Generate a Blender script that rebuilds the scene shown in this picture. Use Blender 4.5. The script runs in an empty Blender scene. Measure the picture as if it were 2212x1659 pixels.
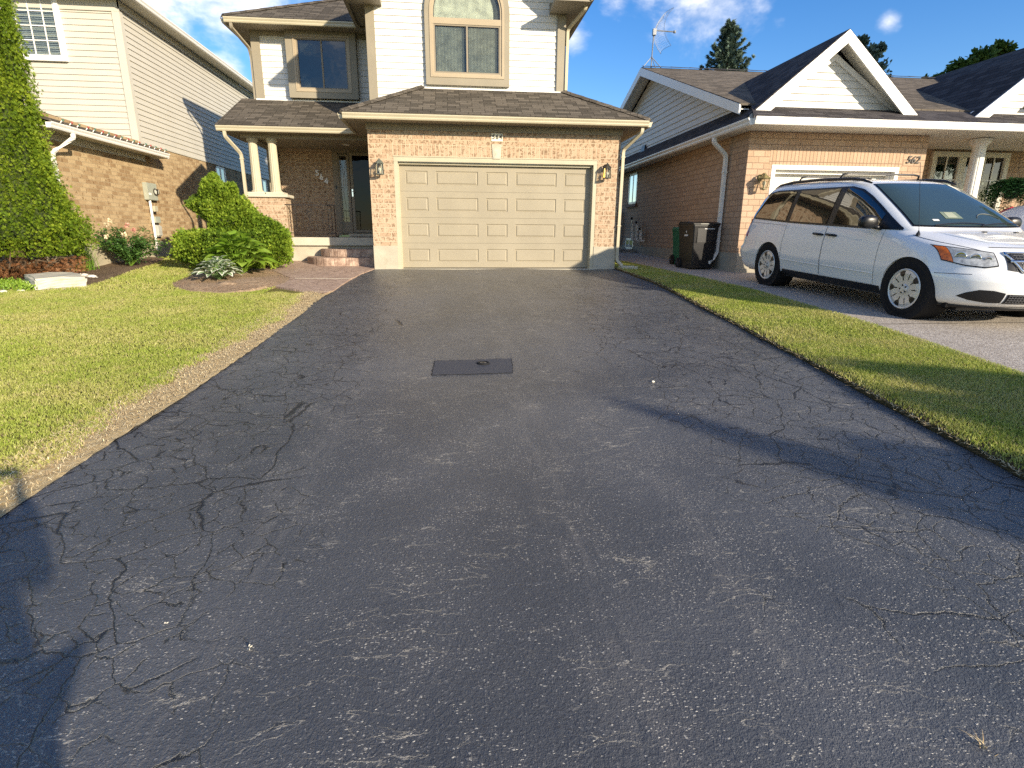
import bpy, bmesh, math, random
import numpy as np
from mathutils import Vector, Matrix
from mathutils.bvhtree import BVHTree

random.seed(7); RS = np.random.RandomState(11)
SC = bpy.context.scene
COL = SC.collection
R = math.radians

# ------------------------------------------------------------------ camera
# world: origin at the camera, x along the house fronts, y into the picture, z up (the drive is 1.7 m below)
PITCH, ROLL, YAW, FPX = 0.2661, 0.0067, 0.1086, 1197.3
def camera():
    c, s = math.cos(PITCH), math.sin(PITCH); cr, sr = math.cos(ROLL), math.sin(ROLL)
    r = Vector((1, 0, 0)); fw = Vector((0, c, -s)); u = Vector((0, s, c))
    right = cr*r + sr*u; up = -sr*r + cr*u
    rot = Matrix(((math.cos(YAW), math.sin(YAW), 0), (-math.sin(YAW), math.cos(YAW), 0), (0, 0, 1)))
    right, up, fw = rot@right, rot@up, rot@fw
    m = Matrix.Identity(4)
    for i in range(3):
        m[i][0] = right[i]; m[i][1] = up[i]; m[i][2] = -fw[i]
    cd = bpy.data.cameras.new('camera'); cd.sensor_width = 36; cd.lens = 36*FPX/2212
    cd.clip_start = .05; cd.clip_end = 2000
    o = bpy.data.objects.new('camera', cd); COL.objects.link(o); o.matrix_world = m
    SC.camera = o
camera()

# ------------------------------------------------------------------ sun and sky
SUN_EL, SUN_AZ = 18.0, 38.3          # the sun stands behind the camera, to its right
SD = Vector((math.sin(R(SUN_AZ))*math.cos(R(SUN_EL)), -math.cos(R(SUN_AZ))*math.cos(R(SUN_EL)), math.sin(R(SUN_EL))))
sl = bpy.data.lights.new('sun', 'SUN'); sl.energy = 3.9; sl.angle = R(.8); sl.color = (1.0, .87, .68)
so = bpy.data.objects.new('sun', sl); COL.objects.link(so); so.rotation_euler = SD.to_track_quat('Z', 'Y').to_euler(); so.location = (8, -10, 12)
SC.view_settings.view_transform = 'Standard'; SC.view_settings.look = 'None'
SC.view_settings.exposure = 1.15; SC.view_settings.gamma = 1
SC.cycles.max_bounces = 6; SC.cycles.transparent_max_bounces = 12
SC.cycles.use_denoising = False

# ------------------------------------------------------------------ node helpers
class NT:
    def __init__(self, tree): self.t = tree
    def n(self, typ, ins=None, out=0, **props):
        nd = self.t.nodes.new(typ)
        for k, v in props.items(): setattr(nd, k, v)
        for k, v in (ins or {}).items():
            sock = nd.inputs[k]
            if isinstance(v, bpy.types.NodeSocket): self.t.links.new(v, sock)
            elif isinstance(v, (tuple, list)) and sock.type == 'RGBA' and len(v) == 3: sock.default_value = (*v, 1)
            else: sock.default_value = v
        return nd.outputs[out] if len(nd.outputs) else None
    def m(self, op, a, b=0.0, c=0.0, clamp=False):
        nd = self.t.nodes.new('ShaderNodeMath'); nd.operation = op; nd.use_clamp = clamp
        for i, v in enumerate((a, b, c)):
            if isinstance(v, bpy.types.NodeSocket): self.t.links.new(v, nd.inputs[i])
            else: nd.inputs[i].default_value = v
        return nd.outputs[0]
    def mix(self, f, a, b, blend='MIX'):
        nd = self.t.nodes.new('ShaderNodeMix'); nd.data_type = 'RGBA'; nd.blend_type = blend
        for s, v in ((nd.inputs[0], f), (nd.inputs[6], a), (nd.inputs[7], b)):
            if isinstance(v, bpy.types.NodeSocket): self.t.links.new(v, s)
            elif isinstance(v, (tuple, list)): s.default_value = (*v[:3], 1)
            else: s.default_value = v
        return nd.outputs[2]
    def ramp(self, f, *stops):
        nd = self.t.nodes.new('ShaderNodeValToRGB'); e = nd.color_ramp.elements
        while len(e) < len(stops): e.new(.5)
        for el, (p, c) in zip(e, stops):
            el.position = p; el.color = (*c, 1) if isinstance(c, (tuple, list)) else (c, c, c, 1)
        self.t.links.new(f, nd.inputs[0]); return nd.outputs[0]
    def noise(self, vec, scale, detail=3, rough=.5, dist=0, out=0, **k):
        ins = {'Scale': scale, 'Detail': detail, 'Roughness': rough, 'Distortion': dist}
        if vec is not None: ins['Vector'] = vec
        return self.n('ShaderNodeTexNoise', ins, out=out, **k)
    def smooth(self, v, a, b):
        nd = self.t.nodes.new('ShaderNodeMapRange'); nd.interpolation_type = 'SMOOTHSTEP'
        self.t.links.new(v, nd.inputs[0]); nd.inputs[1].default_value = a; nd.inputs[2].default_value = b
        return nd.outputs[0]
    def scale(self, vec, s): 
        nd = self.t.nodes.new('ShaderNodeVectorMath'); nd.operation = 'MULTIPLY'; self.t.links.new(vec, nd.inputs[0]); nd.inputs[1].default_value = s
        return nd.outputs[0]
    def bump(self, h, strength=.5, dist=.01, normal=None):
        ins = {'Strength': strength, 'Distance': dist, 'Height': h}
        if normal is not None: ins['Normal'] = normal
        return self.n('ShaderNodeBump', ins)
    @property
    def obj(self): return self.n('ShaderNodeTexCoord', out=3)
    @property
    def uv(self): return self.n('ShaderNodeTexCoord', out=2)

def newmat(name):
    m = bpy.data.materials.new(name); m.use_nodes = True; m.node_tree.nodes.clear()
    return m, NT(m.node_tree)
def finish(m, t, col, rough=.7, spec=.3, normal=None, metal=0, coat=0, alpha=None, **kw):
    ins = {'Base Color': col, 'Roughness': rough, 'Specular IOR Level': spec, 'Metallic': metal, 'Coat Weight': coat}
    if coat: ins['Coat Roughness'] = .04
    if normal is not None: ins['Normal'] = normal
    ins.update(kw)
    b = t.n('ShaderNodeBsdfPrincipled', ins)
    t.n('ShaderNodeOutputMaterial', {'Surface': b}); return m

def world():
    w = bpy.data.worlds.new('World'); SC.world = w; w.use_nodes = True; w.node_tree.nodes.clear(); t = NT(w.node_tree)
    sky = t.n('ShaderNodeTexSky', sky_type='NISHITA', sun_disc=False, sun_elevation=R(SUN_EL), sun_rotation=R(180-SUN_AZ),
              altitude=300, air_density=1.0, dust_density=.35, ozone_density=2.2)
    d = t.n('ShaderNodeTexCoord', out=0)
    hsv = t.n('ShaderNodeHueSaturation', {'Hue': .512, 'Saturation': 1.36, 'Value': .80, 'Color': sky})
    sep = t.t.nodes.new('ShaderNodeSeparateXYZ'); t.t.links.new(d, sep.inputs[0])
    n1 = t.noise(t.scale(d, (1, 1, 1.6)), 7, 6, .62, .35)
    n2 = t.noise(t.scale(d, (1, 1, 1.5)), 22, 5, .6, .2)
    nn = t.m('ADD', t.m('MULTIPLY', n1, .75), t.m('MULTIPLY', n2, .25))
    # cumulus: direction x/y, z/y, radius, weight
    blobs = [(-.31,.368,.10,1.2),(-.43,.378,.09,1.2),(-.22,.372,.05,.9),(-.345,.225,.042,1.2),(-.315,.195,.028,1.15),(-.37,.25,.02,.9),(-.345,.288,.035,.52),(-.29,.272,.03,.5),
             (.205,.305,.03,.72),(.275,.365,.035,.7),(.35,.325,.032,.68),(.42,.375,.085,.95),(.33,.37,.05,.66),(.515,.372,.03,.55),(.752,.352,.022,.68),(.56,.345,.02,.42),
             (-.1,.75,.35,.9),(.5,.8,.3,.8)]
    acc = None
    for (a, b, r_, w_) in blobs:
        v = Vector((a, 1, b)).normalized()
        r_ = r_/math.sqrt(1+a*a+b*b)
        vs = t.t.nodes.new('ShaderNodeVectorMath'); vs.operation = 'DISTANCE'; t.t.links.new(t.n('ShaderNodeVectorMath', {0: d}, operation='NORMALIZE'), vs.inputs[0]); vs.inputs[1].default_value = v
        f = t.m('MULTIPLY', t.m('SUBTRACT', 1.0, t.m('DIVIDE', vs.outputs['Value'], r_*1.55), clamp=True), w_)
        acc = f if acc is None else t.m('MAXIMUM', acc, f)
    # scattered clouds over the rest of the sky (what the windows mirror)
    back = t.m('MULTIPLY', t.smooth(sep.outputs[1], .1, -.3), .55)
    acc = t.m('MAXIMUM', acc, back)
    c = t.smooth(t.m('ADD', acc, t.m('MULTIPLY', t.m('SUBTRACT', nn, .5), 1.8)), .28, 1.05)
    shade = t.smooth(nn, .36, .62)
    ccol = t.mix(shade, (2.5, 2.8, 3.4), (6.0, 5.8, 5.6))
    col = t.mix(t.m('MULTIPLY', c, .82), hsv, ccol)
    bg = t.n('ShaderNodeBackground', {'Color': col, 'Strength': .125})
    t.n('ShaderNodeOutputWorld', {'Surface': bg})
world()

# ------------------------------------------------------------------ mesh helpers
WL = {}
K = 1.0      # size factor of the plot being built (the right-hand plot is drawn in its own units)
def tag(o, label=None, cat=None, group=None, kind=None):
    if label: o['label'] = label
    if cat: o['category'] = cat
    if group: o['group'] = group
    if kind: o['kind'] = kind
    return o
def root(name, loc, label, cat, group=None, kind=None, rotz=0, rot=None):
    o = bpy.data.objects.new(name, None); COL.objects.link(o); o.location = Vector(loc)*K; o.scale = (K, K, K)
    o.rotation_euler = rot if rot else (0, 0, rotz); o.empty_display_size = .3
    WL[o.name] = Vector(loc); return tag(o, label, cat, group, kind)
def auto_uv(me):
    n = len(me.loops)
    if n == 0: return
    co = np.empty(len(me.vertices)*3); me.vertices.foreach_get('co', co); co = co.reshape(-1, 3)
    li = np.empty(n, int); me.loops.foreach_get('vertex_index', li)
    P = len(me.polygons); nr = np.empty(P*3); me.polygons.foreach_get('normal', nr); nr = nr.reshape(-1, 3)
    tot = np.empty(P, int); me.polygons.foreach_get('loop_total', tot)
    fn = np.repeat(nr, tot, axis=0)
    h = np.c_[-fn[:, 1], fn[:, 0], np.zeros(n)]
    l = np.linalg.norm(h, axis=1); flat = l < .05
    h[flat] = (1, 0, 0); l[flat] = 1; h /= l[:, None]
    v = np.cross(fn, h); v[flat] = (0, 1, 0)
    # canonical sense so that opposite walls share the same run
    sg = np.where(np.abs(h[:, 0]) > np.abs(h[:, 1]), np.sign(h[:, 0]), np.sign(h[:, 1])); sg[sg == 0] = 1; h *= sg[:, None]
    p = co[li]; uv = np.c_[(p*h).sum(1), (p*v).sum(1)]
    lay = me.uv_layers.new(name='UVMap'); lay.data.foreach_set('uv', uv.ravel())
class MB:
    def __init__(s): s.v = []; s.f = []; s.p = []
    def add(s, vs, fs):
        b = len(s.v); s.p.append((b, len(s.f))); s.v += [tuple(p) for p in vs]; s.f += [tuple(i+b for i in f) for f in fs]; return s
    def box(s, x0, x1, y0, y1, z0, z1):
        return s.add([(x0,y0,z0),(x1,y0,z0),(x1,y1,z0),(x0,y1,z0),(x0,y0,z1),(x1,y0,z1),(x1,y1,z1),(x0,y1,z1)],
                     [(0,3,2,1),(4,5,6,7),(0,1,5,4),(1,2,6,5),(2,3,7,6),(3,0,4,7)])
    def quad(s, a, b, c, d): return s.add([a,b,c,d], [(0,1,2,3)])
    def poly(s, pts): return s.add(pts, [tuple(range(len(pts)))])
    def prism(s, pts, off):
        n = len(pts); o = Vector(off); q = [tuple(Vector(p)+o) for p in pts]
        return s.add(list(pts)+q, [tuple(range(n))[::-1], tuple(range(n, 2*n))]+[(i, (i+1)%n, n+(i+1)%n, n+i) for i in range(n)])
    def tube(s, pts, r, n=8, caps=True):
        pts = [Vector(p) for p in pts]; rs = r if isinstance(r, (list, tuple)) else [r]*len(pts)
        vs = []; up = None
        for i, p in enumerate(pts):
            t = ((pts[min(i+1, len(pts)-1)]-pts[max(i-1, 0)])).normalized()
            if up is None: up = Vector((0,0,1)) if abs(t.z) < .9 else Vector((1,0,0))
            a = t.cross(up).normalized(); b = a.cross(t).normalized(); up = b
            vs += [p+rs[i]*(math.cos(2*math.pi*k/n)*a+math.sin(2*math.pi*k/n)*b) for k in range(n)]
        fs = [(i*n+k, i*n+(k+1)%n, (i+1)*n+(k+1)%n, (i+1)*n+k) for i in range(len(pts)-1) for k in range(n)]
        if caps: fs += [tuple(range(n))[::-1], tuple(range((len(pts)-1)*n, len(pts)*n))]
        return s.add(vs, fs)
    def rtube(s, pts, w, d, caps=True):          # rectangular pipe
        pts = [Vector(p) for p in pts]; vs = []
        for i, p in enumerate(pts):
            t = ((pts[min(i+1, len(pts)-1)]-pts[max(i-1, 0)])).normalized()
            a = Vector((1,0,0)) if abs(t.x) < .8 else Vector((0,0,1))
            a = (a - t*a.dot(t)).normalized(); b = t.cross(a).normalized()
            vs += [p-a*w/2-b*d/2, p+a*w/2-b*d/2, p+a*w/2+b*d/2, p-a*w/2+b*d/2]
        fs = [(i*4+k, i*4+(k+1)%4, (i+1)*4+(k+1)%4, (i+1)*4+k) for i in range(len(pts)-1) for k in range(4)]
        if caps: fs += [(3,2,1,0), tuple(range(len(pts)*4-4, len(pts)*4))]
        return s.add(vs, fs)
    def lathe(s, prof, c=(0,0,0), n=24, axis='z', flute=0, fd=0):
        vs = []
        for (r, h) in prof:
            for k in range(n):
                a = 2*math.pi*k/n; rr = r
                if flute: rr = r*(1-fd*max(0, math.cos(a*flute))**2)
                x, y = rr*math.cos(a), rr*math.sin(a)
                if axis == 'z': p = (c[0]+x, c[1]+y, c[2]+h)
                elif axis == 'y': p = (c[0]+x, c[1]+h, c[2]-y)
                else: p = (c[0]+h, c[1]+x, c[2]+y)
                vs.append(p)
        fs = [(i*n+k, i*n+(k+1)%n, (i+1)*n+(k+1)%n, (i+1)*n+k) for i in range(len(prof)-1) for k in range(n)]
        if prof[0][0] > 1e-4: fs.append(tuple(range(n))[::-1])
        if prof[-1][0] > 1e-4: fs.append(tuple(range((len(prof)-1)*n, len(prof)*n)))
        return s.add(vs, fs)
    def sweep(s, prof, a, b, side):              # profile (u outwards, z) swept from a to b; side = outward unit vector
        a = Vector(a); b = Vector(b); side = Vector(side); z = Vector((0,0,1)); n = len(prof)
        vs = [a+side*u+z*w for u, w in prof]+[b+side*u+z*w for u, w in prof]
        return s.add(vs, [(i, (i+1)%n, n+(i+1)%n, n+i) for i in range(n)]+[tuple(range(n))[::-1], tuple(range(n, 2*n))])
    def build(s, name, mat, parent=None, label=None, cat=None, group=None, kind=None, smooth=False, local=False, bevel=0, origin=None, uv=True, recalc=True):
        if parent is not None and name in APART:
            gs = s.groups()
            if 2 <= len(gs) <= 12:
                os_ = [mesh_obj(name, v, f, mat, parent, label, cat, group, kind, smooth, local, bevel, origin, uv, recalc) for v, f in gs]
                return os_[0]
        return mesh_obj(name, s.v, s.f, mat, parent, label, cat, group, kind, smooth, local, bevel, origin, uv, recalc)
    def groups(s, tol=.012):
        """the shapes collected, gathered into pieces that touch"""
        n = len(s.p); ends = s.p[1:]+[(len(s.v), len(s.f))]; bb = []
        for (a, _), (b, _) in zip(s.p, ends): q = np.array([tuple(v) for v in s.v[a:b]]); bb.append((q.min(0)-tol, q.max(0)+tol))
        g = list(range(n))
        def find(i):
            while g[i] != i: i = g[i]
            return i
        for i in range(n):
            for j in range(i):
                if (bb[i][0] <= bb[j][1]).all() and (bb[j][0] <= bb[i][1]).all(): g[find(i)] = find(j)
        out = {}
        for i in range(n):
            V, F = out.setdefault(find(i), ([], [])); (a, fa), (b, fb) = s.p[i], ends[i]; o = len(V)-a
            V += s.v[a:b]; F += [tuple(k+o for k in f) for f in s.f[fa:fb]]
        return list(out.values())
APART = {'wheel_arch','foundation','flashing','ridge_cap','hood_crease','washer_nozzle','drip_edge','gutter','brick_wall','trim_board','rake_board','soffit','roof','strap','curtain','post','rail','wiper','grab_bar','stamp','gable_window','siding'}
def mesh_obj(name, V, F, mat, parent=None, label=None, cat=None, group=None, kind=None, smooth=False, local=False, bevel=0, origin=None, uv=True, recalc=True):
    V = np.asarray(V, float).reshape(-1, 3)
    me = bpy.data.meshes.new(name)
    me.from_pydata(V.tolist(), [], F)
    if recalc or bevel:
        bm = bmesh.new(); bm.from_mesh(me)
        if recalc: bmesh.ops.recalc_face_normals(bm, faces=bm.faces)
        if bevel: bmesh.ops.bevel(bm, geom=[e for e in bm.edges if len(e.link_faces) == 2 and e.calc_face_angle(0) > .6], offset=bevel, segments=2, affect='EDGES', clamp_overlap=True)
        bm.to_mesh(me); bm.free()
    if uv: auto_uv(me)
    o = place(name, me, mat, parent, local, origin)
    if smooth: me.polygons.foreach_set('use_smooth', [True]*len(me.polygons)); me.update()
    return tag(o, label, cat, group, kind)
def place(name, me, mat, parent=None, local=False, origin=None):
    if parent is None:
        if origin is None:
            co = np.empty(len(me.vertices)*3); me.vertices.foreach_get('co', co); co = co.reshape(-1, 3)
            origin = Vector(((co[:,0].min()+co[:,0].max())/2, (co[:,1].min()+co[:,1].max())/2, co[:,2].min()))
        w = Vector(origin)
    else: w = WL[parent.name]
    if not local: me.transform(Matrix.Translation(-w))
    for m in (mat if isinstance(mat, (list, tuple)) else [mat]): me.materials.append(m)
    o = bpy.data.objects.new(name, me); COL.objects.link(o)
    if parent is None: o.location = w*K; o.scale = (K, K, K)
    else: o.parent = parent
    WL[o.name] = w; return o
def np_mesh(name, V, F, mat, nsides, **k):
    """V (n,3), F (m,nsides) integer faces, fast"""
    me = bpy.data.meshes.new(name); me.vertices.add(len(V)); me.vertices.foreach_set('co', V.ravel().astype(np.float32))
    nf = len(F); me.loops.add(nf*nsides); me.loops.foreach_set('vertex_index', F.ravel().astype(np.int32))
    me.polygons.add(nf); me.polygons.foreach_set('loop_start', (np.arange(nf)*nsides).astype(np.int32))
    try: me.polygons.foreach_set('loop_total', np.full(nf, nsides, np.int32))
    except Exception: pass
    me.update(calc_edges=True)
    parent = k.pop('parent', None); local = k.pop('local', False); origin = k.pop('origin', None)
    o = place(name, me, mat, parent, local, origin); return tag(o, **k)

def clip(poly, z, above):
    out = []
    for i in range(len(poly)):
        a, b = poly[i], poly[(i+1)%len(poly)]
        ia, ib = ((a[1] >= z) == above), ((b[1] >= z) == above)
        if ia: out.append(a)
        if ia != ib:
            t = (z-a[1])/(b[1]-a[1]); out.append((a[0]+t*(b[0]-a[0]), z))
    return out
def siding(mb, poly, fn, c=.152, t=.022, z0=0):
    """lap siding on a convex polygon (h,z); fn(h,z,off)->3d"""
    zmin = min(p[1] for p in poly); zmax = max(p[1] for p in poly)
    k0 = math.floor((zmin-z0)/c); k1 = math.ceil((zmax-z0)/c)
    for k in range(k0, k1):
        a = z0+k*c; q = clip(clip(poly, a, True), a+c, False) if True else poly
        if len(q) < 3: continue
        off = lambda z: -t*(z-a)/c+.002
        mb.poly([fn(h, z, off(z)) for h, z in q])
        lo = min(z for h, z in q); hs = [h for h, z in q if abs(z-lo) < 1e-6]
        if len(hs) >= 2:
            h0, h1 = min(hs), max(hs); mb.quad(fn(h0, lo, off(lo)), fn(h1, lo, off(lo)), fn(h1, lo, -t-.002), fn(h0, lo, -t-.002))
    return mb
FY = lambda Y: (lambda h, z, o: (h, Y-o, z))        # wall facing the camera
FXR = lambda X: (lambda h, z, o: (X+o, h, z))       # wall facing +x
FXL = lambda X: (lambda h, z, o: (X-o, h, z))       # wall facing -x
def zg(y): return -1.7+.0513*y                      # lie of the drive and lawn
KR = 1.17
def zr(y): return -.811+.027*(y-11.9) if y > 11.9 else float(np.interp(y, [-8,6.5,9.6,11.9], [-1.62,-1.003,-.868,-.811]))   # lie of the neighbour's drive, in its own units
def zrw(y): return KR*zr(y/KR)
# ------------------------------------------------------------------ materials
def plain(name, col, rough=.6, spec=.3, var=.12, vs=3, bump=0, bs=80, metal=0, coat=0, dirt=None):
    m, t = newmat(name)
    n = t.noise(t.obj, vs, 5, .6)
    c = t.mix(t.m('MULTIPLY', t.smooth(n, .3, .7), 1.0), tuple(x*(1-var) for x in col), tuple(min(1, x*(1+var)) for x in col))
    if dirt: c = t.mix(t.m('MULTIPLY', t.smooth(t.noise(t.obj, dirt[1], 6, .7), .52, .75), dirt[2]), c, dirt[0])
    nm = t.bump(t.noise(t.obj, bs, 3, .6), bump, .004) if bump else None
    return finish(m, t, c, rough, spec, nm, metal, coat)
def brick(name, c1, c2, mortar, w=.29, h=.116, blot=None, soldier=False, mort=.011, bstr=.8, lo=.25):
    m, t = newmat(name); uv = t.uv
    if soldier:
        s = t.t.nodes.new('ShaderNodeSeparateXYZ'); t.t.links.new(uv, s.inputs[0])
        c_ = t.t.nodes.new('ShaderNodeCombineXYZ'); t.t.links.new(s.outputs[1], c_.inputs[0]); t.t.links.new(s.outputs[0], c_.inputs[1]); uv = c_.outputs[0]
    wob = t.noise(uv, 9, 2, .5, out=1)
    off = t.n('ShaderNodeVectorMath', {0: t.scale(wob, (.006, .006, 0)), 1: uv}, operation='ADD')
    def bt(a, b, mo, sm=.12):
        nd = t.t.nodes.new('ShaderNodeTexBrick'); nd.offset = 0 if soldier else .5; t.t.links.new(off, nd.inputs['Vector'])
        for k, v in (('Color1', a), ('Color2', b), ('Mortar', mo)): nd.inputs[k].default_value = (*v, 1)
        nd.inputs['Scale'].default_value = 1; nd.inputs['Mortar Size'].default_value = mort; nd.inputs['Mortar Smooth'].default_value = sm
        nd.inputs['Brick Width'].default_value = w; nd.inputs['Row Height'].default_value = h; nd.inputs['Bias'].default_value = -.1; return nd
    bw = bt((0,0,0), (1,1,1), (0.5,.5,.5)); rnd = bw.outputs[0]; mask = bw.outputs[1]
    col = t.mix(t.smooth(rnd, .1, .9), c1, c2)
    fine = t.noise(uv, 60, 4, .7)
    col = t.mix(t.smooth(fine, .35, .7), t.mix(.22, col, (.05,.03,.02)), col)
    if blot:
        b = t.noise(t.scale(uv, (1.0, .75, 1)), blot[1], 3, .65, .9)
        col = t.mix(t.m('MULTIPLY', t.smooth(b, blot[2], blot[2]+.07), blot[3]), col, blot[0])
    big = t.noise(uv, .7, 3, .5)
    col = t.mix(t.m('MULTIPLY', t.smooth(big, .35, .7), .18), col, tuple(x*.8 for x in c1))
    mc = t.mix(t.smooth(fine, .3, .7), tuple(x*.82 for x in mortar), mortar)
    col = t.mix(mask, col, mc)
    hgt = t.m('ADD', t.m('MULTIPLY', t.m('SUBTRACT', 1.0, mask), 1.0), t.m('MULTIPLY', fine, .35))
    return finish(m, t, col, .9, .15, t.bump(hgt, bstr, .008))
def shingle(name, c1, c2, c3, row=.142, tab=.30):
    m, t = newmat(name); uv = t.uv
    nd = t.t.nodes.new('ShaderNodeTexBrick'); t.t.links.new(uv, nd.inputs['Vector']); nd.offset = .37; nd.offset_frequency = 3
    for k, v in (('Color1', (0,0,0)), ('Color2', (1,1,1)), ('Mortar', (0,0,0))): nd.inputs[k].default_value = (*v, 1)
    for k, v in (('Scale', 1), ('Mortar Size', .006), ('Mortar Smooth', .1), ('Brick Width', tab), ('Row Height', row), ('Bias', 0)): nd.inputs[k].default_value = v
    rnd = nd.outputs[0]; gr = t.noise(uv, 140, 2, .7); med = t.noise(uv, 11, 4, .7); big = t.noise(uv, .9, 3, .5)
    col = t.mix(t.smooth(t.m('ADD', t.m('MULTIPLY', rnd, .6), t.m('MULTIPLY', med, .4)), .25, .75), c1, c2)
    col = t.mix(t.smooth(gr, .5, .72), col, c3); col = t.mix(t.m('MULTIPLY', t.smooth(big, .4, .7), .25), col, c3)
    col = t.mix(nd.outputs[1], col, tuple(x*.25 for x in c1))
    s = t.t.nodes.new('ShaderNodeSeparateXYZ'); t.t.links.new(uv, s.inputs[0])
    saw = t.m('FRACT', t.m('DIVIDE', s.outputs[1], row))
    hgt = t.m('ADD', t.m('MULTIPLY', t.m('SUBTRACT', 1.0, saw), .012), t.m('ADD', t.m('MULTIPLY', rnd, .004), t.m('MULTIPLY', gr, .002)))
    return finish(m, t, col, .95, .1, t.bump(hgt, 1.0, 1.0))
def leafmat(name, dark, mid, light, trans=.3, rough=.55, pos=.5, spec=.25, nscale=1.5):
    m, t = newmat(name)
    r_ = t.n('ShaderNodeNewGeometry', out=8)
    nz = t.noise(t.obj, nscale, 3, .6)
    f = t.m('ADD', t.m('MULTIPLY', r_, .6), t.m('MULTIPLY', t.smooth(nz, .3, .7), .4))
    col = t.ramp(f, (0.05, dark), (pos, mid), (.98, light))
    b = t.n('ShaderNodeBsdfPrincipled', {'Base Color': col, 'Roughness': rough, 'Specular IOR Level': spec})
    tr = t.n('ShaderNodeBsdfTranslucent', {'Color': t.mix(.5, col, light)})
    t.n('ShaderNodeOutputMaterial', {'Surface': t.n('ShaderNodeMixShader', {0: trans, 1: b, 2: tr})}); return m
def glass(name, tint=(.75,.78,.76), refl=1.0, rough=.02, f0=1.45, opaque=None):
    m, t = newmat(name)
    fr = t.n('ShaderNodeFresnel', {'IOR': f0}); fr = t.m('MULTIPLY', fr, refl, clamp=True)
    wv = t.bump(t.noise(t.obj, 2.2, 2, .5), .06, .05)
    g = t.n('ShaderNodeBsdfGlossy', {'Color': (1,1,1), 'Roughness': rough, 'Normal': wv})
    tr = t.n('ShaderNodeBsdfTransparent', {'Color': tint}) if opaque is None else t.n('ShaderNodeBsdfDiffuse', {'Color': opaque})
    t.n('ShaderNodeOutputMaterial', {'Surface': t.n('ShaderNodeMixShader', {0: fr, 1: tr, 2: g})}); return m

M = {}
M['sid564'] = plain('siding white', (.66,.645,.60), .5, .3, .02, 1.2, dirt=((.55,.52,.44), 6, .12))
M['sidL'] = plain('siding ivory', (.50,.47,.395), .5, .3, .03, 1.2, bump=.1, bs=30)
M['sid562'] = plain('siding cream', (.62,.60,.54), .5, .3, .03, 1.2)
M['tan'] = plain('tan trim', (.27,.235,.17), .5, .3, .05, 2)
M['tan_dark'] = plain('taupe frame', (.25,.21,.15), .5, .3, .05, 2)
M['gutter'] = plain('cream gutter', (.46,.41,.285), .35, .4, .05, 1.5)
M['soffit'] = plain('taupe soffit', (.30,.26,.19), .6, .2, .05, 2)
M['winframe'] = plain('beige window frame', (.37,.30,.20), .4, .4, .05, 2)
M['door'] = plain('garage door', (.305,.265,.188), .45, .35, .05, 1.5, bump=.12, bs=120, dirt=((.27,.235,.17), 2.5, .25))
M['casing'] = plain('garage casing', (.44,.395,.28), .45, .35, .05, 2, dirt=((.3,.25,.16), 5, .3))
M['white'] = plain('white metal', (.76,.74,.68), .35, .4, .03, 2)
M['white_soffit'] = plain('white soffit', (.66,.63,.54), .6, .2, .04, 2)
M['b564'] = brick('mottled brick', (.52,.385,.26), (.45,.315,.205), (.54,.435,.30), blot=((.17,.105,.06), 14, .51, .8), w=.30, h=.117)
M['b564s'] = brick('mottled brick soldier', (.52,.385,.26), (.45,.315,.205), (.54,.435,.30), blot=((.17,.105,.06), 14, .51, .8), w=.35, h=.105, soldier=True)
M['b562'] = brick('rose brick', (.52,.375,.26), (.46,.32,.215), (.30,.205,.14), w=.255, h=.122, mort=.007, blot=((.56,.36,.25), 14, .56, .5))  # mortar colour darkened to carry the shadow in the joints
M['b562s'] = brick('rose brick soldier', (.52,.375,.26), (.47,.33,.22), (.27,.18,.125), w=.5, h=.083, soldier=True, mort=.007)  # joint shadow put into the mortar colour here as well
M['bL'] = brick('tan brick', (.50,.37,.21), (.32,.21,.11), (.42,.32,.19), w=.26, h=.100, mort=.007, blot=((.145,.078,.034), 10, .56, .7))
M['found'] = plain('foundation parging', (.42,.38,.29), .9, .1, .1, 2, bump=.5, bs=60, dirt=((.26,.22,.15), 3, .35))
M['foundL'] = plain('foundation tan', (.40,.35,.245), .9, .1, .06, 1.5, bump=.3, bs=40, dirt=((.3,.26,.18), 2, .4))
M['found562'] = plain('foundation grey', (.34,.31,.25), .9, .1, .1, 1.5, bump=.4, bs=50, dirt=((.2,.18,.14), 2, .4))
M['roof'] = shingle('brown shingles', (.072,.062,.048), (.155,.132,.102), (.10,.085,.065))
M['roofd'] = shingle('dark shingles', (.045,.041,.042), (.095,.086,.084), (.065,.058,.057))
M['roofb'] = shingle('weathered shingles', (.10,.085,.066), (.185,.155,.12), (.13,.11,.085))
M['slab'] = plain('porch concrete', (.50,.46,.36), .85, .15, .08, 2, bump=.3, bs=60)
M['black'] = plain('black plastic', (.012,.012,.013), .35, .4, .1, 3)
M['blackrough'] = plain('black rubber', (.014,.014,.015), .8, .2, .1, 20)
M['iron'] = plain('black iron', (.02,.016,.014), .5, .4, .1, 20)
M['curtain'] = plain('curtain', (.50,.49,.43), .9, .05, .1, 3)
M['dark'] = plain('dark interior', (.018,.017,.016), .9, .1, .1, 3)
M['glass'] = glass('window glass', (.85,.88,.86), .9)
M['glassd'] = glass('dark glass', (.45,.48,.48), 1.9)
M['glassk'] = glass('storm door glass', (.12,.11,.10), .55)
M['glassf'] = glass('lantern glass', (.9,.9,.85), 1)
M['digit'] = plain('dark digits', (.03,.025,.02), .5, .3)
M['paint'] = plain('white car paint', (.78,.78,.76), .22, .5, .015, 2, coat=.8)
M['tyre'] = plain('tyre', (.014,.014,.015), .85, .15, .2, 30, bump=.3, bs=60)
M['rim'] = plain('silver wheel cover', (.62,.61,.58), .35, .5, .05, 6, metal=.35)
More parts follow.
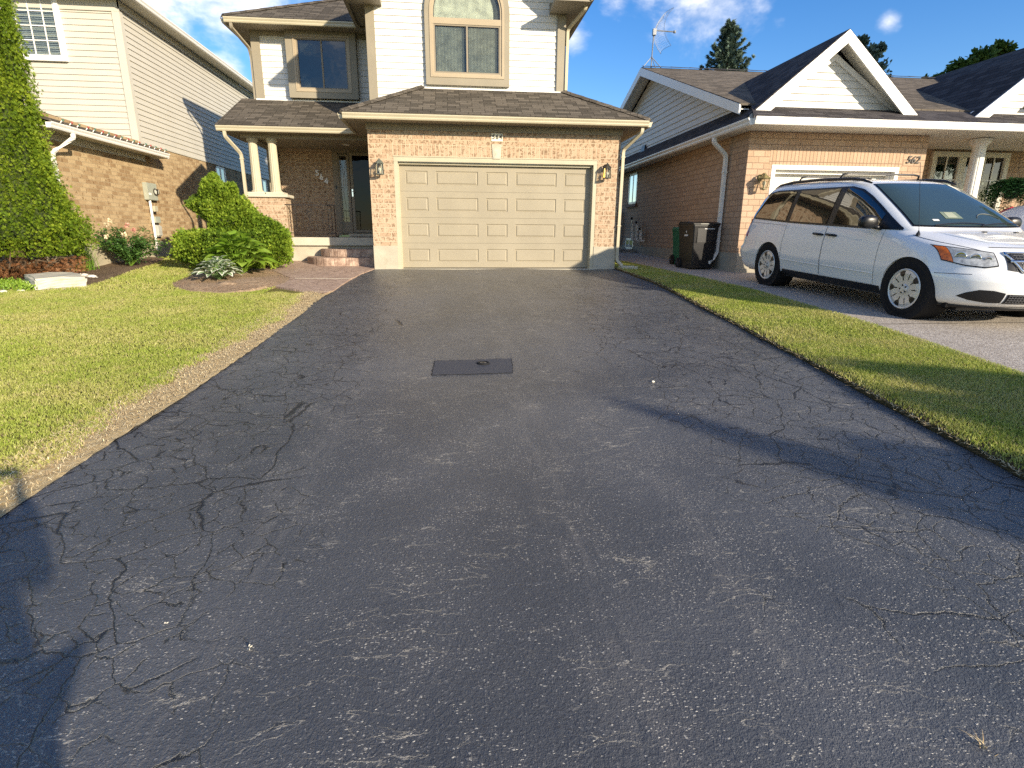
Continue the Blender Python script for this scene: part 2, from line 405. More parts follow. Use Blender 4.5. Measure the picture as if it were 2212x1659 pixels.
M['chrome'] = plain('chrome', (.75,.75,.75), .1, .5, .02, 4, metal=1)
M['carglass'] = glass('privacy glass', refl=2.8, f0=1.5, opaque=(.012,.011,.010))
M['windshield'] = glass('windshield glass', refl=1.3, f0=1.5, opaque=(.035,.055,.052))
M['red'] = plain('red lens', (.45,.01,.01), .15, .5, .1, 20, coat=.6)
M['amber'] = plain('amber lens', (.75,.16,.01), .15, .5, .25, 40, coat=.6)
M['lamp'] = plain('headlamp lens', (.50,.50,.47), .25, .6, .35, 22, metal=.25, coat=.6)
M['stone'] = plain('limestone', (.46,.43,.34), .95, .1, .15, 4, bump=.8, bs=25, dirt=((.28,.26,.20), 5, .5))
M['whitestone'] = plain('white stones', (.66,.62,.52), .9, .1, .15, 20, bump=.5, bs=60)
M['bark'] = plain('bark', (.10,.07,.045), .95, .1, .3, 12, bump=.8, bs=40)
M['twig'] = plain('dead twigs', (.26,.14,.08), .9, .1, .3, 12)
M['cedar'] = leafmat('cedar foliage', (.045,.09,.006), (.145,.225,.014), (.31,.38,.03), .28, .6)
M['hinoki'] = leafmat('hinoki foliage', (.05,.10,.010), (.16,.25,.018), (.33,.41,.045), .25, .6)
M['hosta'] = leafmat('hosta leaves', (.13,.24,.02), (.23,.37,.035), (.36,.48,.08), .35, .4, spec=.4)
M['rose'] = leafmat('rose leaves', (.03,.085,.02), (.07,.16,.035), (.14,.25,.06), .3, .4, spec=.4)
M['tuft'] = leafmat('long grass', (.09,.18,.02), (.16,.28,.03), (.28,.38,.07), .35)
M['spruce'] = leafmat('spruce needles', (.035,.065,.045), (.095,.145,.105), (.19,.24,.18), .1, .7)
M['dectree'] = leafmat('tree leaves', (.03,.07,.012), (.07,.13,.022), (.14,.20,.04), .3, .5)
M['fern'] = leafmat('fern fronds', (.015,.06,.02), (.035,.11,.035), (.07,.17,.05), .25)
M['deadleaf'] = leafmat('dead foliage', (.12,.05,.02), (.26,.11,.045), (.36,.19,.09), .2)
M['petal'] = leafmat('pink petals', (.55,.2,.17), (.7,.35,.28), (.75,.6,.45), .4)
M['green_plastic'] = plain('green plastic', (.010,.10,.055), .45, .4, .1, 5)

def asphalt():
    m, t = newmat('sealed asphalt'); p = t.obj
    big = t.noise(p, .55, 4, .55); mid = t.noise(p, 4, 4, .6); gr = t.noise(p, 95, 2, .75); gr2 = t.noise(p, 210, 1, .5)
    s = t.t.nodes.new('ShaderNodeSeparateXYZ'); t.t.links.new(p, s.inputs[0])
    base = t.mix(t.smooth(big, .3, .7), (.054,.057,.061), (.092,.094,.097))
    base = t.mix(t.m('MULTIPLY', t.smooth(mid, .45, .75), .35), base, (.105,.10,.095))
    spk = t.smooth(gr, .60, .72)
    base = t.mix(t.m('MULTIPLY', spk, .7), base, (.26,.25,.235))
    base = t.mix(t.m('MULTIPLY', t.smooth(gr2, .62, .75), .5), base, (.015,.015,.018))
    # faint lengthwise bands polished by tyres
    def band(x0, w): return t.m('MULTIPLY', t.smooth(t.m('ABSOLUTE', t.m('SUBTRACT', t.m('ADD', s.outputs[0], t.m('MULTIPLY', mid, .08)), x0)), w, w*.3), t.smooth(t.noise(t.scale(p, (9,1.2,1)), 1.6, 4, .65), .42, .62))
    base = t.mix(t.m('MULTIPLY', t.m('MAXIMUM', band(-.35, .20), t.m('MAXIMUM', band(-1.95, .18), band(.35, .10))), .32), base, (.145,.138,.128))
    # crack network: large cells, torn edges, gathered along both sides of the drive
    wob = t.scale(t.noise(p, 3, 2, .5, out=1), (.22,.22,0)); q = t.n('ShaderNodeVectorMath', {0: p, 1: wob}, operation='ADD')
    wob2 = t.scale(t.noise(p, 26, 5, .7, out=1), (.050,.050,0)); q = t.n('ShaderNodeVectorMath', {0: q, 1: wob2}, operation='ADD')
    def vor(sc, w):
        v = t.n('ShaderNodeTexVoronoi', {'Vector': t.scale(q, (1,1,0)), 'Scale': sc}, feature='DISTANCE_TO_EDGE')
        return t.smooth(v, w, w*.25)
    def edge(x0, x1, x2, x3):   # presence along x (object coordinate = world offset from drive centre)
        a = t.smooth(s.outputs[0], x1, x0); b = t.smooth(s.outputs[0], x2, x3); return t.m('MAXIMUM', a, b)
    sides = edge(-2.9, -1.3, .35, 1.9)
    patch = t.noise(p, .8, 3, .6)
    m1 = t.smooth(t.m('ADD', t.m('MULTIPLY', sides, .50), patch), .61, .74)
    m2 = t.smooth(t.m('ADD', t.m('MULTIPLY', sides, .42), t.noise(p, 1.3, 3, .6)), .62, .76)
    c1 = t.m('MULTIPLY', vor(1.9, .012), m1); c2 = t.m('MULTIPLY', vor(5.6, .029), m2)
    brk = t.smooth(t.noise(p, 7, 3, .6), .40, .52); c2 = t.m('MULTIPLY', c2, brk); crack = t.m('MAXIMUM', c1, c2)
    # raised sealer ridges running across the drive
    pr = t.scale(q, (.8, 4.5, 1)); rd = t.noise(pr, 2.2, 3, .55); ridge = t.smooth(t.m('ABSOLUTE', t.m('SUBTRACT', rd, .5)), .009, .002)
    rm = t.smooth(t.noise(p, 2.6, 4, .7), .47, .60); ridge = t.m('MULTIPLY', ridge, rm)
    pv = t.t.nodes.new('ShaderNodeTexVoronoi'); t.t.links.new(t.scale(t.n('ShaderNodeVectorMath', {0: p, 1: t.scale(t.noise(p, 60, 2, .6, out=1), (.014,.014,0))}, operation='ADD'), (.62,1.25,0)), pv.inputs['Vector']); pv.inputs['Scale'].default_value = 125
    ps = t.t.nodes.new('ShaderNodeSeparateColor'); t.t.links.new(pv.outputs['Color'], ps.inputs[0])
    peb = t.m('MULTIPLY', t.smooth(pv.outputs['Distance'], .50, .28), t.m('GREATER_THAN', t.m('ADD', ps.outputs[0], t.m('ADD', t.m('MULTIPLY', t.m('SUBTRACT', mid, .5), 1.0), t.m('MULTIPLY', s.outputs[0], .018))), .885))
    base = t.mix(t.m('MULTIPLY', peb, .7), base, (.40,.385,.35))
    col = t.mix(t.m('MULTIPLY', ridge, .7), base, (.34,.315,.265))  # pale ridge tint paints the glint of sun along their crests
    col = t.mix(t.m('MULTIPLY', crack, .93), col, (.006,.006,.007))
    h = t.m('ADD', t.m('MULTIPLY', gr, .0095), t.m('MULTIPLY', t.noise(p, 38, 3, .6), .009)); h = t.m('ADD', h, t.m('MULTIPLY', peb, .004))
    h = t.m('ADD', h, t.m('MULTIPLY', crack, -.016)); h = t.m('ADD', h, t.m('MULTIPLY', ridge, .0035))
    h = t.m('ADD', h, t.m('MULTIPLY', mid, .006))
    rgh = t.m('ADD', .30, t.m('MULTIPLY', big, .14))
    return finish(m, t, col, rgh, .6, t.bump(h, .7, 1.0))
M['asphalt'] = asphalt()
def patchmat():
    m, t = newmat('asphalt patch'); p = t.obj
    gr = t.noise(p, 110, 2, .7)
    col = t.mix(t.smooth(gr, .45, .7), (.046,.048,.056), (.066,.067,.075))
    return finish(m, t, col, .62, .4, t.bump(gr, .4, .003))
M['patch'] = patchmat()
def aggregate():
    m, t = newmat('exposed aggregate'); p = t.obj
    v = t.n('ShaderNodeTexVoronoi', {'Vector': p, 'Scale': 75}, out=1); vd = t.n('ShaderNodeTexVoronoi', {'Vector': p, 'Scale': 75})
    s = t.t.nodes.new('ShaderNodeSeparateColor'); t.t.links.new(v, s.inputs[0])
    col = t.ramp(s.outputs[0], (.1, (.24,.205,.17)), (.5, (.39,.34,.28)), (.9, (.54,.49,.42)))
    col = t.mix(t.m('MULTIPLY', t.smooth(t.noise(p, 1.1, 4, .6), .4, .7), .3), col, (.26,.225,.185))
    return finish(m, t, col, .8, .25, t.bump(vd, .6, -.006))
M['aggregate'] = aggregate()
def stamped():
    m, t = newmat('stamped concrete'); p = t.obj
    w = t.n('ShaderNodeVectorMath', {0: p, 1: t.scale(t.noise(p, 3, 3, .6, out=1), (.12,.12,0))}, operation='ADD')
    v = t.n('ShaderNodeTexVoronoi', {'Vector': t.scale(w, (1,1.25,0)), 'Scale': 3.2}, feature='DISTANCE_TO_EDGE')
    j = t.smooth(v, .035, .01); n = t.noise(t.scale(p, (1,3,1)), 7, 6, .7)
    col = t.mix(t.smooth(n, .35, .68), (.25,.165,.12), (.54,.40,.30)); col = t.mix(t.m('MULTIPLY', j, .35), col, (.15,.09,.065))
    h = t.m('SUBTRACT', t.m('MULTIPLY', n, .012), t.m('MULTIPLY', j, .006))
    return finish(m, t, col, .65, .35, t.bump(h, .7, 1))
M['stamped'] = stamped()
def soilmat(name, a, b, c, sc=18):
    m, t = newmat(name); p = t.obj
    n = t.noise(p, sc, 6, .75); n2 = t.noise(t.scale(p, (1,2.3,1)), sc*3, 4, .7); big = t.noise(p, 1.2, 3, .5)
    col = t.mix(t.smooth(n, .35, .68), a, b); col = t.mix(t.smooth(n2, .55, .7), col, c); col = t.mix(t.m('MULTIPLY', big, .4), col, a)
    return finish(m, t, col, .95, .08, t.bump(t.m('ADD', n, n2), .9, .02))
M['thatch'] = soilmat('lawn thatch', (.13,.12,.035), (.22,.20,.06), (.30,.25,.10), 25)
M['straw'] = soilmat('dead grass strip', (.52,.40,.21), (.67,.53,.31), (.74,.61,.39), 30)
M['soil'] = soilmat('garden soil', (.10,.07,.045), (.24,.175,.115), (.36,.27,.18), 20)
M['mulch'] = soilmat('bark mulch', (.25,.17,.105), (.46,.34,.225), (.60,.47,.32), 16)
M['ground'] = soilmat('open ground', (.06,.09,.025), (.10,.12,.035), (.12,.12,.05), 3)
M['soilcut'] = soilmat('cut soil edge', (.08,.06,.03), (.15,.12,.055), (.24,.19,.09), 25)
def grassmat():
    m, t = newmat('lawn grass')
    r_ = t.n('ShaderNodeNewGeometry', out=8); p = t.n('ShaderNodeNewGeometry', out=0)
    patch = t.noise(p, 1.1, 4, .62); p2 = t.noise(p, 5.5, 3, .6)
    f = t.m('ADD', t.m('MULTIPLY', patch, .75), t.m('MULTIPLY', p2, .35)); f = t.smooth(f, .38, .72)
    lush = t.ramp(r_, (0, (.24,.305,.04)), (.5, (.335,.41,.06)), (1, (.45,.51,.11)))
    dry = t.ramp(r_, (0, (.34,.36,.07)), (.55, (.49,.47,.14)), (1, (.66,.59,.30)))
    col = t.mix(f, lush, dry)
    straw = t.m('GREATER_THAN', r_, .955); col = t.mix(straw, col, (.52,.42,.22))
    b = t.n('ShaderNodeBsdfPrincipled', {'Base Color': col, 'Roughness': .55, 'Specular IOR Level': .3})
    tr = t.n('ShaderNodeBsdfTranslucent', {'Color': col})
    t.n('ShaderNodeOutputMaterial', {'Surface': t.n('ShaderNodeMixShader', {0: .35, 1: b, 2: tr})}); return m
M['grass'] = grassmat()
# ------------------------------------------------------------------ ground
def inpoly(px, py, poly):
    c = np.zeros(len(px), bool); n = len(poly); j = n-1
    for i in range(n):
        xi, yi = poly[i]; xj, yj = poly[j]
        k = ((yi > py) != (yj > py)) & (px < (xj-xi)*(py-yi)/(yj-yi+1e-12)+xi); c ^= k; j = i
    return c
def interp(tab, y): return np.interp(y, [a for a, b in tab], [b for a, b in tab])
LEFT = [(-5,-2.58),(3,-2.56),(4.2,-2.52),(5.1,-2.45),(7,-2.40),(9,-2.37),(10.6,-2.40),(11.2,-2.33),(13,-2.27),(14,-2.16),(14.8,-2.0),(15.0,-1.98)]
RIGHT = [(-5,3.55),(2.95,3.72),(3.84,3.80),(5.2,3.95),(7.45,4.13),(9.8,4.33),(11,4.45),(12.4,4.53),(13.4,4.47),(15.0,4.42)]
STRIP_ = [(-8,4.35),(4,4.72),(5.2,4.88),(6.6,5.0),(8.7,5.03),(11,4.95),(13.1,4.8),(15,4.62),(17,4.6),(24,4.6)]
STRIP = [(a*KR, b*KR) for a, b in STRIP_]
def wob(y, a, seed): return a*(math.sin(y*7.1+seed)+.6*math.sin(y*17.3+2*seed)+.5*math.sin(y*39+3*seed)+.35*math.sin(y*71+seed))/2
def sheet(name, ys, xl, xr, zf, mat, nx=12, thick=0, **k):
    V = []; F = []
    for y in ys:
        a, b = xl(y), xr(y)
        for i in range(nx+1):
            x = a+(b-a)*i/nx; V.append((x, y, zf(x, y)))
    for j in range(len(ys)-1):
        for i in range(nx):
            q = j*(nx+1)+i; F.append((q, q+1, q+nx+2, q+nx+1))
    if thick:
        n = len(V); V += [(x, y, z-thick) for x, y, z in V]
        rim = [(j*(nx+1)) for j in range(len(ys))]; rim2 = [(j*(nx+1)+nx) for j in range(len(ys))]
        for rr in (rim, rim2):
            for a, b in zip(rr[:-1], rr[1:]): F.append((a, b, b+n, a+n))
        for i in range(nx): F.append((i, i+1, i+1+n, i+n)); l = (len(ys)-1)*(nx+1); F.append((l+i, l+i+1, l+i+1+n, l+i+n))
    return mesh_obj(name, V, F, mat, smooth=False, recalc=False, **k)
yb = [-250,-60,-20,-6]+[y*1.0 for y in range(-5, 19)]+[19,24,40,120,600]
def zbase(x, y): return zg(min(max(y, -6), 19))-.14
sheet('ground', yb, lambda y: -400, lambda y: 400, zbase, M['ground'], nx=8, kind='structure', origin=(0,0,-2))
ya = list(np.arange(-5, 15.001, .04))
def zdrive(x, y): return zg(y)+.006*math.sin(x*2.1+y*.7)+.004*math.sin(y*3.1-x)-.012*math.exp(-((x+2.4)/.25)**2)
sheet('driveway', ya, lambda y: float(interp(LEFT, y))+wob(y, .022, 1)+.012*random.uniform(-1, 1), lambda y: float(interp(RIGHT, y))+wob(y, .010, 4), zdrive, M['asphalt'], nx=60, thick=.05, kind='structure', origin=(1,5,-1.7))
# patch of newer asphalt with the shut-off cap in it
pp = [(-.22,5.58),(.62,5.62),(.665,6.16),(-.205,6.10)]
mb = MB(); pts = []
for i in range(4):
    a, b = pp[i], pp[(i+1)%4]
    for k in range(24):
        t = k/24; pts.append((a[0]+(b[0]-a[0])*t+random.uniform(-.006,.006), a[1]+(b[1]-a[1])*t+random.uniform(-.005,.005)))
P3 = [(x, y, zdrive(x, y)+.006) for x, y in pts]
mb.prism(P3, (0,0,-.02)); mb.build('driveway_patch', M['patch'], kind='structure')
o = []
mb = MB()
for k in range(4):          # dark saw-cut seam round the patch
    q = [Vector((x, y, zdrive(x, y)+.0065)) for x, y in pts[k*24:(k+1)*24]+[pts[((k+1)*24)%96]]]
    mb.tube([p+Vector((0,0,-.003)) for p in q], [.002+.0035*random.random() for _ in q], 5)
mb.build('driveway_seam', M['blackrough'], kind='structure')
r_ = root('valve_cap', (.33,5.97,zdrive(.33,5.97)+.006), 'small round metal shut-off valve cap set in the darker rectangular asphalt patch', 'valve cap')
MB().lathe([(.0,.012),(.035,.012),(.045,.008),(.05,.0)][::-1], (0,0,0), 20).build('lid', plain('worn iron', (.20,.19,.17), .4, .5, .3, 40, metal=.6), r_, local=True)
mb = MB(); mb.lathe([(.052,.0),(.052,.018),(.066,.016),(.075,.0)], (0,0,0), 24); mb.build('collar', M['blackrough'], r_, local=True)
MB().box(-.012,.012,-.012,.012,.012,.022).build('bolt', M['iron'], r_, local=True)

# left: thatch sheet under the lawn, straw strip by the asphalt, planting beds, stamped walk
BED1 = [(-5.80,12.4),(-5.45,11.75),(-4.95,11.25),(-4.3,11.0),(-3.8,11.2),(-3.6,11.7),(-3.5,12.4),(-3.6,13.2),(-4.1,14.1),(-4.6,15.0),(-4.75,17.4),(-8.6,18.6),(-7.0,17.2),(-6.2,15.4),(-5.95,13.6)]
BED2 = [(-9.0,18.3),(-8.3,17.6),(-7.9,16.2),(-7.75,14.9),(-7.4,13.3),(-7.2,12.1),(-7.7,11.6),(-8.5,12.0),(-9.4,12.6),(-11.5,12.9),(-12,14.4),(-9,14.5)]
WALK = [(-3.62,11.9),(-3.1,11.45),(-2.62,11.1),(-2.40,10.9),(-2.31,11.3),(-2.27,13),(-2.16,14),(-2.0,14.85),(-1.985,15.0),(-1.985,17.0),(-4.75,17.0),(-4.62,15.0),(-4.12,14.1),(-3.62,13.2),(-3.52,12.4)]
yl = list(np.arange(-5, 20, .25))
sheet('lawn_soil', yl, lambda y: -30, lambda y: float(interp(LEFT, min(y, 15)))-.02, lambda x, y: zg(min(y,19))-.014-.01*(x < -2.9), M['thatch'], nx=40, kind='structure', origin=(-6,5,-1.7))
def lawn_edge(y): return float(interp(LEFT, y))-.29-.10*math.sin(y*1.3)-.05*math.sin(y*4.1+1)-.03*math.sin(y*11)
sheet('dead_grass_strip', list(np.arange(-5, 11.3, .08)), lambda y: lawn_edge(y)-.10, lambda y: float(interp(LEFT, y))+.03, lambda x, y: zg(y)-.004+.006*math.sin(x*31)*math.sin(y*27), M['straw'], nx=8, kind='structure', origin=(-3,4,-1.5))
def flat(name, poly, z, mat, thick, res=.0, **k):
    mb = MB(); P = [(x, y, zg(min(y,19))+z) for x, y in poly]
    bm = bmesh.new(); vs = [bm.verts.new(p) for p in P]; bm.faces.new(vs)
    bmesh.ops.triangulate(bm, faces=bm.faces)
    if res:
        for _ in range(res): bmesh.ops.subdivide_edges(bm, edges=bm.edges, cuts=1, use_grid_fill=True)
        edge = {v for e in bm.edges if len(e.link_faces) == 1 for v in e.verts}
        for v in bm.verts:
            if v not in edge: v.co.z += .035+.03*math.sin(v.co.x*3.3)*math.sin(v.co.y*2.9)+random.uniform(0,.02)
    bmesh.ops.recalc_face_normals(bm, faces=bm.faces)
    if bm.faces[:][0].normal.z < 0: bmesh.ops.reverse_faces(bm, faces=bm.faces)
    V = [tuple(v.co) for v in bm.verts]; bm.verts.index_update(); F = [tuple(v.index for v in f.verts) for f in bm.faces]; bm.free()
    if thick:
        n = len(V); V += [(x, y, z2-thick) for x, y, z2 in P]
        m_ = len(P); F += [(i, (i+1)%m_, n+(i+1)%m_, n+i) for i in range(m_)]
    return mesh_obj(name, V, F, mat, recalc=False, **k)
flat('mulch_bed', BED1, .0, M['mulch'], .05, 3, kind='structure')
flat('garden_bed', BED2, .0, M['soil'], .05, 3, kind='structure')
flat('front_walk', WALK, .012, M['stamped'], .08, 0, kind='structure')
mb = MB(); mb.prism([(-3.50,13.09,zg(13.1)+.0125),(-2.27,12.99,zg(13)+.0125),(-2.27,13.03,zg(13)+.0125),(-3.52,13.13,zg(13.1)+.0125)], (0,0,.004))
mb.build('walk_joint', M['slab'], kind='structure')
# right: raised grass strip with its cut soil edge, neighbour's drive
ys = list(np.arange(-5, 27, .2))
def zstrip(x, y):
    a = float(interp(RIGHT, min(y, 15))); b = float(interp(STRIP, y)); t = min(1, max(0, (x-a)/(b-a)))
    z0 = zg(min(y,15.5))+.05-.01*(y > 14); z1 = zrw(y)-.012
    return z0+(z1-z0)*(t**.8)
sheet('strip_soil', ys, lambda y: float(interp(RIGHT, min(y,15)))+.015+wob(y, .014, 4), lambda y: float(interp(STRIP, y))+.02, zstrip, M['soilcut'], nx=10, thick=.16, kind='structure', origin=(4.5,5,-1.3))
K = KR
yr = [-5,-2,0,2,4,6,8,10,11.9]
sheet('neighbour_driveway', yr, lambda y: float(interp(STRIP_, y)), lambda y: 13.0, lambda x, y: zr(y), M['aggregate'], nx=24, thick=.2, kind='structure', origin=(8,6,-1))
sheet('side_path', [11.9,14,17,20,24,30], lambda y: float(interp(STRIP_, min(y,24))), lambda y: 6.4, lambda x, y: zr(y)+.001, M['aggregate'], nx=4, thick=.2, kind='structure', origin=(8,6,-1))
mb = MB()
for (a, b) in (((5.28,-5),(5.32,11.5)),):
    mb.prism([(a[0],a[1],zr(a[1])+.002),(a[0]+.012,a[1],zr(a[1])+.002),(b[0]+.012,b[1],zr(b[1])+.002),(b[0],b[1],zr(b[1])+.002)], (0,0,.002))
for y in (3.3,6.05,9.2):
    mb.prism([(5.0,y,zr(y)+.0025),(13,y,zr(y)+.0025),(13,y+.012,zr(y)+.0025),(5.0,y+.012,zr(y)+.0025)], (0,0,.002))
mb.build('driveway_joints', plain('joint', (.05,.045,.04), .9), kind='structure')

K = 1.0
# grass blades
def blades(name, N, sampler, zf, hgt, wid, mat, lean=.45, **k):
    x, y = sampler(N); n = len(x); z = zf(x, y)
    az = RS.uniform(0, 2*math.pi, n); h = hgt*RS.uniform(.55, 1.25, n); w = wid*RS.uniform(.6, 1.3, n)
    ln = h*lean*RS.uniform(0, 1.6, n); la = RS.uniform(0, 2*math.pi, n)
    dx, dy = np.cos(az)*w/2, np.sin(az)*w/2; lx, ly = np.cos(la)*ln, np.sin(la)*ln
    V = np.empty((n, 5, 3))
    V[:,0] = np.c_[x-dx, y-dy, z]; V[:,1] = np.c_[x+dx, y+dy, z]
    V[:,2] = np.c_[x+dx*.8+lx*.35, y+dy*.8+ly*.35, z+h*.55]; V[:,3] = np.c_[x-dx*.8+lx*.35, y-dy*.8+ly*.35, z+h*.55]
    V[:,4] = np.c_[x+lx, y+ly, z+h]
    b = (np.arange(n)*5)[:,None]
    F = np.concatenate([b+np.array([[0,1,2]]), b+np.array([[0,2,3]]), b+np.array([[3,2,4]])])
    return np_mesh(name, V.reshape(-1,3), F, mat, 3, **k)
vg = lambda y: -1.7+.0513*np.minimum(y, 19)
def lawn_sampler(y0, y1, xa):
    def s(N):
        y = RS.uniform(y0, y1, N); xr_ = interp(LEFT, np.minimum(y, 15))
        e = xr_-.29-.10*np.sin(y*1.3)-.05*np.sin(y*4.1+1)-.03*np.sin(y*11)+RS.normal(0, .035, N)
        x = RS.uniform(xa, -2.4, N); ok = (x < e) & (x > -.76*y-.4)
        ok &= ~((y > 11.05+.12*np.sin(x*9)) & (x > -3.55)); ok &= ~(inpoly(x, y, BED1) | inpoly(x, y, BED2) | inpoly(x, y, WALK)) & (y < 18.1) & ~((y > 16) & (x > -5.4))
        ok &= ~((y > 10.6) & (x > -2.62))
        return x[ok], y[ok]
    return s
LV, LF = [], []
def grass_obj(name, specs, zf, label_kind, origin):
    Vs, Fs, off = [], [], 0
    for N, samp, hgt, wid, lean in specs:
        o = blades('tmp', N, samp, zf, hgt, wid, M['grass'], lean, origin=(0,0,0)); me = o.data
        co = np.empty(len(me.vertices)*3, np.float32); me.vertices.foreach_get('co', co); li = np.empty(len(me.loops), np.int32); me.loops.foreach_get('vertex_index', li)
        Vs.append(co.reshape(-1,3)); Fs.append(li.reshape(-1,3)+off); off += len(me.vertices)
        bpy.data.objects.remove(o); bpy.data.meshes.remove(me)
    return np_mesh(name, np.concatenate(Vs), np.concatenate(Fs), M['grass'], 3, origin=origin, **label_kind)
grass_obj('lawn_grass', [(150000, lawn_sampler(2.5, 6.5, -6.5), .022, .0055, .9), (190000, lawn_sampler(6.5, 11.5, -9.5), .025, .0075, .9), (120000, lawn_sampler(11.5, 18.3, -13), .04, .012, .8)],
          lambda x, y: vg(y), dict(kind='stuff', label='mown yellow-green front lawn beside the asphalt drive', cat='grass'), (-6,8,-1.5))
def clump_sampler(N):
    n = 90; cy = RS.uniform(2.8, 14, n); cx = interp(LEFT, cy)-.35-RS.uniform(0, 1, n)**1.5*5; k = RS.randint(0, n, N)
    x = cx[k]+RS.normal(0, .045, N); y = cy[k]+RS.normal(0, .045, N)
    ok = (x > -.76*y-.4) & ~(inpoly(x, y, BED1) | inpoly(x, y, BED2) | inpoly(x, y, WALK)) & (x < interp(LEFT, y)-.06) & ~((y > 10.9) & (x > -3.3)); return x[ok], y[ok]
grass_obj('lawn_tufts', [(9000, clump_sampler, .05, .006, .9)], lambda x, y: vg(y), dict(kind='stuff', label='slightly longer grass tufts scattered through the mown lawn', cat='grass'), (-6,8,-1.5))
def strip_sampler(y0, y1):
    def s(N):
        y = RS.uniform(y0, y1, N); a = interp(RIGHT, np.minimum(y, 15)); b = interp(STRIP, y)
        t = RS.uniform(-.01, 1.02, N); x = a+.01+(b-a)*t; ok = RS.uniform(0, 1, N) < np.clip(t*14, .30, 1); return x[ok], y[ok]
    return s
def zstrip_np(x, y):
    a = interp(RIGHT, np.minimum(y, 15)); b = interp(STRIP, y); t = np.clip((x-a)/(b-a), 0, 1)
    z0 = -1.7+.0513*np.minimum(y, 15.5)+.05-.01*(y > 14); z1 = KR*np.where(y/KR > 11.9, -.811+.027*(y/KR-11.9), np.interp(y/KR, [-8,6.5,9.6,11.9], [-1.62,-1.003,-.868,-.811]))-.012
    return z0+(z1-z0)*t**.8
grass_obj('strip_grass', [(95000, strip_sampler(2.2, 6.5), .030, .006, .8), (45000, strip_sampler(6.5, 11), .038, .0085, .8), (45000, strip_sampler(11, 26), .04, .012, .8)],
          zstrip_np, dict(kind='stuff', label='narrow raised grass strip between the two driveways', cat='grass'), (4.5,6,-1.2))
# loose dry clippings on the dead strip
def straw(name, N, samp, zf, mat, **k):
    x, y = samp(N); n = len(x); a = RS.uniform(0, math.pi, n); L = RS.uniform(.015, .05, n); w = RS.uniform(.0012, .003, n)
    z = zf(x, y)+RS.uniform(.002, .012, n); dx, dy = np.cos(a)*L, np.sin(a)*L; wx, wy = -np.sin(a)*w, np.cos(a)*w
    V = np.empty((n,4,3)); t = RS.uniform(-.01, .015, n)
    V[:,0] = np.c_[x-wx, y-wy, z]; V[:,1] = np.c_[x+wx, y+wy, z]; V[:,2] = np.c_[x+dx+wx, y+dy+wy, z+t]; V[:,3] = np.c_[x+dx-wx, y+dy-wy, z+t]
    F = (np.arange(n)*4)[:,None]+np.array([[0,1,2,3]])
    return np_mesh(name, V.reshape(-1,3), F, mat, 4, **k)
def s1(N):
    y = RS.uniform(2.3, 11.2, N)**1.0; l = interp(LEFT, y); x = l-.52*RS.beta(1.4,1.2,N)+.03; return x, y
def strawmat():
    m, t = newmat('dry clippings'); r_ = t.n('ShaderNodeNewGeometry', out=8)
    return finish(m, t, t.ramp(r_, (0, (.38,.26,.13)), (.6, (.64,.50,.27)), (1, (.76,.65,.40))), .8, .15)
M['strawbits'] = strawmat()
straw('dry_clippings', 16000, s1, lambda x, y: vg(y), M['strawbits'], kind='stuff', label='dry straw-coloured clippings along the edge of the asphalt', cat='clippings', origin=(-3,5,-1.5))
def s2(N):
    y = RS.uniform(2, 15, N); a = interp(RIGHT, y); return a+RS.normal(.02, .03, N), y
straw('edge_litter', 3500, s2, lambda x, y: vg(y)+.035, M['strawbits'], kind='stuff', label='dry roots and clippings on the cut edge of the grass strip', cat='clippings', origin=(4,5,-1.4))
def s3(N):
    x = RS.uniform(-5.8,-3.5,N); y = RS.uniform(11,15,N); ok = inpoly(x, y, BED1); return x[ok], y[ok]
straw('bark_chips', 5000, s3, lambda x, y: vg(y)+.035, (lambda: (lambda m, t: finish(m, t, t.ramp(t.n('ShaderNodeNewGeometry', out=8), (0,(.13,.06,.03)),(.6,(.32,.19,.11)),(1,(.52,.38,.25))), .85, .15))(*newmat('bark chip')))(), kind='stuff', label='loose bark chips on the bed in front of the evergreen shrub', cat='mulch', origin=(-4.5,12,-1))
# ------------------------------------------------------------------ house 564
GUT = [(0,0),(.085,.0),(.10,.03),(.10,.055),(.125,.10),(.125,.125),(.115,.125),(.115,.11),(.0,.11)]   # K-style gutter profile
def gutter(name, runs, mat, parent, s=1.0):
    mb = MB()
    for a, b, side in runs: mb.sweep([(u*s, w*s) for u, w in GUT], a, b, side)
    return mb.build(name, mat, parent)
def downspout(name, pts, mat, parent, w=.075, d=.055, straps=()):
    P = [Vector(p) for p in pts]; q = [P[0]]
    for i in range(1, len(P)-1):
        a, b, c = P[i-1], P[i], P[i+1]; r_ = min(.07, (b-a).length*.4, (c-b).length*.4)
        s0 = b+(a-b).normalized()*r_; s1_ = b+(c-b).normalized()*r_
        for t in (0, .33, .66, 1): q.append((1-t)*(1-t)*s0+2*t*(1-t)*b+t*t*s1_)
    q.append(P[-1]); mb = MB(); mb.rtube(q, w, d); o = mb.build(name, mat, parent)
    if straps:
        mb = MB()
        for z in straps:
            for a, b in zip(P[:-1], P[1:]):
                if min(a.z, b.z) < z < max(a.z, b.z) and abs(a.z-b.z) > .5:
                    t = (z-a.z)/(b.z-a.z); c = a+(b-a)*t; mb.box(c.x-w/2-.012, c.x+w/2+.012, c.y-d/2-.008, c.y+d/2+.008, z-.015, z+.015)
        mb.build('strap', mat, o)
    return o
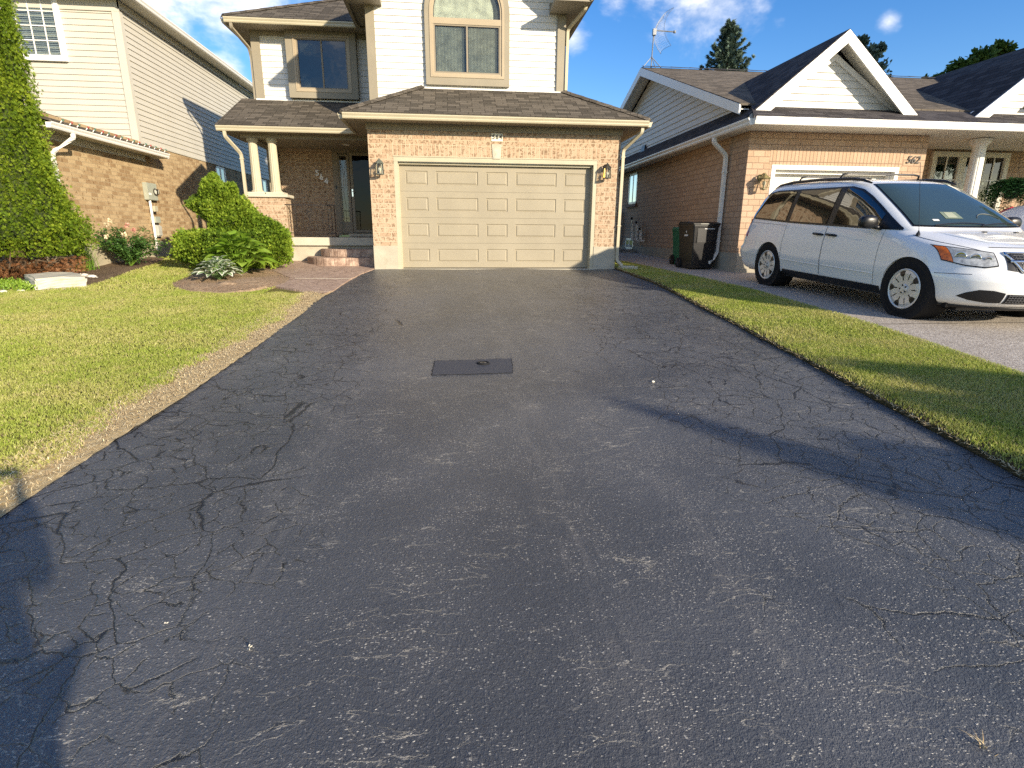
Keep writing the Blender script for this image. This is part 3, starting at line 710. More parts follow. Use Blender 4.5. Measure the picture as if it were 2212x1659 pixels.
def digits(name, text, size, origin, mat, parent, shear=0, spacing=1.0, depth=.008, bold=0, face='y'):
    cu = bpy.data.curves.new('t', 'FONT'); cu.body = text; cu.size = size; cu.extrude = depth; cu.offset = bold; cu.shear = shear; cu.space_character = spacing
    cu.align_x = 'CENTER'; cu.align_y = 'CENTER'; cu.resolution_u = 4
    o = bpy.data.objects.new('t', cu); COL.objects.link(o); dg = bpy.context.evaluated_depsgraph_get()
    me = bpy.data.meshes.new_from_object(o.evaluated_get(dg)); bpy.data.objects.remove(o); bpy.data.curves.remove(cu)
    me.transform(Matrix.Translation(Vector(origin)) @ Matrix.Rotation(R(90), 4, 'X')); me.name = name
    auto_uv(me) if not me.uv_layers else None
    me.materials.clear(); return place(name, me, mat, parent)
def soffit(mb, x0, x1, y0, y1, z, along='y', pitch=.12):
    """grooved soffit panels seen from below, grooves run along given axis"""
    if along == 'y':
        n = max(1, int((x1-x0)/pitch))
        for i in range(n):
            a, b = x0+(x1-x0)*i/n, x0+(x1-x0)*(i+1)/n; mb.box(a+.004, b-.004, y0, y1, z, z+.01)
        mb.box(x0, x1, y0, y1, z+.008, z+.02)
    else:
        n = max(1, int((y1-y0)/pitch))
        for i in range(n):
            a, b = y0+(y1-y0)*i/n, y0+(y1-y0)*(i+1)/n; mb.box(x0, x1, a+.004, b-.004, z, z+.01)
        mb.box(x0, x1, y0, y1, z+.008, z+.02)
def frame_rect(mb, x0, x1, z0, z1, w, y0, y1):
    mb.box(x0, x1, y0, y1, z1-w, z1); mb.box(x0, x1, y0, y1, z0, z0+w); mb.box(x0, x0+w, y0, y1, z0+w, z1-w); mb.box(x1-w, x1, y0, y1, z0+w, z1-w)
def door_panels(mb, x0, x1, z0, z1, y, cols, rows, inset=.028, dep=.012, groove=True):
    """raised-panel door face; cols/rows are (a,b) panel spans"""
    xs = sorted({x0, x1} | {v for c in cols for v in c}); zs = sorted({z0, z1} | {v for c in rows for v in c})
    for i in range(len(xs)-1):
        for j in range(len(zs)-1):
            a, b, c, d = xs[i], xs[i+1], zs[j], zs[j+1]
            if (a, b) in cols and (c, d) in rows:
                r0 = [(a,y,c),(b,y,c),(b,y,d),(a,y,d)]; k = inset*.45
                r1 = [(a+k,y+dep,c+k),(b-k,y+dep,c+k),(b-k,y+dep,d-k),(a+k,y+dep,d-k)]; k2 = inset*.75
                r2 = [(a+k2,y+dep,c+k2),(b-k2,y+dep,c+k2),(b-k2,y+dep,d-k2),(a+k2,y+dep,d-k2)]; k3 = inset*1.6
                r3 = [(a+k3,y+.001,c+k3),(b-k3,y+.001,c+k3),(b-k3,y+.001,d-k3),(a+k3,y+.001,d-k3)]
                for p, q in ((r0,r1),(r1,r2),(r2,r3)):
                    for n in range(4): mb.quad(p[n], p[(n+1)%4], q[(n+1)%4], q[n])
                mb.poly(r3)
            else: mb.quad((a,y,c),(b,y,c),(b,y,d),(a,y,d))
def lantern(loc, label, group, dark, style=0, sz=1.2):
    """wall lantern facing the camera; loc is on the wall at the lamp's arm"""
    r_ = root('wall_lantern', loc, label, 'wall lamp', group); r_.scale = r_.scale*sz
    mb = MB(); mb.lathe([(.0,-.03),(.045,-.026),(.055,-.012),(.058,0)], (0,0,0), 16, axis='y'); mb.build('backplate', dark, r_, local=True, smooth=True)
    mb = MB(); mb.tube([(0,-.02,.0),(0,-.05,.045),(0,-.10,.06),(0,-.145,.035),(0,-.15,.0)], .009, 8); mb.tube([(0,-.02,.0),(0,-.06,-.03),(0,-.03,-.06)], .006, 6); mb.build('arm', dark, r_, local=True, smooth=True)
    c = (0,-.15,0); n = 6
    if style == 0: top, bot, rt, rb = -.03, -.235, .072, .085
    else: top, bot, rt, rb = -.03, -.20, .095, .06
    mb = MB(); mb.lathe([(rt+.02,top-.005),(rt+.022,top+.005),(.055,top+.045),(.045,top+.05),(.03,top+.075),(.012,top+.085),(.01,top+.10),(.0,top+.105)], c, n); mb.build('cap', dark, r_, local=True)
    mb = MB()
    for k in range(n):
        a = 2*math.pi*k/n; mb.tube([(c[0]+rt*math.cos(a),c[1]+rt*math.sin(a),top),(c[0]+rb*math.cos(a),c[1]+rb*math.sin(a),bot)], .006, 5)
    mb.lathe([(rb-.012,bot+.008),(rb+.008,bot+.008),(rb+.008,bot-.008),(.03,bot-.012),(0,bot-.03)], c, n)
    mb.build('cage', dark, r_, local=True)
    mb = MB(); mb.lathe([(rb-.008,bot+.008),(rt-.006,top)], c, n); mb.f = [f for f in mb.f if len(f) == 4]; mb.build('pane', M['glassf'], r_, local=True)
    mb = MB(); mb.lathe([(.014,bot+.0),(.014,bot+.05),(.026,bot+.075),(.03,bot+.10),(.018,bot+.125),(0,bot+.13)], c, 12); mb.build('bulb', plain('frosted bulb', (.8,.76,.62), .3), r_, local=True, smooth=True)
    return r_

H = root('brick_house', (1.2,17,-.93), 'two-storey brick and white siding house with the closed beige garage door facing the asphalt drive', 'house')
bk, bs, fd = MB(), MB(), MB()
XL, XR, Y0 = -1.97, 4.41, 15.0; OL, OR, OT = -1.37, 3.82, 1.815; ZB, ZF, ZT = -.95, -.34, 2.42
DP = .42
# garage front: piers, head, side walls
for a, b in ((XL, OL), (OR, XR)):
    bk.box(a, b, Y0, Y0+DP, ZF, OT); fd.box(a-.006, b+.006, Y0-.012, Y0+DP, ZB-.3, ZF)
bk.box(XL, XR, Y0, Y0+DP, 2.135, 2.60); bk.box(XL, OL-.08, Y0+.001, Y0+DP, OT, 2.135); bk.box(OR+.08, XR, Y0+.001, Y0+DP, OT, 2.135)
bk.box(XL, XL+.25, Y0+DP, 19.5, ZF, 2.6); bk.box(XR-.25, XR, Y0+DP, 24, ZF, 2.6)
fd.box(XL-.006, XL+.24, Y0+DP, 19.5, ZB-.3, ZF); fd.box(XR-.24, XR+.006, Y0+DP, 24, ZB-.3, ZF)
bs.box(OL-.08, OR+.08, Y0-.004, Y0+DP, OT, 2.135)
# porch: back wall, pier
bk.box(-5.5, -3.68, 19.3, 19.6, -.16, 2.6); bk.box(-5.60, -4.58, 16.95, 17.5, ZB-.1, .92); bk.box(-5.6,-5.3,19.3,24,-.9,2.6)
bk.build('brick_wall', M['b564'], H); bs.build('soldier_course', M['b564s'], H); fd.build('foundation', M['found'], H)
mb = MB(); mb.prism([(1.075,Y0-.02,2.15),(1.335,Y0-.02,2.15),(1.30,Y0-.02,1.80),(1.11,Y0-.02,1.80)][::-1], (0,.03,0)); mb.build('keystone', M['stone'], H, bevel=.006)
mb = MB(); mb.box(1.075,1.355,Y0-.022,Y0-.002,2.215,2.40); pl = mb.build('number_plaque', plain('cream plaque', (.80,.76,.60), .5), H)
def serif_digits(t, s, o, mat, par, depth=.004):
    return digits('number', t, s, o, mat, par, 0, 1.2, depth, .0035)
serif_digits('564', .15, (1.215,Y0-.025,2.31), M['digit'], pl)
# garage door
mb = MB(); frame_rect(mb, OL, OR, ZB-.02, OT, .10, Y0-.002, Y0+.10); fr = mb
mb.v, mb.f = mb.v, mb.f
mb = MB(); mb.box(OL, OR, Y0+.004, Y0+.10, OT-.11, OT); mb.box(OL, OL+.10, Y0+.004, Y0+.10, ZB-.1, OT-.11); mb.box(OR-.10, OR, Y0+.004, Y0+.10, ZB-.1, OT-.11)
mb.box(OL+.06, OL+.115, Y0+.10, Y0+.24, ZB-.1, OT-.11); mb.box(OR-.115, OR-.06, Y0+.10, Y0+.24, ZB-.1, OT-.11); mb.box(OL+.06, OR-.06, Y0+.10, Y0+.24, OT-.165, OT-.11)
mb.box(OL-.015, OR+.015, Y0-.012, Y0+.02, OT-.004, OT+.022)
mb.build('door_casing', M['casing'], H, bevel=.004)
dz0, dz1 = -.915, 1.66; dx0, dx1 = OL+.10, OR-.10; W = dx1-dx0; yd = Y0+.20
cols = []; x = dx0+.155
for w in (.565,1.08,.565,1.08,.565): cols.append((x, x+w)); x += w+.1675*(W-.31-3.855)/(4*.1675)
hs = (dz1-dz0)/4
gd = None
for k in range(4):
    mb = MB(); a = dz0+k*hs; b = a+hs-.002; rows = [(a+.155, a+hs-.15)]
    door_panels(mb, dx0, dx1, a+.002, b, yd, cols, rows, inset=.034, dep=.018)
    mb.quad((dx0,yd,b),(dx1,yd,b),(dx1,yd+.04,b),(dx0,yd+.04,b)); mb.quad((dx0,yd,a+.002),(dx0,yd+.04,a+.002),(dx1,yd+.04,a+.002),(dx1,yd,a+.002))
    if gd is None:
        gd = MB(); gd.box(dx0-.02, dx1+.02, yd+.03, yd+.06, dz0, OT-.12); gd = gd.build('garage_door', M['door'], H)
    mb.build('door_section', M['door'], gd)
mb = MB(); mb.box(dx0, dx1, yd-.012, yd+.03, dz0-.02, dz0+.012); mb.build('weather_strip', M['blackrough'], gd)
mb = MB(); mb.box(OL-.05, OR+.05, Y0-.04, Y0+.35, ZB-.1, -.925); mb.build('door_sill', M['slab'], H)
# frieze boards
fz = MB(); fz.box(XL-.025, XR+.025, Y0-.028, Y0+.1, 2.42, 2.60); fz.box(XL-.030, XR+.030, Y0-.034, Y0-.026, 2.418, 2.445); fz.box(XR-.02, XR+.028, Y0+.1, 24, 2.42, 2.6); fz.box(XL-.028, XL+.02, Y0+.1, 17, 2.42, 2.6)
fz.box(-5.62, XL-.03, 16.98, 17.25, 2.45, 2.66)                        # porch beam
fz.box(-5.62, -5.35, 17.25, 19.4, 2.45, 2.66)
fz.box(-5.60, -2.00, 18.67, 18.9, 5.44, 5.62)
fz.box(-5.60, -5.36, 18.675, 18.9, 3.5, 5.44); fz.box(-5.595, -5.55, 18.9, 24, 3.5, 5.44)   # corner boards
fz.box(-2.02, -1.80, 16.22, 16.4, 2.8, 5.49); fz.box(2.91, 3.13, 16.22, 16.4, 3.3, 5.49); fz.box(3.10,3.135,16.4,24,3.4,5.5)
fz.box(-2.02,-1.98,16.4,18.7,2.8,5.6)
fz.box(-2.02, -1.60, 16.20, 16.4, 5.49, 5.75); fz.box(2.69, 3.13, 16.20, 16.4, 5.49, 5.75)
fz.box(-5.52,-5.36,19.22,19.30,-.14,2.5); fz.box(-5.60,-5.38,19.12,19.28,-.14,2.5)
fz.build('trim_board', M['tan'], H, bevel=.003)
# siding
sd = MB(); core = MB()
core.box(-5.54, -1.99, 18.75, 24, 2.9, 5.6); core.box(-1.95, 3.07, 16.30, 24, 3.0, 5.7)
siding(sd, [(-5.57,3.72),(-1.99,3.72),(-1.99,5.46),(-5.57,5.46)], FY(18.72), z0=3.72)
siding(sd, [(-1.98,2.9),(3.1,2.9),(3.1,5.8),(-1.98,5.8)], FY(16.27), z0=3.64)
siding(sd, [(-1.98,5.8),(3.1,5.8),(.56,7.75)], FY(16.27), z0=3.64)
siding(sd, [(18.72,2.9),(24,2.9),(24,5.6),(18.72,5.6)], FXL(-5.57)); siding(sd, [(16.27,2.9),(24,2.9),(24,5.6),(16.27,5.6)], FXR(3.10)); siding(sd, [(16.27,2.9),(18.72,2.9),(18.72,5.7),(16.27,5.7)], FXL(-1.98))
core.prism([(-1.95,16.301,5.7),(3.06,16.301,5.7),(.56,16.301,7.65)], (0,7,0))
core.build('inner_wall', M['sid564'], H); sd.build('siding', M['sid564'], H)
# flashing line above the lower roofs
mb = MB(); mb.box(-5.6, -2.0, 18.66, 18.70, 3.70, 3.775); mb.box(-.80, 3.12, 16.19, 16.255, 3.59, 3.665); mb.build('flashing', M['white'], H)
# lower roofs
S = .53; EZ = 2.71
rf = MB(); rf2 = MB()
def slab(mb, pts, t=.035): mb.prism(pts, (0,0,-t))
yE = 14.44; yU = 16.25
slab(rf, [(-2.50,yE,EZ),(4.97,yE,EZ),(3.16,yU,EZ+S*(yU-yE)),(-.69,yU,EZ+S*(yU-yE))])
slab(rf, [(-2.50,yE,EZ),(-.69,yU,EZ+S*(yU-yE)),(-1.99,yU,EZ+S*.51),(-1.99,18.72,EZ+S*.51),(-2.50,18.72,EZ)])
slab(rf, [(4.97,yE,EZ),(4.97,24,EZ),(3.11,24,EZ+S*1.86),(3.11,yU+.05,EZ+S*1.86)])
slab(rf, [(-6.08,16.54,EZ-.01),(-1.99,16.54,EZ-.01),(-1.99,18.74,EZ-.01+.49*2.2),(-6.03,18.74,EZ-.01+.49*2.2)])
# main upper hip
slab(rf, [(-6.10,18.02,5.69),(-1.6,18.02,5.69),(-1.6,21.5,5.69+.53*3.48),(-2.62,21.5,5.69+.53*3.48)])
slab(rf, [(-6.10,18.02,5.69),(-2.62,21.5,5.69+.53*3.48),(-2.62,26,5.69+.53*3.48),(-6.10,26,5.69)])
# gable bay
for sx, ex in ((-2.50,.56),(3.62,.56)): slab(rf, [(sx,15.28,5.68),(sx,24,5.68),(ex,24,5.68+.8*3.06),(ex,15.28,5.68+.8*3.06)])
RF = rf.build('roof', M['roof'], H)
cap = MB()
def capline(a, b, n, w=.13):
    a, b = Vector(a), Vector(b); d = (b-a)/n
    side = d.cross(Vector((0,0,1))).normalized()
    for i in range(n):
        p, q = a+d*i+Vector((0,0,.012+.006*(i%2))), a+d*(i+1.15)+Vector((0,0,.012)); cap.add([p-side*w+Vector((0,0,-.055)), p+Vector((0,0,.02)), p+side*w+Vector((0,0,-.055)), q-side*w+Vector((0,0,-.055)), q+Vector((0,0,.02)), q+side*w+Vector((0,0,-.055))], [(0,1,4,3),(1,2,5,4),(0,2,1),(3,4,5)])
capline((-2.48,yE+.02,EZ+.02),(-.69,yU,EZ+S*(yU-yE)+.02),12); capline((4.95,yE+.02,EZ+.02),(3.14,yU,EZ+S*(yU-yE)+.02),12); capline((-6.08,18.04,5.71),(-2.62,21.5,5.71+.53*3.48),22)
cap.build('ridge_cap', M['roof'], RF)
mb = MB()   # dark drip edge
mb.box(-2.48,4.95,yE+.01,yE+.05,EZ-.05,EZ-.01); mb.box(-6.06,-2.3,16.55,16.6,EZ-.06,EZ-.02); mb.box(-6.08,-1.7,18.03,18.08,5.64,5.68); mb.build('drip_edge', M['blackrough'], H)
gutter('gutter', [((-2.44,yE+.06,2.555),(4.92,yE+.06,2.555),(0,-1,0)), ((-2.44,yE+.06,2.555),(-2.44,16.5,2.555),(-1,0,0)), ((4.92,yE+.06,2.555),(4.92,24,2.555),(1,0,0))], M['gutter'], H)
gutter('gutter', [((-6.05,16.6,2.545),(-2.47,16.6,2.545),(0,-1,0))], M['gutter'], H)
gutter('gutter', [((-6.05,18.1,5.535),(-2.4,18.1,5.535),(0,-1,0)), ((-6.05,18.1,5.535),(-6.05,26,5.535),(-1,0,0))], M['gutter'], H)
gutter('gutter', [((3.55,15.3,5.53),(3.55,24,5.53),(1,0,0)), ((-2.43,15.3,5.53),(-2.43,18.2,5.53),(-1,0,0))], M['tan'], H)
sf = MB(); soffit(sf, -2.44, 4.92, yE+.06, Y0, 2.575); soffit(sf, -2.44, XL, Y0, 17, 2.574, 'x'); soffit(sf, XR, 4.92, Y0, 24, 2.574, 'x')
soffit(sf, -6.05, -2.0, 16.6, 17.0, 2.57); soffit(sf, -6.05, -2.0, 18.1, 18.72, 5.56); soffit(sf, -6.05,-5.57,18.7,26,5.559,'x')
soffit(sf, -2.43, -1.98, 15.35, 18.7, 5.60, 'x'); soffit(sf, 3.10, 3.55, 15.35, 24, 5.60, 'x')
soffit(sf, -5.6, -1.98, 17.25, 19.3, 2.50)
# sloped soffit under the gable rake and the rake boards
for s_, ex in ((-1,-2.43),(1,3.55)):
    z0_, z1_ = 5.60, 5.60+.8*abs(.56-ex); sf.prism([(ex,15.35,z0_),(ex,16.25,z0_),(.56,16.25,z1_),(.56,15.35,z1_)], (0,0,-.012))
sf.build('soffit', M['soffit'], H)
mb = MB()
for s_, ex in ((-1,-2.47),(1,3.59)):
    z0_, z1_ = 5.62, 5.62+.8*abs(.56-ex); mb.prism([(ex,15.30,z0_-.12),(ex,15.30,z0_+.04),(.56,15.30,z1_+.04),(.56,15.30,z1_-.14)], (0,.03,0))
mb.box(-2.45,-1.6,15.33,16.2,5.50,5.60); mb.box(2.69,3.57,15.33,16.2,5.50,5.60)
mb.box(-6.05,-5.6,16.6,18.7,2.56,2.62)
mb.build('rake_board', M['tan'], H)
# side of porch roof
mb = MB(); mb.prism([(-6.03,16.6,2.60),(-6.03,18.72,3.64),(-6.03,18.72,2.60)], (.42,0,0)); mb.build('rake_panel', M['tan'], H)
# porch floor, columns, steps
sl_ = MB(); sl_.box(-5.65, -1.98, 16.88, 19.6, -.385, -.16); sl_.build('porch_slab', M['slab'], H, bevel=.012)
mb = MB(); mb.box(-5.6, -1.99, 16.98, 17.2, -1.1, -.39); mb.build('porch_base', M['found'], H)
mb = MB(); mb.box(-5.68,-4.50,16.88,17.57,.92,1.0); mb.box(-5.60,-5.12,16.93,17.33,1.0,1.055); mb.box(-5.09,-4.60,16.93,17.33,1.0,1.055); mb.build('pier_cap', M['slab'], H, bevel=.008)
for cx in (-5.36,-4.85):
    mb = MB(); mb.lathe([(.16,1.055),(.16,1.09),(.135,1.11),(.128,1.14),(.112,2.33),(.118,2.34),(.125,2.37),(.15,2.39),(.15,2.45)], (cx,17.13,0), 48, flute=12, fd=.06); mb.build('column', M['casing'], H, smooth=False)
st = MB()
def halfstep(x1, xl, yf, z0, z1):
    pts = [(x1,16.98),(x1,yf)]; n = 14
    for i in range(n+1):
        a = -math.pi/2-math.pi/2*i/n; pts.append((xl+1.0+1.0*math.cos(a), 16.98+(16.98-yf)*math.sin(a)))
    st.prism([(x, y, z0) for x, y in pts], (0,0,z1-z0))
halfstep(-1.985,-4.08,15.62,-.95,-.68); halfstep(-1.985,-3.72,16.12,-.68,-.47)
st.build('front_steps', M['stamped'], H, bevel=.012)
M['digitw'] = plain('white digits', (.85,.85,.82), .4)
# front door with sidelight
mb = MB(); mb.box(-3.68,-1.985,19.36,19.60,-.10,2.5); back = mb.build('entry_frame', M['tan_dark'], H)
mb = MB(); mb.box(-3.68,-3.54,19.30,19.40,-.12,2.44); mb.box(-3.68,-1.99,19.31,19.40,2.40,2.5); mb.box(-3.54,-3.50,19.27,19.37,-.1,2.40); mb.box(-3.20,-3.16,19.27,19.37,-.1,2.40); mb.build('door_jamb', M['tan_dark'], back)
mb = MB(); frame_rect(mb, -3.50, -3.20, -.05, 2.36, .045, 19.30, 19.355); mb.box(-3.455,-3.245,19.32,19.355,0,.32); s_ = mb.build('sidelight', M['tan'], H)
mb = MB(); mb.box(-3.455,-3.245,19.335,19.345,.32,2.31); mb.build('pane', M['glassd'], s_)
mb = MB()
for a in (-3.43,-3.27): mb.tube([(a,19.328,.36),(a,19.328,2.28)], .005, 5)
mb.tube([(-3.43,19.328,.42),(-3.27,19.328,.42)], .005, 5); mb.tube([(-3.43,19.328,2.2),(-3.27,19.328,2.2)], .005, 5)
mb.tube([(-3.43,19.328,2.2),(-3.36,19.328,1.75),(-3.39,19.328,1.2),(-3.33,19.328,.7)], .006, 5); mb.tube([(-3.27,19.328,2.2),(-3.33,19.328,1.9),(-3.31,19.328,1.35)], .005, 5); mb.build('caming', M['winframe'], s_)
mb = MB(); frame_rect(mb, -3.14, -2.05, -.02, 2.42, .085, 19.27, 19.32); d_ = mb.build('storm_door', M['tan'], H)
mb = MB(); mb.box(-3.055,-2.135,19.29,19.30,.07,2.33); mb.build('pane', M['glassk'], d_)
mb = MB(); mb.box(-3.055,-2.135,19.34,19.36,.0,2.33); mb.build('inner_door', plain('brown door', (.045,.02,.012), .5), H)
mb = MB(); mb.tube([(-3.10,19.27,1.25),(-3.10,19.20,1.25),(-3.0,19.20,1.24)], .01, 6); mb.box(-3.12,-3.08,19.255,19.27,1.10,1.32); mb.build('handle', M['chrome'], d_)
mb = MB(); mb.box(-3.62,-3.58,19.28,19.30,1.32,1.43); mb.build('doorbell', M['black'], H)
mb = MB(); mb.box(-3.25,-1.99,19.0,19.36,-.16,-.055); mb.build('threshold', M['slab'], H)
mb = MB(); mb.box(-3.1,-2.1,18.3,18.95,-.16,-.145); mb.build('door_mat', M['blackrough'])
o = bpy.context.scene.objects['door_mat']; tag(o, 'dark doormat lying on the shaded porch at the front door', 'doormat')
for t_, (x, z) in zip('564', ((-4.16,1.79),(-4.04,1.67),(-3.90,1.55))):
    digits('number', t_, .235, (x,19.28,z), M['digitw'], H, 0, 1, .010, .008)
mb = MB(); mb.lathe([(.10,.0),(.10,-.012),(.085,-.02),(.085,-.005)], (-3.0,18.1,2.495), 24); mb.build('porch_light', M['white'], H)
# railing on the porch edge
r_ = root('porch_railing', (-3.95,16.97,-.16), 'black wrought iron railing with scrollwork along the porch edge beside the pier', 'railing')
mb = MB(); mb.tube([(-4.62,16.97,-.16),(-4.62,16.97,.73)], .013, 6); mb.tube([(-3.27,16.97,-.16),(-3.27,16.97,.73)], .013, 6); mb.box(-3.33,-3.21,16.91,17.03,-.16,-.15); mb.box(-4.67,-4.57,16.91,17.03,-.16,-.15); mb.build('post', M['iron'], r_)
mb = MB(); mb.box(-4.62,-3.27,16.95,16.99,.715,.74); mb.box(-4.62,-3.27,16.96,16.98,-.05,-.03); mb.build('rail', M['iron'], r_)
mb = MB()
for i, x in enumerate((-4.5,-4.33,-4.16,-3.78,-3.62,-3.45,-3.36)): mb.tube([(x,16.97,-.04),(x,16.97,.72)], .007, 5)
for x in (-4.5,-4.33,-3.62):
    q = [(x+.014*math.sin(k*1.05), 16.97+.014*math.cos(k*1.05), .08+k*.016) for k in range(30)]; mb.tube(q, .007, 5)
for s_ in (1,-1):
    q = [(-3.97+s_*.10*math.cos(a*.5+.3)*(1-.06*a), 16.97, .34+.24*math.sin(a*.55-1.6)+.03*a*s_*0) for a in np.linspace(0, 9, 40)]; mb.tube(q, .008, 5)
    q = [(-3.97+s_*(.09-.006*k)*math.cos(k*.45), 16.97, .58+(.09-.006*k)*math.sin(k*.45)) for k in range(14)]; mb.tube(q, .007, 5)
    q = [(-3.97+s_*(.09-.006*k)*math.cos(k*.45), 16.97, .10-(.09-.006*k)*math.sin(k*.45)) for k in range(14)]; mb.tube(q, .007, 5)
mb.build('baluster', M['iron'], r_)
# box window upstairs
mb = MB(); mb.box(-4.60,-4.40,18.52,18.75,3.80,5.56); mb.box(-2.80,-2.62,18.52,18.75,3.80,5.56); mb.box(-4.40,-2.80,18.52,18.75,5.46,5.56); mb.box(-4.40,-2.80,18.52,18.75,3.80,3.965); wf = mb.build('window', M['tan'], H)
mb = MB(); frame_rect(mb, -4.40,-2.80,3.965,5.46,.05,18.505,18.60); frame_rect(mb,-4.35,-2.85,4.015,5.41,.045,18.53,18.62); mb.build('window_frame', M['winframe'], wf, bevel=.003)
mb = MB(); frame_rect(mb, -4.305,-2.895,4.06,5.365,.03,18.55,18.62); mb.box(-3.63,-3.585,18.55,18.61,4.09,5.335); mb.build('sash', M['tan_dark'], wf)
mb = MB(); mb.box(-4.275,-3.63,18.585,18.59,4.09,5.335); mb.box(-3.585,-2.925,18.575,18.58,4.09,5.335); mb.build('pane', M['glassd'], wf)
mb = MB(); mb.box(-4.27,-2.93,18.70,18.71,4.06,5.36); mb.build('room', M['dark'], wf)
mb = MB(); mb.box(-4.24,-3.78,18.66,18.672,4.95,5.3); mb.box(-4.26,-4.12,18.64,18.66,4.08,4.42); mb.box(-4.12,-4.0,18.64,18.66,4.08,4.33); mb.build('curtain', M['curtain'], wf)
# arched window
def arch(x0, x1, z0, zs, n=24):
    cx, r_ = (x0+x1)/2, (x1-x0)/2
    return [(x0,z0),(x1,z0)]+[(cx+r_*math.cos(a), zs+r_*math.sin(a)) for a in np.linspace(0, math.pi, n)]
def ring(mb, A, B, y0, y1):
    n = len(A)
    for i in range(n):
        j = (i+1)%n; a, b, c, d = A[i], A[j], B[j], B[i]
        mb.quad((a[0],y0,a[1]),(b[0],y0,b[1]),(c[0],y0,c[1]),(d[0],y0,d[1])); mb.quad((a[0],y1,a[1]),(d[0],y1,d[1]),(c[0],y1,c[1]),(b[0],y1,b[1]))
        mb.quad((a[0],y0,a[1]),(a[0],y1,a[1]),(b[0],y1,b[1]),(b[0],y0,b[1])); mb.quad((d[0],y0,d[1]),(c[0],y0,c[1]),(c[0],y1,c[1]),(d[0],y1,d[1]))
ZS = 5.42
mb = MB(); ring(mb, arch(-.54,1.64,3.735,ZS), arch(-.42,1.48+.02,3.915,ZS), 16.18, 16.30); wf = mb.build('arched_window', M['tan'], H)
mb = MB(); ring(mb, arch(-.42,1.50,3.915,ZS), arch(-.36,1.44,3.975,ZS), 16.165, 16.26); ring(mb, arch(-.36,1.44,3.975,ZS), arch(-.315,1.395,4.02,ZS), 16.19, 16.27); mb.box(-.36,1.44,16.185,16.26,5.15,5.29); mb.build('window_frame', M['winframe'], wf)
mb = MB(); frame_rect(mb,-.315,1.395,4.02,5.15,.035,16.20,16.25); mb.box(.515,.56,16.195,16.25,4.05,5.12); mb.build('sash', M['tan_dark'], wf)
mb = MB(); mb.box(-.28,.515,16.235,16.239,4.05,5.12); mb.box(.56,1.365,16.228,16.232,4.05,5.12); P = arch(-.33,1.41,5.28,ZS); mb.prism([(x,16.236,z) for x, z in P], (0,.004,0)); mb.build('pane', M['glass'], wf)
mb = MB(); mb.box(-.34,1.42,16.263,16.267,3.98,5.199); mb.prism([(x,16.263,z) for x, z in arch(-.34,1.42,5.2,ZS)], (0,.004,0)); mb.build('room', plain('dim room', (.09,.095,.09), .9), wf)
mb = MB()
for a, b in ((-.26,.40),(.58,1.26)):
    n = 26
    V = [(a+(b-a)*i/n, 16.253+.003*math.sin(i*1.9), z) for z in (4.05,5.10) for i in range(n+1)]; mb.add(V, [(i,i+1,n+2+i,n+1+i) for i in range(n)])
mb.build('curtain', plain('sheer curtain', (.20,.20,.175), .9, var=.25, vs=6), wf)
mb = MB(); P = arch(-.30,1.22,5.30,ZS); mb.prism([(x,16.252,z) for x, z in P], (0,.004,0)); mb.build('shade', plain('arch shade reflection', (.60,.575,.48), .9, var=.25, vs=4), wf)  # its cream colour stands in for the creamy reflection in the arch
downspout('downspout', [(-5.86,16.55,2.56),(-5.86,16.55,2.42),(-5.60,16.86,2.02),(-5.60,16.90,-.9)], M['gutter'], H, straps=(1.9,.2))
downspout('downspout', [(-5.88,18.05,5.53),(-5.88,18.05,5.42),(-5.64,18.62,5.08),(-5.64,18.74,4.9),(-5.64,18.74,3.75)], M['tan'], H)
downspout('downspout', [(4.80,14.52,2.56),(4.80,14.52,2.44),(4.47,14.93,2.08),(4.455,14.95,-.70),(4.60,14.90,-.84)], M['gutter'], H, straps=(1.9,.2))
downspout('downspout', [(3.50,15.6,5.55),(3.50,15.6,5.44),(3.18,16.21,5.15),(3.17,16.21,3.70)], M['gutter'], H)
lantern((-1.70,Y0,1.66), 'dark verdigris wall lantern on the brick pier to the left of the garage door', 'lanterns beside the beige garage door', plain('verdigris metal', (.10,.11,.09), .5, .4, .3, 30))
lantern((4.04,Y0,1.66), 'dark wall lantern on the narrow brick pier beside the downspout', 'lanterns beside the beige garage door', plain('bronze metal', (.04,.037,.03), .45, .4, .3, 30))
r_ = root('splash_block', (4.66,14.85,-.9), 'small grey concrete splash block under the downspout at the garage corner', 'splash block')
mb = MB(); mb.box(4.50,4.95,14.62,14.95,-.93,-.87); mb.box(4.50,4.95,14.62,14.66,-.87,-.84); mb.box(4.50,4.95,14.91,14.95,-.87,-.84); mb.build('basin', M['slab'], r_, bevel=.01)
# ------------------------------------------------------------------ left house
H = root('neighbour_house', (-9,20,-.75), 'tan brick and ivory siding two-storey house behind the tall cedar', 'house')
XS = -8.8
mb = MB(); mb.box(XS-.3,XS,13.95,32,-.34,2.47); mb.box(-15,XS-.3,13.95,14.25,-.34,2.47); mb.build('brick_wall', M['bL'], H)
mb = MB(); mb.box(XS-.3,XS+.012,13.94,32,-1.2,-.34); mb.box(-15,XS-.3,13.94,14.25,-1.2,-.34); mb.build('foundation', M['foundL'], H)
sd = MB(); siding(sd, [(18.15,2.46),(32,2.46),(32,5.95),(18.15,5.95)], FXR(XS), c=.152, z0=2.46)
siding(sd, [(-15,2.42),(XS,2.42),(XS,5.95),(-15,5.95)], FY(18.15), c=.152, z0=2.46)
sd.build('siding', M['sidL'], H)
mb = MB(); mb.box(-15,XS-.035,18.185,32,2.3,5.98); mb.build('inner_wall', M['sidL'], H)
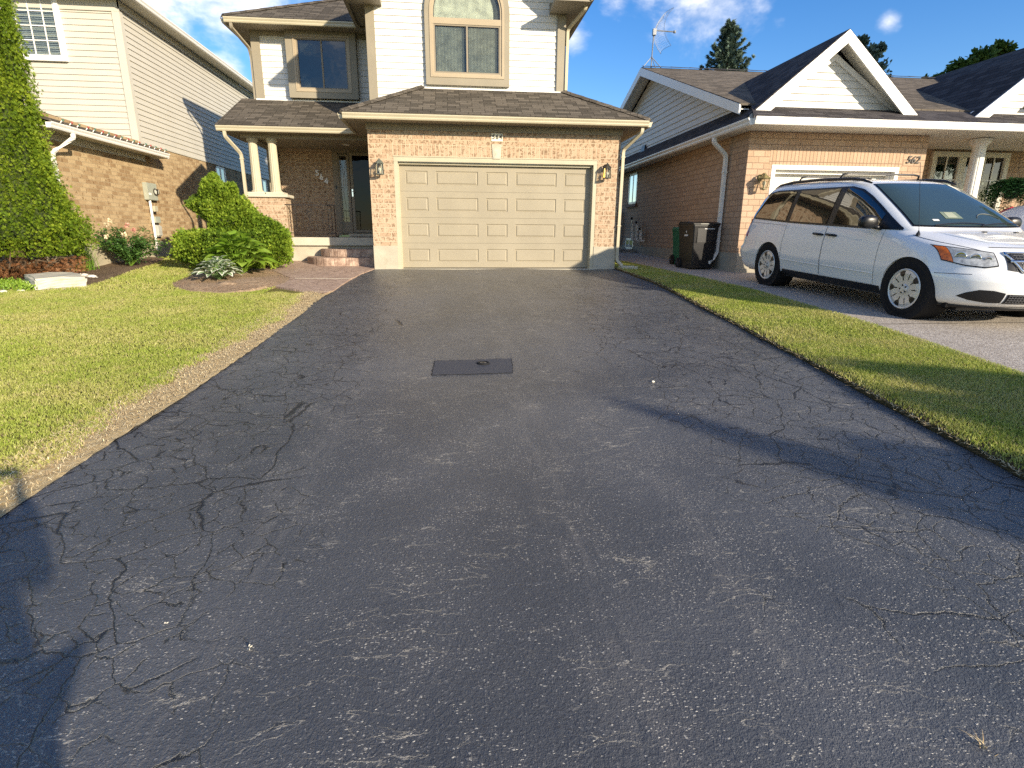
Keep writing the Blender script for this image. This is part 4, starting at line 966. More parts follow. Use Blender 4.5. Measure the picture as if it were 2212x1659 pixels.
mb = MB(); mb.box(XS-.17,XS+.028,18.125,18.30,2.40,5.72); mb.box(-15,XS+.03,18.12,18.16,5.70,5.98); mb.box(XS,XS+.03,18.12,32,5.78,5.98); mb.box(XS,XS+.022,18.3,32,2.42,2.475); mb.box(XS-.01,XS+.03,13.9,18.3,1.93,2.12); mb.build('trim_board', M['sidL'], H, bevel=.004)
rf = MB(); S2 = .32
slab(rf, [(XS+.50,13.6,2.24),(XS+.50,18.75,2.24),(-15,18.75,2.24+S2*6.7),(-15,13.6,2.24+S2*6.7)])
slab(rf, [(XS+.5,17.55,6.13),(XS+.5,33,6.13),(-13,33,6.13+.5*4.7),(-13,17.55,6.13+.5*4.7)])
RFL = rf.build('roof', M['roof'], H)
gutter('gutter', [((XS+.42,13.6,2.075),(XS+.42,18.72,2.075),(1,0,0))], M['white'], H); gutter('gutter', [((XS+.42,17.6,5.98),(XS+.42,33,5.98),(1,0,0))], M['white'], H)
mb = MB(); soffit(mb, XS, XS+.44, 13.62, 18.72, 2.10, 'x'); soffit(mb, XS, XS+.44, 17.62, 33, 6.0, 'x'); soffit(mb, -15, XS, 17.62, 18.15, 6.001)
mb.build('soffit', M['white_soffit'], H)
mb = MB(); mb.prism([(XS+.46,17.56,5.98),(XS+.46,17.56,6.12),(-13,17.56,8.45),(-13,17.56,8.30)], (0,.03,0)); mb.box(XS-.1,XS+.5,18.66,18.72,2.06,2.2); mb.build('rake_board', M['white'], H)
# gutter lights: unlit bulbs clipped along the eave
mb = MB(); mb2 = MB(); mb3 = MB()
for i in range(17):
    y = 13.9+i*.28+random.uniform(-.03,.03); z = 2.215
    mb2.tube([(XS+.545,y,z),(XS+.57,y+.02,z+.045)], .010, 5)
    (mb if i%2 else mb3).lathe([(.0,-.02),(.022,-.01),(.024,.015),(.012,.03),(0,.032)], (XS+.585,y+.03,z+.05), 8)
L_ = mb2.build('light_string', M['white'], H); mb.build('bulb', plain('red bulbs', (.30,.05,.04), .2, .5), L_, smooth=True); mb3.build('bulb', plain('green bulbs', (.05,.14,.09), .2, .5), L_, smooth=True)
downspout('downspout', [(XS+.50,14.32,2.07),(XS+.50,14.32,1.98),(XS+.05,14.24,1.66),(XS+.05,14.20,-.75)], M['white'], H, straps=(1.3,.1))
# upstairs window with blind
mb = MB(); frame_rect(mb, -11.85,-10.27,4.43,6.9,.10,18.07,18.16); wf = mb.build('window', M['white'], H, bevel=.004)
mb = MB(); frame_rect(mb, -11.75,-10.37,4.53,6.8,.05,18.10,18.16)
for x in (-10.71,-11.05,-11.39): mb.box(x-.012,x+.012,18.115,18.13,4.58,6.75)
for z in (4.93,5.28,5.63,5.98): mb.box(-11.7,-10.42,18.116,18.129,z-.012,z+.012)
mb.build('muntin', M['white'], wf); mb = MB(); mb.box(-11.70,-10.42,18.131,18.134,4.58,6.75); mb.build('pane', M['glass'], wf)
mb = MB()
for i in range(46): z = 4.60+i*.047; mb.add([(-11.69,18.14,z),(-10.43,18.14,z),(-10.43,18.155,z+.03),(-11.69,18.155,z+.03)],[(0,1,2,3)])
mb.build('blind', plain('blind', (.30,.33,.36), .7), wf)
mb = MB(); mb.box(-11.75,-10.37,18.158,18.165,4.53,6.8); mb.build('room', M['dark'], wf)
for y0_, y1_, z0_, z1_ in ((23.45,24.35,1.42,2.38),(28.3,29.5,1.2,2.36)):
    mb = MB(); X = XS+.004; mb.box(X,X+.03,y0_,y1_,z1_-.06,z1_); mb.box(X,X+.03,y0_,y1_,z0_,z0_+.06); mb.box(X,X+.03,y0_,y0_+.06,z0_,z1_); mb.box(X,X+.03,y1_-.06,y1_,z0_,z1_); mb.box(X,X+.028,(y0_+y1_)/2-.03,(y0_+y1_)/2+.03,z0_,z1_)
    wf = mb.build('window', M['white'], H); mb = MB(); mb.box(X,X+.01,y0_+.06,y1_-.06,z0_+.06,z1_-.06); mb.build('pane', M['carglass'], wf)
    mb = MB(); mb.box(X-.004,X+.08,y0_-.06,y1_+.06,z0_-.07,z0_-.005); mb.build('sill', M['bL'], wf)
mb = MB(); mb.lathe([(.05,0),(.05,.42),(.06,.42),(.06,.47),(0,.47)], (-9.3,24.5,6.3), 12); mb.build('vent_pipe', M['black'], RFL)
# electricity meter
r_ = root('electric_meter', (XS+.01,18.15,.85), 'grey electricity meter box with round glass dial on the tan brick side wall', 'meter')
gm = plain('grey enamel', (.33,.34,.27), .5, .3, .08, 8)
mb = MB(); mb.box(XS,XS+.13,17.95,18.5,.86,1.34); mb.build('housing', gm, r_, bevel=.01)
mb = MB(); mb.lathe([(.095,.13),(.095,.16),(.08,.165),(.08,.20),(.07,.225),(.0,.23)], (XS,18.36,1.10), 20, axis='x'); mb.build('dial', M['glassf'], r_, smooth=True)
mb = MB(); mb.lathe([(.10,.12),(.10,.15),(.085,.155),(.085,.13)], (XS,18.36,1.10), 20, axis='x'); mb.build('dial_ring', M['iron'], r_)
mb = MB(); mb.lathe([(.07,.135),(.07,.15),(0,.152)], (XS,18.36,1.10), 16, axis='x'); mb.build('dial_face', M['white'], r_)
mb = MB(); mb.box(XS+.13,XS+.134,17.99,18.14,1.0,1.06); mb.build('label_plate', M['white'], r_)
mb = MB(); mb.tube([(XS+.07,18.10,.86),(XS+.07,18.10,-.85)], .036, 10); mb.tube([(XS+.07,18.10,-.6),(XS+.07,18.10,-.42)], .045, 10); mb.build('conduit', M['white'], r_, smooth=True)
r_ = root('junction_box', (XS+.01,18.24,.55), 'small cream plate fixed between the meter box and the grey box below it', 'box')
mb = MB(); mb.box(XS+.10,XS+.16,18.14,18.33,.54,.70); mb.build('cover', M['casing'], r_, bevel=.006)
r_ = root('junction_box', (XS+.01,18.24,.25), 'olive grey box on the white conduit, just below the cream plate', 'box')
mb = MB(); mb.box(XS,XS+.16,18.10,18.38,.22,.40); mb.build('cover', gm, r_, bevel=.006)
r_ = root('junction_box', (XS+.01,18.24,-.15), 'lowest light grey utility box on the white conduit near the foundation', 'box')
mb = MB(); mb.box(XS,XS+.15,18.16,18.42,-.17,.16); mb.build('cover', plain('light grey enamel', (.42,.41,.36), .5), r_, bevel=.03)

# ------------------------------------------------------------------ house 562
K = KR
H = root('bungalow', (9,14,-.8), 'rose brick bungalow with white gables and a partly hidden garage door behind the minivan', 'house')
X2, Y2 = 6.25, 11.9
bk = MB(); bk.box(X2,X2+.3,Y2,30,-.40,2.25); bk.box(X2+.3,6.81,Y2,Y2+.3,-.40,2.25); bk.box(9.74,10.32,Y2,Y2+.3,-.40,2.25); bk.box(6.81,9.74,Y2,Y2+.3,1.78,2.25)
bk.box(10.02,10.32,Y2+.3,13.7,-.40,2.25); bk.box(10.3,16,13.7,14.0,-.40,2.25); bk.build('brick_wall', M['b562'], H)
mb = MB(); mb.box(6.75,9.80,Y2-.004,Y2+.3,1.43,1.78); mb.build('soldier_course', M['b562s'], H)
mb = MB(); mb.box(X2-.012,X2+.3,Y2-.012,30,-1.3,-.40); mb.box(X2+.3,6.81,Y2-.012,Y2+.3,-1.3,-.40); mb.box(9.74,10.33,Y2-.012,Y2+.3,-1.3,-.4); mb.box(10.3,16,13.69,14.0,-1.3,-.4); mb.build('foundation', M['found562'], H)
mb = MB(); mb.box(X2-.03,6.8,Y2-.05,Y2+.2,-1.2,-.46); mb.build('foundation_curb', M['found562'], H, bevel=.01)
mb = MB(); frame_rect(mb, 6.81,9.74,-1.0,1.43,.09,Y2-.01,Y2+.12); mb.box(6.88,9.67,Y2+.12,Y2+.30,1.27,1.35); mb.box(6.88,6.93,Y2+.12,Y2+.3,-.9,1.3); mb.box(9.62,9.67,Y2+.12,Y2+.3,-.9,1.3); mb.build('door_casing', M['white'], H, bevel=.004)
gd = MB().box(6.88,9.67,Y2+.28,Y2+.31,-.85,1.34).build('garage_door', M['white'], H)
cols = [(7.0+.69*i, 7.0+.69*i+.52) for i in range(4)]
cols = [(a-.0, b) for a, b in cols]
for k in range(4):
    a = -.8+k*.5275; mb = MB(); door_panels(mb, 6.92, 9.63, a+.004, a+.522, Y2+.26, cols, [(a+.11,a+.41)]); mb.build('door_section', M['sid562'], gd)
# number on the brick
digits('number', '562', .21, (10.02,Y2-.014,1.58), M['digit'], H, .28, 1.0, .008, .003)
# roofs
rf = MB(); S3 = .826; Yg = 11.15; zE = 2.24
def rz(x): return zE+S3*(x-5.90)
rf.prism([(5.86,Yg,zE-.03),(7.90,Yg+.35,rz(7.9)),(7.90,16.2,rz(7.9)),(5.86,24,zE-.03)][:0] or [(5.86,11.57,2.205),(7.90,11.57,3.92),(7.90,17,3.92),(5.86,24,2.205)], (0,0,-.04))
rf.prism([(7.90,11.57,3.92),(9.94,11.57,2.205),(9.94,15.0,2.205),(7.90,17,3.92)], (0,0,-.04))
rf.prism([(10.86,11.42,2.34),(12.72,11.42,3.90),(12.72,17,3.90),(9.9,17,2.3)][:0] or [(10.78,11.57,2.205),(12.75,11.57,3.86),(12.75,17.5,3.86),(10.2,17.5,1.75)], (0,0,-.04))
rf.prism([(12.75,11.57,3.86),(14.8,11.57,2.205),(14.8,17,2.205),(12.75,17,3.86)], (0,0,-.04))
# skirt roof along the front
rf.prism([(5.86,11.09,2.21),(16,11.09,2.21),(16,12.1,2.63),(6.30,12.1,2.63)], (0,0,-.04))
RF2 = rf.build('roof', M['roofd'], H)
rf = MB()
rf.prism([(6.02,12.0,2.62),(16,12.0,2.62),(16,18.7,5.0),(6.02,18.7,5.0)], (0,0,-.04)); rf.prism([(6.02,18.7,5.0),(16,18.7,5.0),(16,26,2.4),(6.02,26,2.4)], (0,0,-.04))
RFm = rf.build('roof', M['roofb'], H)
mb = MB()
a = Vector((6.02,18.7,5.02))
for i in range(32): mb.add([(6.02+i*.31,18.55,4.985),(6.02+i*.31+.33,18.55,4.985),(6.02+i*.31+.33,18.7,5.045),(6.02+i*.31,18.7,5.045+.008*(i%2))],[(0,1,2,3)])
mb.build('ridge_cap', M['roofd'], RFm)
mb = MB(); mb.box(7.1,7.2,17.6,17.75,3.1,3.2); 
mb = MB(); mb.add([(6.35,18.9,2.62),(6.62,18.9,2.84),(6.62,19.3,2.84),(6.35,19.3,2.62),(6.38,18.95,2.80),(6.6,18.95,2.92),(6.6,19.25,2.92),(6.38,19.25,2.80)],[(0,1,5,4),(1,2,6,5),(2,3,7,6),(3,0,4,7),(4,5,6,7)]); mb.build('roof_vent', M['black'], RF2)
# gables
def gable(xl, xr, xa, za, zb, name='gable'):
    sd = MB(); yw = 11.92
    fl = MB(); fl.prism([(xl+.27,yw+.03,zb-.02),(xr-.27,yw+.03,zb-.02),(xa,yw+.03,za-.24)], (0,.1,0)); core_ = fl.build('gable_wall', M['sid562'], H)
    siding(sd, [(xl+.32,zb+.0),(xr-.32,zb),(xa,za-.40)], FY(yw), c=.135, z0=zb+.03); sd.build('siding', M['sid562'], core_)
    mb = MB(); s_ = (za-2.34)/(xa-(xl))
    for sg in (1,-1):
        ex = xl if sg == 1 else xr
        mb.prism([(ex,11.56,2.22),(ex,11.56,2.31+.0),(xa,11.56,za+.03),(xa,11.56,za-.20),(ex+sg*.22,11.56,2.22)], (0,.04,0))
        mb.prism([(ex+sg*.26,yw-.035,zb),(xa,yw-.035,za-.30),(xa,yw-.035,za-.42),(ex+sg*.42,yw-.035,zb)], (0,.04,0))
    mb.build('rake_board', M['white'], H)
    mb = MB()
    for sg in (1,-1):
        ex = xl if sg == 1 else xr; a = Vector((ex+sg*.05,11.60,2.24)); b = Vector((xa,11.60,za-.07)); n = 16
        for i in range(n):
            p, q = a+(b-a)*i/n, a+(b-a)*(i+.94)/n; mb.prism([p,q,q+Vector((0,.40,0)),p+Vector((0,.40,0))], (0,0,-.012))
        mb.prism([a+Vector((0,0,.012)),b+Vector((0,0,.012)),b+Vector((0,.40,.012)),a+Vector((0,.40,.012))], (0,0,-.01))
    mb.build('soffit', M['white_soffit'], H)
gable(6.02, 9.78, 7.90, 3.87, 2.52); gable(10.86, 14.64, 12.75, 3.81, 2.52)
mb = MB(); mb.prism([(12.3,11.90,2.6),(13.2,11.90,2.6),(12.75,11.90,3.05)], (0,.02,0)); mb.build('gable_window', M['carglass'], H)
gutter('gutter', [((5.88,Yg,2.06),(16,Yg,2.06),(0,-1,0)), ((5.92,Yg,2.06),(5.92,25,2.06),(-1,0,0))], M['white'], H, 1.05)
mb = MB(); soffit(mb, 5.92, 16, Yg, 13.7, 2.085, 'y'); soffit(mb, 5.92, X2, Y2, 25, 2.086, 'x'); mb.build('soffit', M['white_soffit'], H)
# side gable of the main house
sd = MB(); siding(sd, [(12.6,2.60),(24.8,2.60),(18.7,4.78)], FXL(6.42), c=.152, z0=2.6); siding(sd, [(18.7,2.6),(24.8,2.6),(24.8,2.62),(18.7,4.78)][:3], FXL(6.421), c=.152, z0=2.6) if False else None
sd.build('siding', M['sid562'], H)
mb = MB(); mb.prism([(6.46,12.6,2.5),(6.46,24.9,2.5),(6.46,18.7,4.76)], (3,0,0)); mb.build('inner_wall', M['sid562'], H)
mb = MB()
for y_, z_ in ((12.0,2.57),(26,2.35)):
    mb.prism([(6.0,y_,z_-.16),(6.0,y_,z_+.03),(6.0,18.7,4.985),(6.0,18.7,4.76)], (.035,0,0)); mb.prism([(6.04,y_,z_-.06),(6.42,y_,z_-.06),(6.42,18.7,4.88),(6.04,18.7,4.88)], (0,0,-.01))
mb.build('rake_board', M['white'], H)
downspout('downspout', [(5.86,12.72,2.06),(5.86,12.72,1.96),(6.17,12.72,1.70),(6.17,12.72,-.42),(6.02,12.62,-.60),(5.93,12.56,-.63)], M['white'], H, .07, .09, straps=(1.35,-.15))
# side windows
def sidewin(y0_, y1_, z0_, z1_, nm, sill=True):
    mb = MB(); X = X2; mb.box(X-.015,X+.02,y0_,y1_,z1_-.07,z1_); mb.box(X-.015,X+.02,y0_,y1_,z0_,z0_+.07); mb.box(X-.015,X+.02,y0_,y0_+.07,z0_,z1_); mb.box(X-.015,X+.02,y1_-.07,y1_,z0_,z1_); mb.box(X-.013,X+.02,(y0_+y1_)/2-.03,(y0_+y1_)/2+.03,z0_,z1_)
    wf = mb.build(nm, M['white'], H); mb = MB(); mb.box(X-.005,X+.0,y0_+.07,y1_-.07,z0_+.07,z1_-.07); mb.build('pane', M['carglass'], wf)
    if sill: mb = MB(); mb.box(X-.07,X+.02,y0_-.1,y1_+.1,z0_-.09,z0_-.005); mb.build('sill', plain('brown sill', (.16,.08,.05), .7), wf)
sidewin(19.05,19.95,.985,1.98,'window'); sidewin(19.1,20.0,-.52,-.15,'window',False)
# porch: window, column
mb = MB(); frame_rect(mb, 12.02,14.15,-.35,2.03,.12,13.62,13.72); mb.box(12.76,12.96,13.63,13.72,-.3,1.95); mb.box(13.32,13.5,13.63,13.72,-.3,1.95); wf = mb.build('window', M['white_soffit'], H)
mb = MB()
for a, b in ((12.14,12.76),(12.96,13.32),(13.5,14.03)):
    mb.box((a+b)/2-.012,(a+b)/2+.012,13.66,13.68,-.23,1.91)
    for z in (1.37,.84,.31): mb.box(a,b,13.661,13.679,z-.012,z+.012)
mb.build('muntin', M['white'], wf); mb = MB(); mb.box(12.14,14.03,13.685,13.688,-.23,1.91); mb.build('pane', M['glassd'], wf)
mb = MB()
for a, b in ((12.14,12.42),(12.6,12.76),(12.96,13.32),(13.5,14.03)):
    n = 24; V = [(a+(b-a)*i/n, 13.694+.006*math.sin(i*1.7), z) for z in (-.23,1.91) for i in range(n+1)]; mb.add(V, [(i,i+1,n+2+i,n+1+i) for i in range(n)])
mb.build('curtain', M['curtain'], wf); mb = MB(); mb.box(12.1,14.1,13.699,13.705,-.3,1.95); mb.build('room', M['dark'], wf)
mb = MB(); mb.lathe([(.19,-.75),(.19,-.62),(.16,-.58),(.155,-.5),(.128,1.90),(.14,1.92),(.16,1.96),(.20,1.98),(.20,2.07)], (11.75,12.1,0), 48, flute=12, fd=.05); mb.build('column', M['white'], H)
mb = MB(); mb.box(10.33,16,11.75,13.7,-1.0,-.62); mb.build('porch_slab', M['slab'], H)
# black railing on that porch
r_ = root('porch_railing', (14,11.9,-.62), 'black metal railing on the shaded porch behind the white car', 'railing')
mb = MB(); mb.box(12.9,16,11.88,11.92,.28,.31); mb.box(12.9,16,11.88,11.92,-.52,-.50); mb.build('rail', M['iron'], r_)
mb = MB()
for i in range(26): mb.tube([(12.92+i*.12,11.9,-.62),(12.92+i*.12,11.9,.29)], .008, 5)
mb.build('baluster', M['iron'], r_)
lantern((6.58,Y2,1.17), 'weathered brass wall lantern on the rose brick beside the white downspout', None, plain('aged brass', (.20,.17,.07), .5, .4, .3, 30), 1)
# vent pipes
r_ = root('vent_pipes', (6.2,19,-.2), 'three white plastic vent pipes bent up the brick side wall above the basement window', 'vent pipes')
for y, zt, zb_ in ((18.95,.50,-.18),(18.45,.36,-.24),(18.05,.16,-.22)):
    mb = MB(); mb.tube([(6.25,y,zb_),(6.16,y,zb_),(6.13,y,zb_+.05),(6.13,y,zt-.06),(6.10,y-.05,zt-.01),(6.05,y-.10,zt)], .045, 10, caps=False); mb.build('pipe', M['white'], r_, smooth=True)
    mb = MB(); mb.lathe([(.034,0),(.0,.002)], (6.06,y-.085,zt), 10, axis='y'); mb.build('pipe_mouth', M['dark'], r_)
r_ = root('window_well', (6.0,19.5,-.65), 'corrugated galvanised window well curved round the basement window', 'window well')
mb = MB()
for k in range(4):
    z = -.68+k*.05; mb.tube([(6.22,20.15,z),(5.85,20.15,z),(5.62,19.9,z),(5.58,19.5,z),(5.62,19.1,z),(5.85,18.85,z),(6.22,18.85,z)], .028, 6)
mb.build('ring', plain('galvanised steel', (.34,.33,.30), .4, .5, .2, 10, metal=.6), r_)
r_ = root('garden_hose', (6.13,20.7,.2), 'dark green garden hose hung in long loops on the brick side wall', 'hose')
mb = MB()
for k in range(9):
    a = .12+.018*k; mb.tube([(6.12-.03*(k%3), 20.7+a*math.sin(t), .22+(.50+.02*k)*-math.cos(t)) for t in np.linspace(0, 2*math.pi, 24)], .016, 6)
mb.build('coil', plain('hose', (.012,.045,.02), .5), r_); mb = MB(); mb.tube([(6.25,20.7,.70),(6.05,20.7,.72),(6.03,20.7,.80)], .02, 6); mb.build('hook', M['black'], r_)
# TV antenna on the ridge
r_ = root('tv_antenna', (6.30,18.7,5.0), 'curved mesh dish antenna on a tripod mast on the bungalow ridge', 'antenna')
gal = plain('mast steel', (.22,.23,.24), .5, .4, .1, 10, metal=.4)
mb = MB(); mb.tube([(6.33,18.7,4.95),(6.35,18.7,6.05)], .018, 6); mb.tube([(6.33,18.7,5.30),(6.05,18.7,4.98)], .012, 5); mb.tube([(6.33,18.7,5.30),(6.62,18.6,4.98)], .012, 5); mb.tube([(6.33,18.7,5.3),(6.33,18.3,4.9)], .012, 5); mb.build('mast', gal, r_)
mb = MB(); 
def dish(u, v): return (6.36+.16*(v*v)*1.6+.10*(u*u)+.02, 18.7+.42*u-.1, 5.98+.50*v)
for i in range(15):
    u = -1+2*i/14; mb.tube([dish(u, v) for v in np.linspace(-1, 1, 12)], .0016, 3, caps=False)
for v in np.linspace(-1, 1, 20): mb.tube([dish(u, v) for u in np.linspace(-1, 1, 8)], .0016, 3, caps=False)
mb.tube([dish(u, 1) for u in np.linspace(-1,1,8)], .005, 4); mb.tube([dish(u, -1) for u in np.linspace(-1,1,8)], .005, 4); mb.tube([dish(1, v) for v in np.linspace(-1,1,8)], .005, 4); mb.tube([dish(-1, v) for v in np.linspace(-1,1,8)], .005, 4)
mb.build('reflector', gal, r_)
mb = MB(); mb.tube([(6.35,18.62,6.0),(6.95,18.6,5.98)], .018, 6); mb.box(6.30,6.40,18.6,18.7,5.88,6.05); mb.lathe([(.0,-.04),(.04,-.03),(.045,.0),(.04,.03),(0,.04)], (6.97,18.6,5.98), 8); mb.build('feed_arm', gal, r_)
# roof of the next house along
H = root('next_house', (18,18,-.8), 'dark hipped roof of another house rising behind the bungalow at the edge of the photo', 'house')
rf = MB(); rf.prism([(11.2,13.5,2.2),(16.2,13.5,5.13),(16.2,19.3,5.13),(14.0,21.5,3.6),(11.2,21.5,2.2)], (0,0,-.05)); rf.prism([(16.2,13.5,5.13),(21.2,13.5,2.2),(21.2,21.5,2.2),(16.2,19.3,5.13)], (0,0,-.05)); rf.build('roof', M['roofd'], H)
mb = MB(); mb.box(16.3,20.8,14.2,21,-.9,2.4); mb.build('wall', M['b562'], H)

K = 1.0
# ------------------------------------------------------------------ planting
def norm(a): return a/np.maximum(np.linalg.norm(a, axis=-1, keepdims=True), 1e-9)
FAN = []   # flat scale-leaf spray: one shared root, five fingers
def fan(n=5, spread=1.1, w=.12):
    V = [(0,0,0)]; F = []
    for i in range(n):
        a = (-.5+i/(n-1))*spread*1.6; l = 1-.28*abs(i-(n-1)/2)/((n-1)/2); d = (math.sin(a), math.cos(a)); p = (d[1], -d[0])
        k = len(V); V += [(d[0]*l*.5+p[0]*w, d[1]*l*.5+p[1]*w, .04), (d[0]*l, d[1]*l, -.06), (d[0]*l*.5-p[0]*w, d[1]*l*.5-p[1]*w, .04)]; F += [(0,k,k+1),(0,k+1,k+2)]
    return np.array(V, float), np.array(F)
def leafT(): return np.array([(0,0,0),(.28,.35,.05),(.22,.72,.02),(0,1,-.08),(-.22,.72,.02),(-.28,.35,.05)], float), np.array([(0,1,2),(0,2,3),(0,3,4),(0,4,5)])
def needle(): return np.array([(0,0,0),(.16,.3,.02),(.08,1,-.02),(-.08,1,-.02),(-.16,.3,.02)], float), np.array([(0,1,2),(0,2,3),(0,3,4)])
def cloud(name, P, D, size, tpl, mat, roll=None, jitter=.35, **k):
    """P points, D growth directions; one template leaf per point"""
    n = len(P); T, Fc = tpl; Y = norm(D+RS.normal(0, jitter, (n,3))); r_ = RS.normal(0, 1, (n,3)) if roll is None else roll+RS.normal(0, .35, (n,3))
    X = norm(np.cross(Y, r_)); Z = np.cross(X, Y); s = np.asarray(size)*RS.uniform(.7, 1.3, n)
    V = P[:,None,:]+s[:,None,None]*(T[None,:,0:1]*X[:,None,:]+T[None,:,1:2]*Y[:,None,:]+T[None,:,2:3]*Z[:,None,:])
    F = (np.arange(n)*len(T))[:,None,None]+Fc[None]
    return np_mesh(name, V.reshape(-1,3), F.reshape(-1,3), mat, 3, **k)
def branches(mb, a, b, n, r0, fork=3): pass
# tall clipped cedar at the left edge
TC = np.array([-9.15,13.15]); gz = zg(13.15)
r_ = root('cedar_tree', (TC[0],TC[1],gz), 'tall dense columnar cedar with bare orange twigs at its foot', 'tree')
def cedar_prof(z): return np.interp(z, [-.55,-.35,0,.5,1.0,1.5,2.2,3.2,4.3,5.3,6.2,6.9], [.90,1.18,1.28,1.08,.93,.84,.78,.76,.72,.62,.40,.05])
n = 120000; z = RS.uniform(-.55, 6.9, n); keep = RS.uniform(0, 1.45, n) < cedar_prof(z); z = z[keep]; n = len(z); a = RS.uniform(0, 2*math.pi, n)
a0 = np.arctan2(-13.1, 9.1)
rr = cedar_prof(z)*(1+.07*np.sin(a*5+z*2.1)+.07*np.sin(a*11-z*5.7)+.07*np.sin(a*23+z*13)*np.sin(z*9+a*4))*np.where(RS.uniform(0,1,n) < .04, RS.uniform(1.0,1.09,n), RS.uniform(.78, 1.02, n))
P = np.c_[TC[0]+rr*np.cos(a), TC[1]+rr*np.sin(a), z]; D = np.c_[np.cos(a)*.75, np.sin(a)*.75, np.full(n, .75)]
cloud('foliage', P, D, .058, fan(4, 1.0, .10), M['cedar'], jitter=.38, parent=r_)
mb = MB(); mb.lathe([(.8,-.2),(.86,.3),(.68,1.2),(.58,3),(.52,4.6),(.34,5.8),(.0,6.6)], (TC[0],TC[1],0), 20); mb.build('inner_shade_core', plain('inner shade', (.035,.05,.012), .9, var=.4, vs=10), r_)  # dark solid core paints the shade inside the crown
mb = MB()
for k in range(16):
    a = RS.uniform(0, 2*math.pi); l = RS.uniform(.7, 1.35); q = [(TC[0]+.1*math.cos(a),TC[1]+.1*math.sin(a),gz)]
    for j in range(1, 6): q.append((TC[0]+l*j/5*math.cos(a+RS.normal(0,.12)),TC[1]+l*j/5*math.sin(a+RS.normal(0,.12)),gz+.08+j*.09*RS.uniform(.5,1.4)))
    mb.tube(q, [.05,.035,.028,.022,.015,.008], 6)
mb.tube([(TC[0],TC[1],gz-.2),(TC[0],TC[1],3)], [.13,.08], 8); mb.build('trunk', M['bark'], r_)
n = 2600; a = RS.uniform(0, 2*math.pi, n); rr = RS.uniform(.15, 1.15, n); z = gz+.08+RS.uniform(0, .38, n)*np.sqrt(rr)
cloud('dead_twigs', np.c_[TC[0]+rr*np.cos(a), TC[1]+rr*np.sin(a), z], np.c_[np.cos(a), np.sin(a), RS.uniform(-.3,.6,n)], .075, fan(5, 1.1, .05), M['deadleaf'], parent=r_)
# hinoki-like shrub
def blobs(name, bl, N, size, tpl, mat, parent, up=.45, jit=.45, shell=.72):
    A = np.array([b[3]*b[4]*b[5] for b in bl])**.667; cnt = (N*A/A.sum()).astype(int); Ps, Ds = [], []
    for b, c in zip(bl, cnt):
        d = norm(RS.normal(0, 1, (c,3))); lump = 1+.10*np.sin(d[:,0:1]*7+b[0]*5)+.10*np.sin(d[:,2:3]*9+d[:,1:2]*6)
        p = np.array(b[:3])+d*np.array(b[3:6])*np.where(RS.uniform(0,1,(c,1)) < .05, RS.uniform(1.0,1.16,(c,1)), RS.uniform(shell, 1.0, (c,1)))*lump; Ps.append(p); Ds.append(norm(d/np.array(b[3:6])*min(b[3:6]))+np.array([0,0,up]))
    return cloud(name, np.concatenate(Ps), np.concatenate(Ds), size, tpl, mat, jitter=jit, parent=parent)
SX, SY = -5.55, 14.9; gz = zg(SY)
r_ = root('evergreen_shrub', (SX,SY,gz), 'large irregular bright green evergreen shrub with a leaning top beside the brick pier', 'shrub')
bl = [(-6.15,15.0,-.45,.62,.60,.42),(-5.55,14.9,-.42,.62,.62,.50),(-4.85,15.0,-.38,.55,.55,.50),(-4.50,15.1,-.25,.42,.42,.42),(-5.05,15.2,.02,.55,.45,.38),(-5.45,15.1,.18,.50,.45,.38),(-5.72,15.1,.50,.40,.38,.38),(-5.80,15.1,.85,.27,.27,.30),(-5.76,15.1,1.10,.13,.14,.20),
      (-6.15,15.05,.62,.26,.22,.13),(-5.52,15.1,.80,.30,.28,.34),(-5.22,15.1,.46,.36,.32,.34),(-5.05,15.1,.22,.42,.36,.34),(-4.75,15.1,.15,.34,.30,.22),(-6.40,15.0,-.30,.40,.40,.30),(-4.35,14.95,-.50,.34,.36,.34)]
for k in range(64):
    b0 = bl[RS.randint(0, 13)]; d = norm(RS.normal(0,1,3)+np.array([0,-.6,.5])); p = np.array(b0[:3])+d*np.array(b0[3:6])*.88; s_ = RS.uniform(.06,.14); bl.append((*p, s_, s_, s_*RS.uniform(.8,1.7)))
blobs('foliage', bl, 74000, .052, fan(5, 1.2, .12), M['hinoki'], r_, up=.5, shell=.80)
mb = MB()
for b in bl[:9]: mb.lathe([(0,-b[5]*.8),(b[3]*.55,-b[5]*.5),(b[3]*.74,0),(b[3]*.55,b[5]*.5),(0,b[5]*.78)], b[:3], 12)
mb.build('inner_shade_core', plain('shrub inside', (.02,.03,.008), .9, var=.4, vs=10), r_)  # near-black lumps stand in for the shade deep in the foliage
mb = MB()
for b in bl[:9]: mb.tube([(SX,SY,gz-.05),(SX+(b[0]-SX)*.5,SY+.05,gz+(b[2]-gz)*.5),b[:3]], [.05,.035,.012], 6)
mb.build('stem', M['bark'], r_)
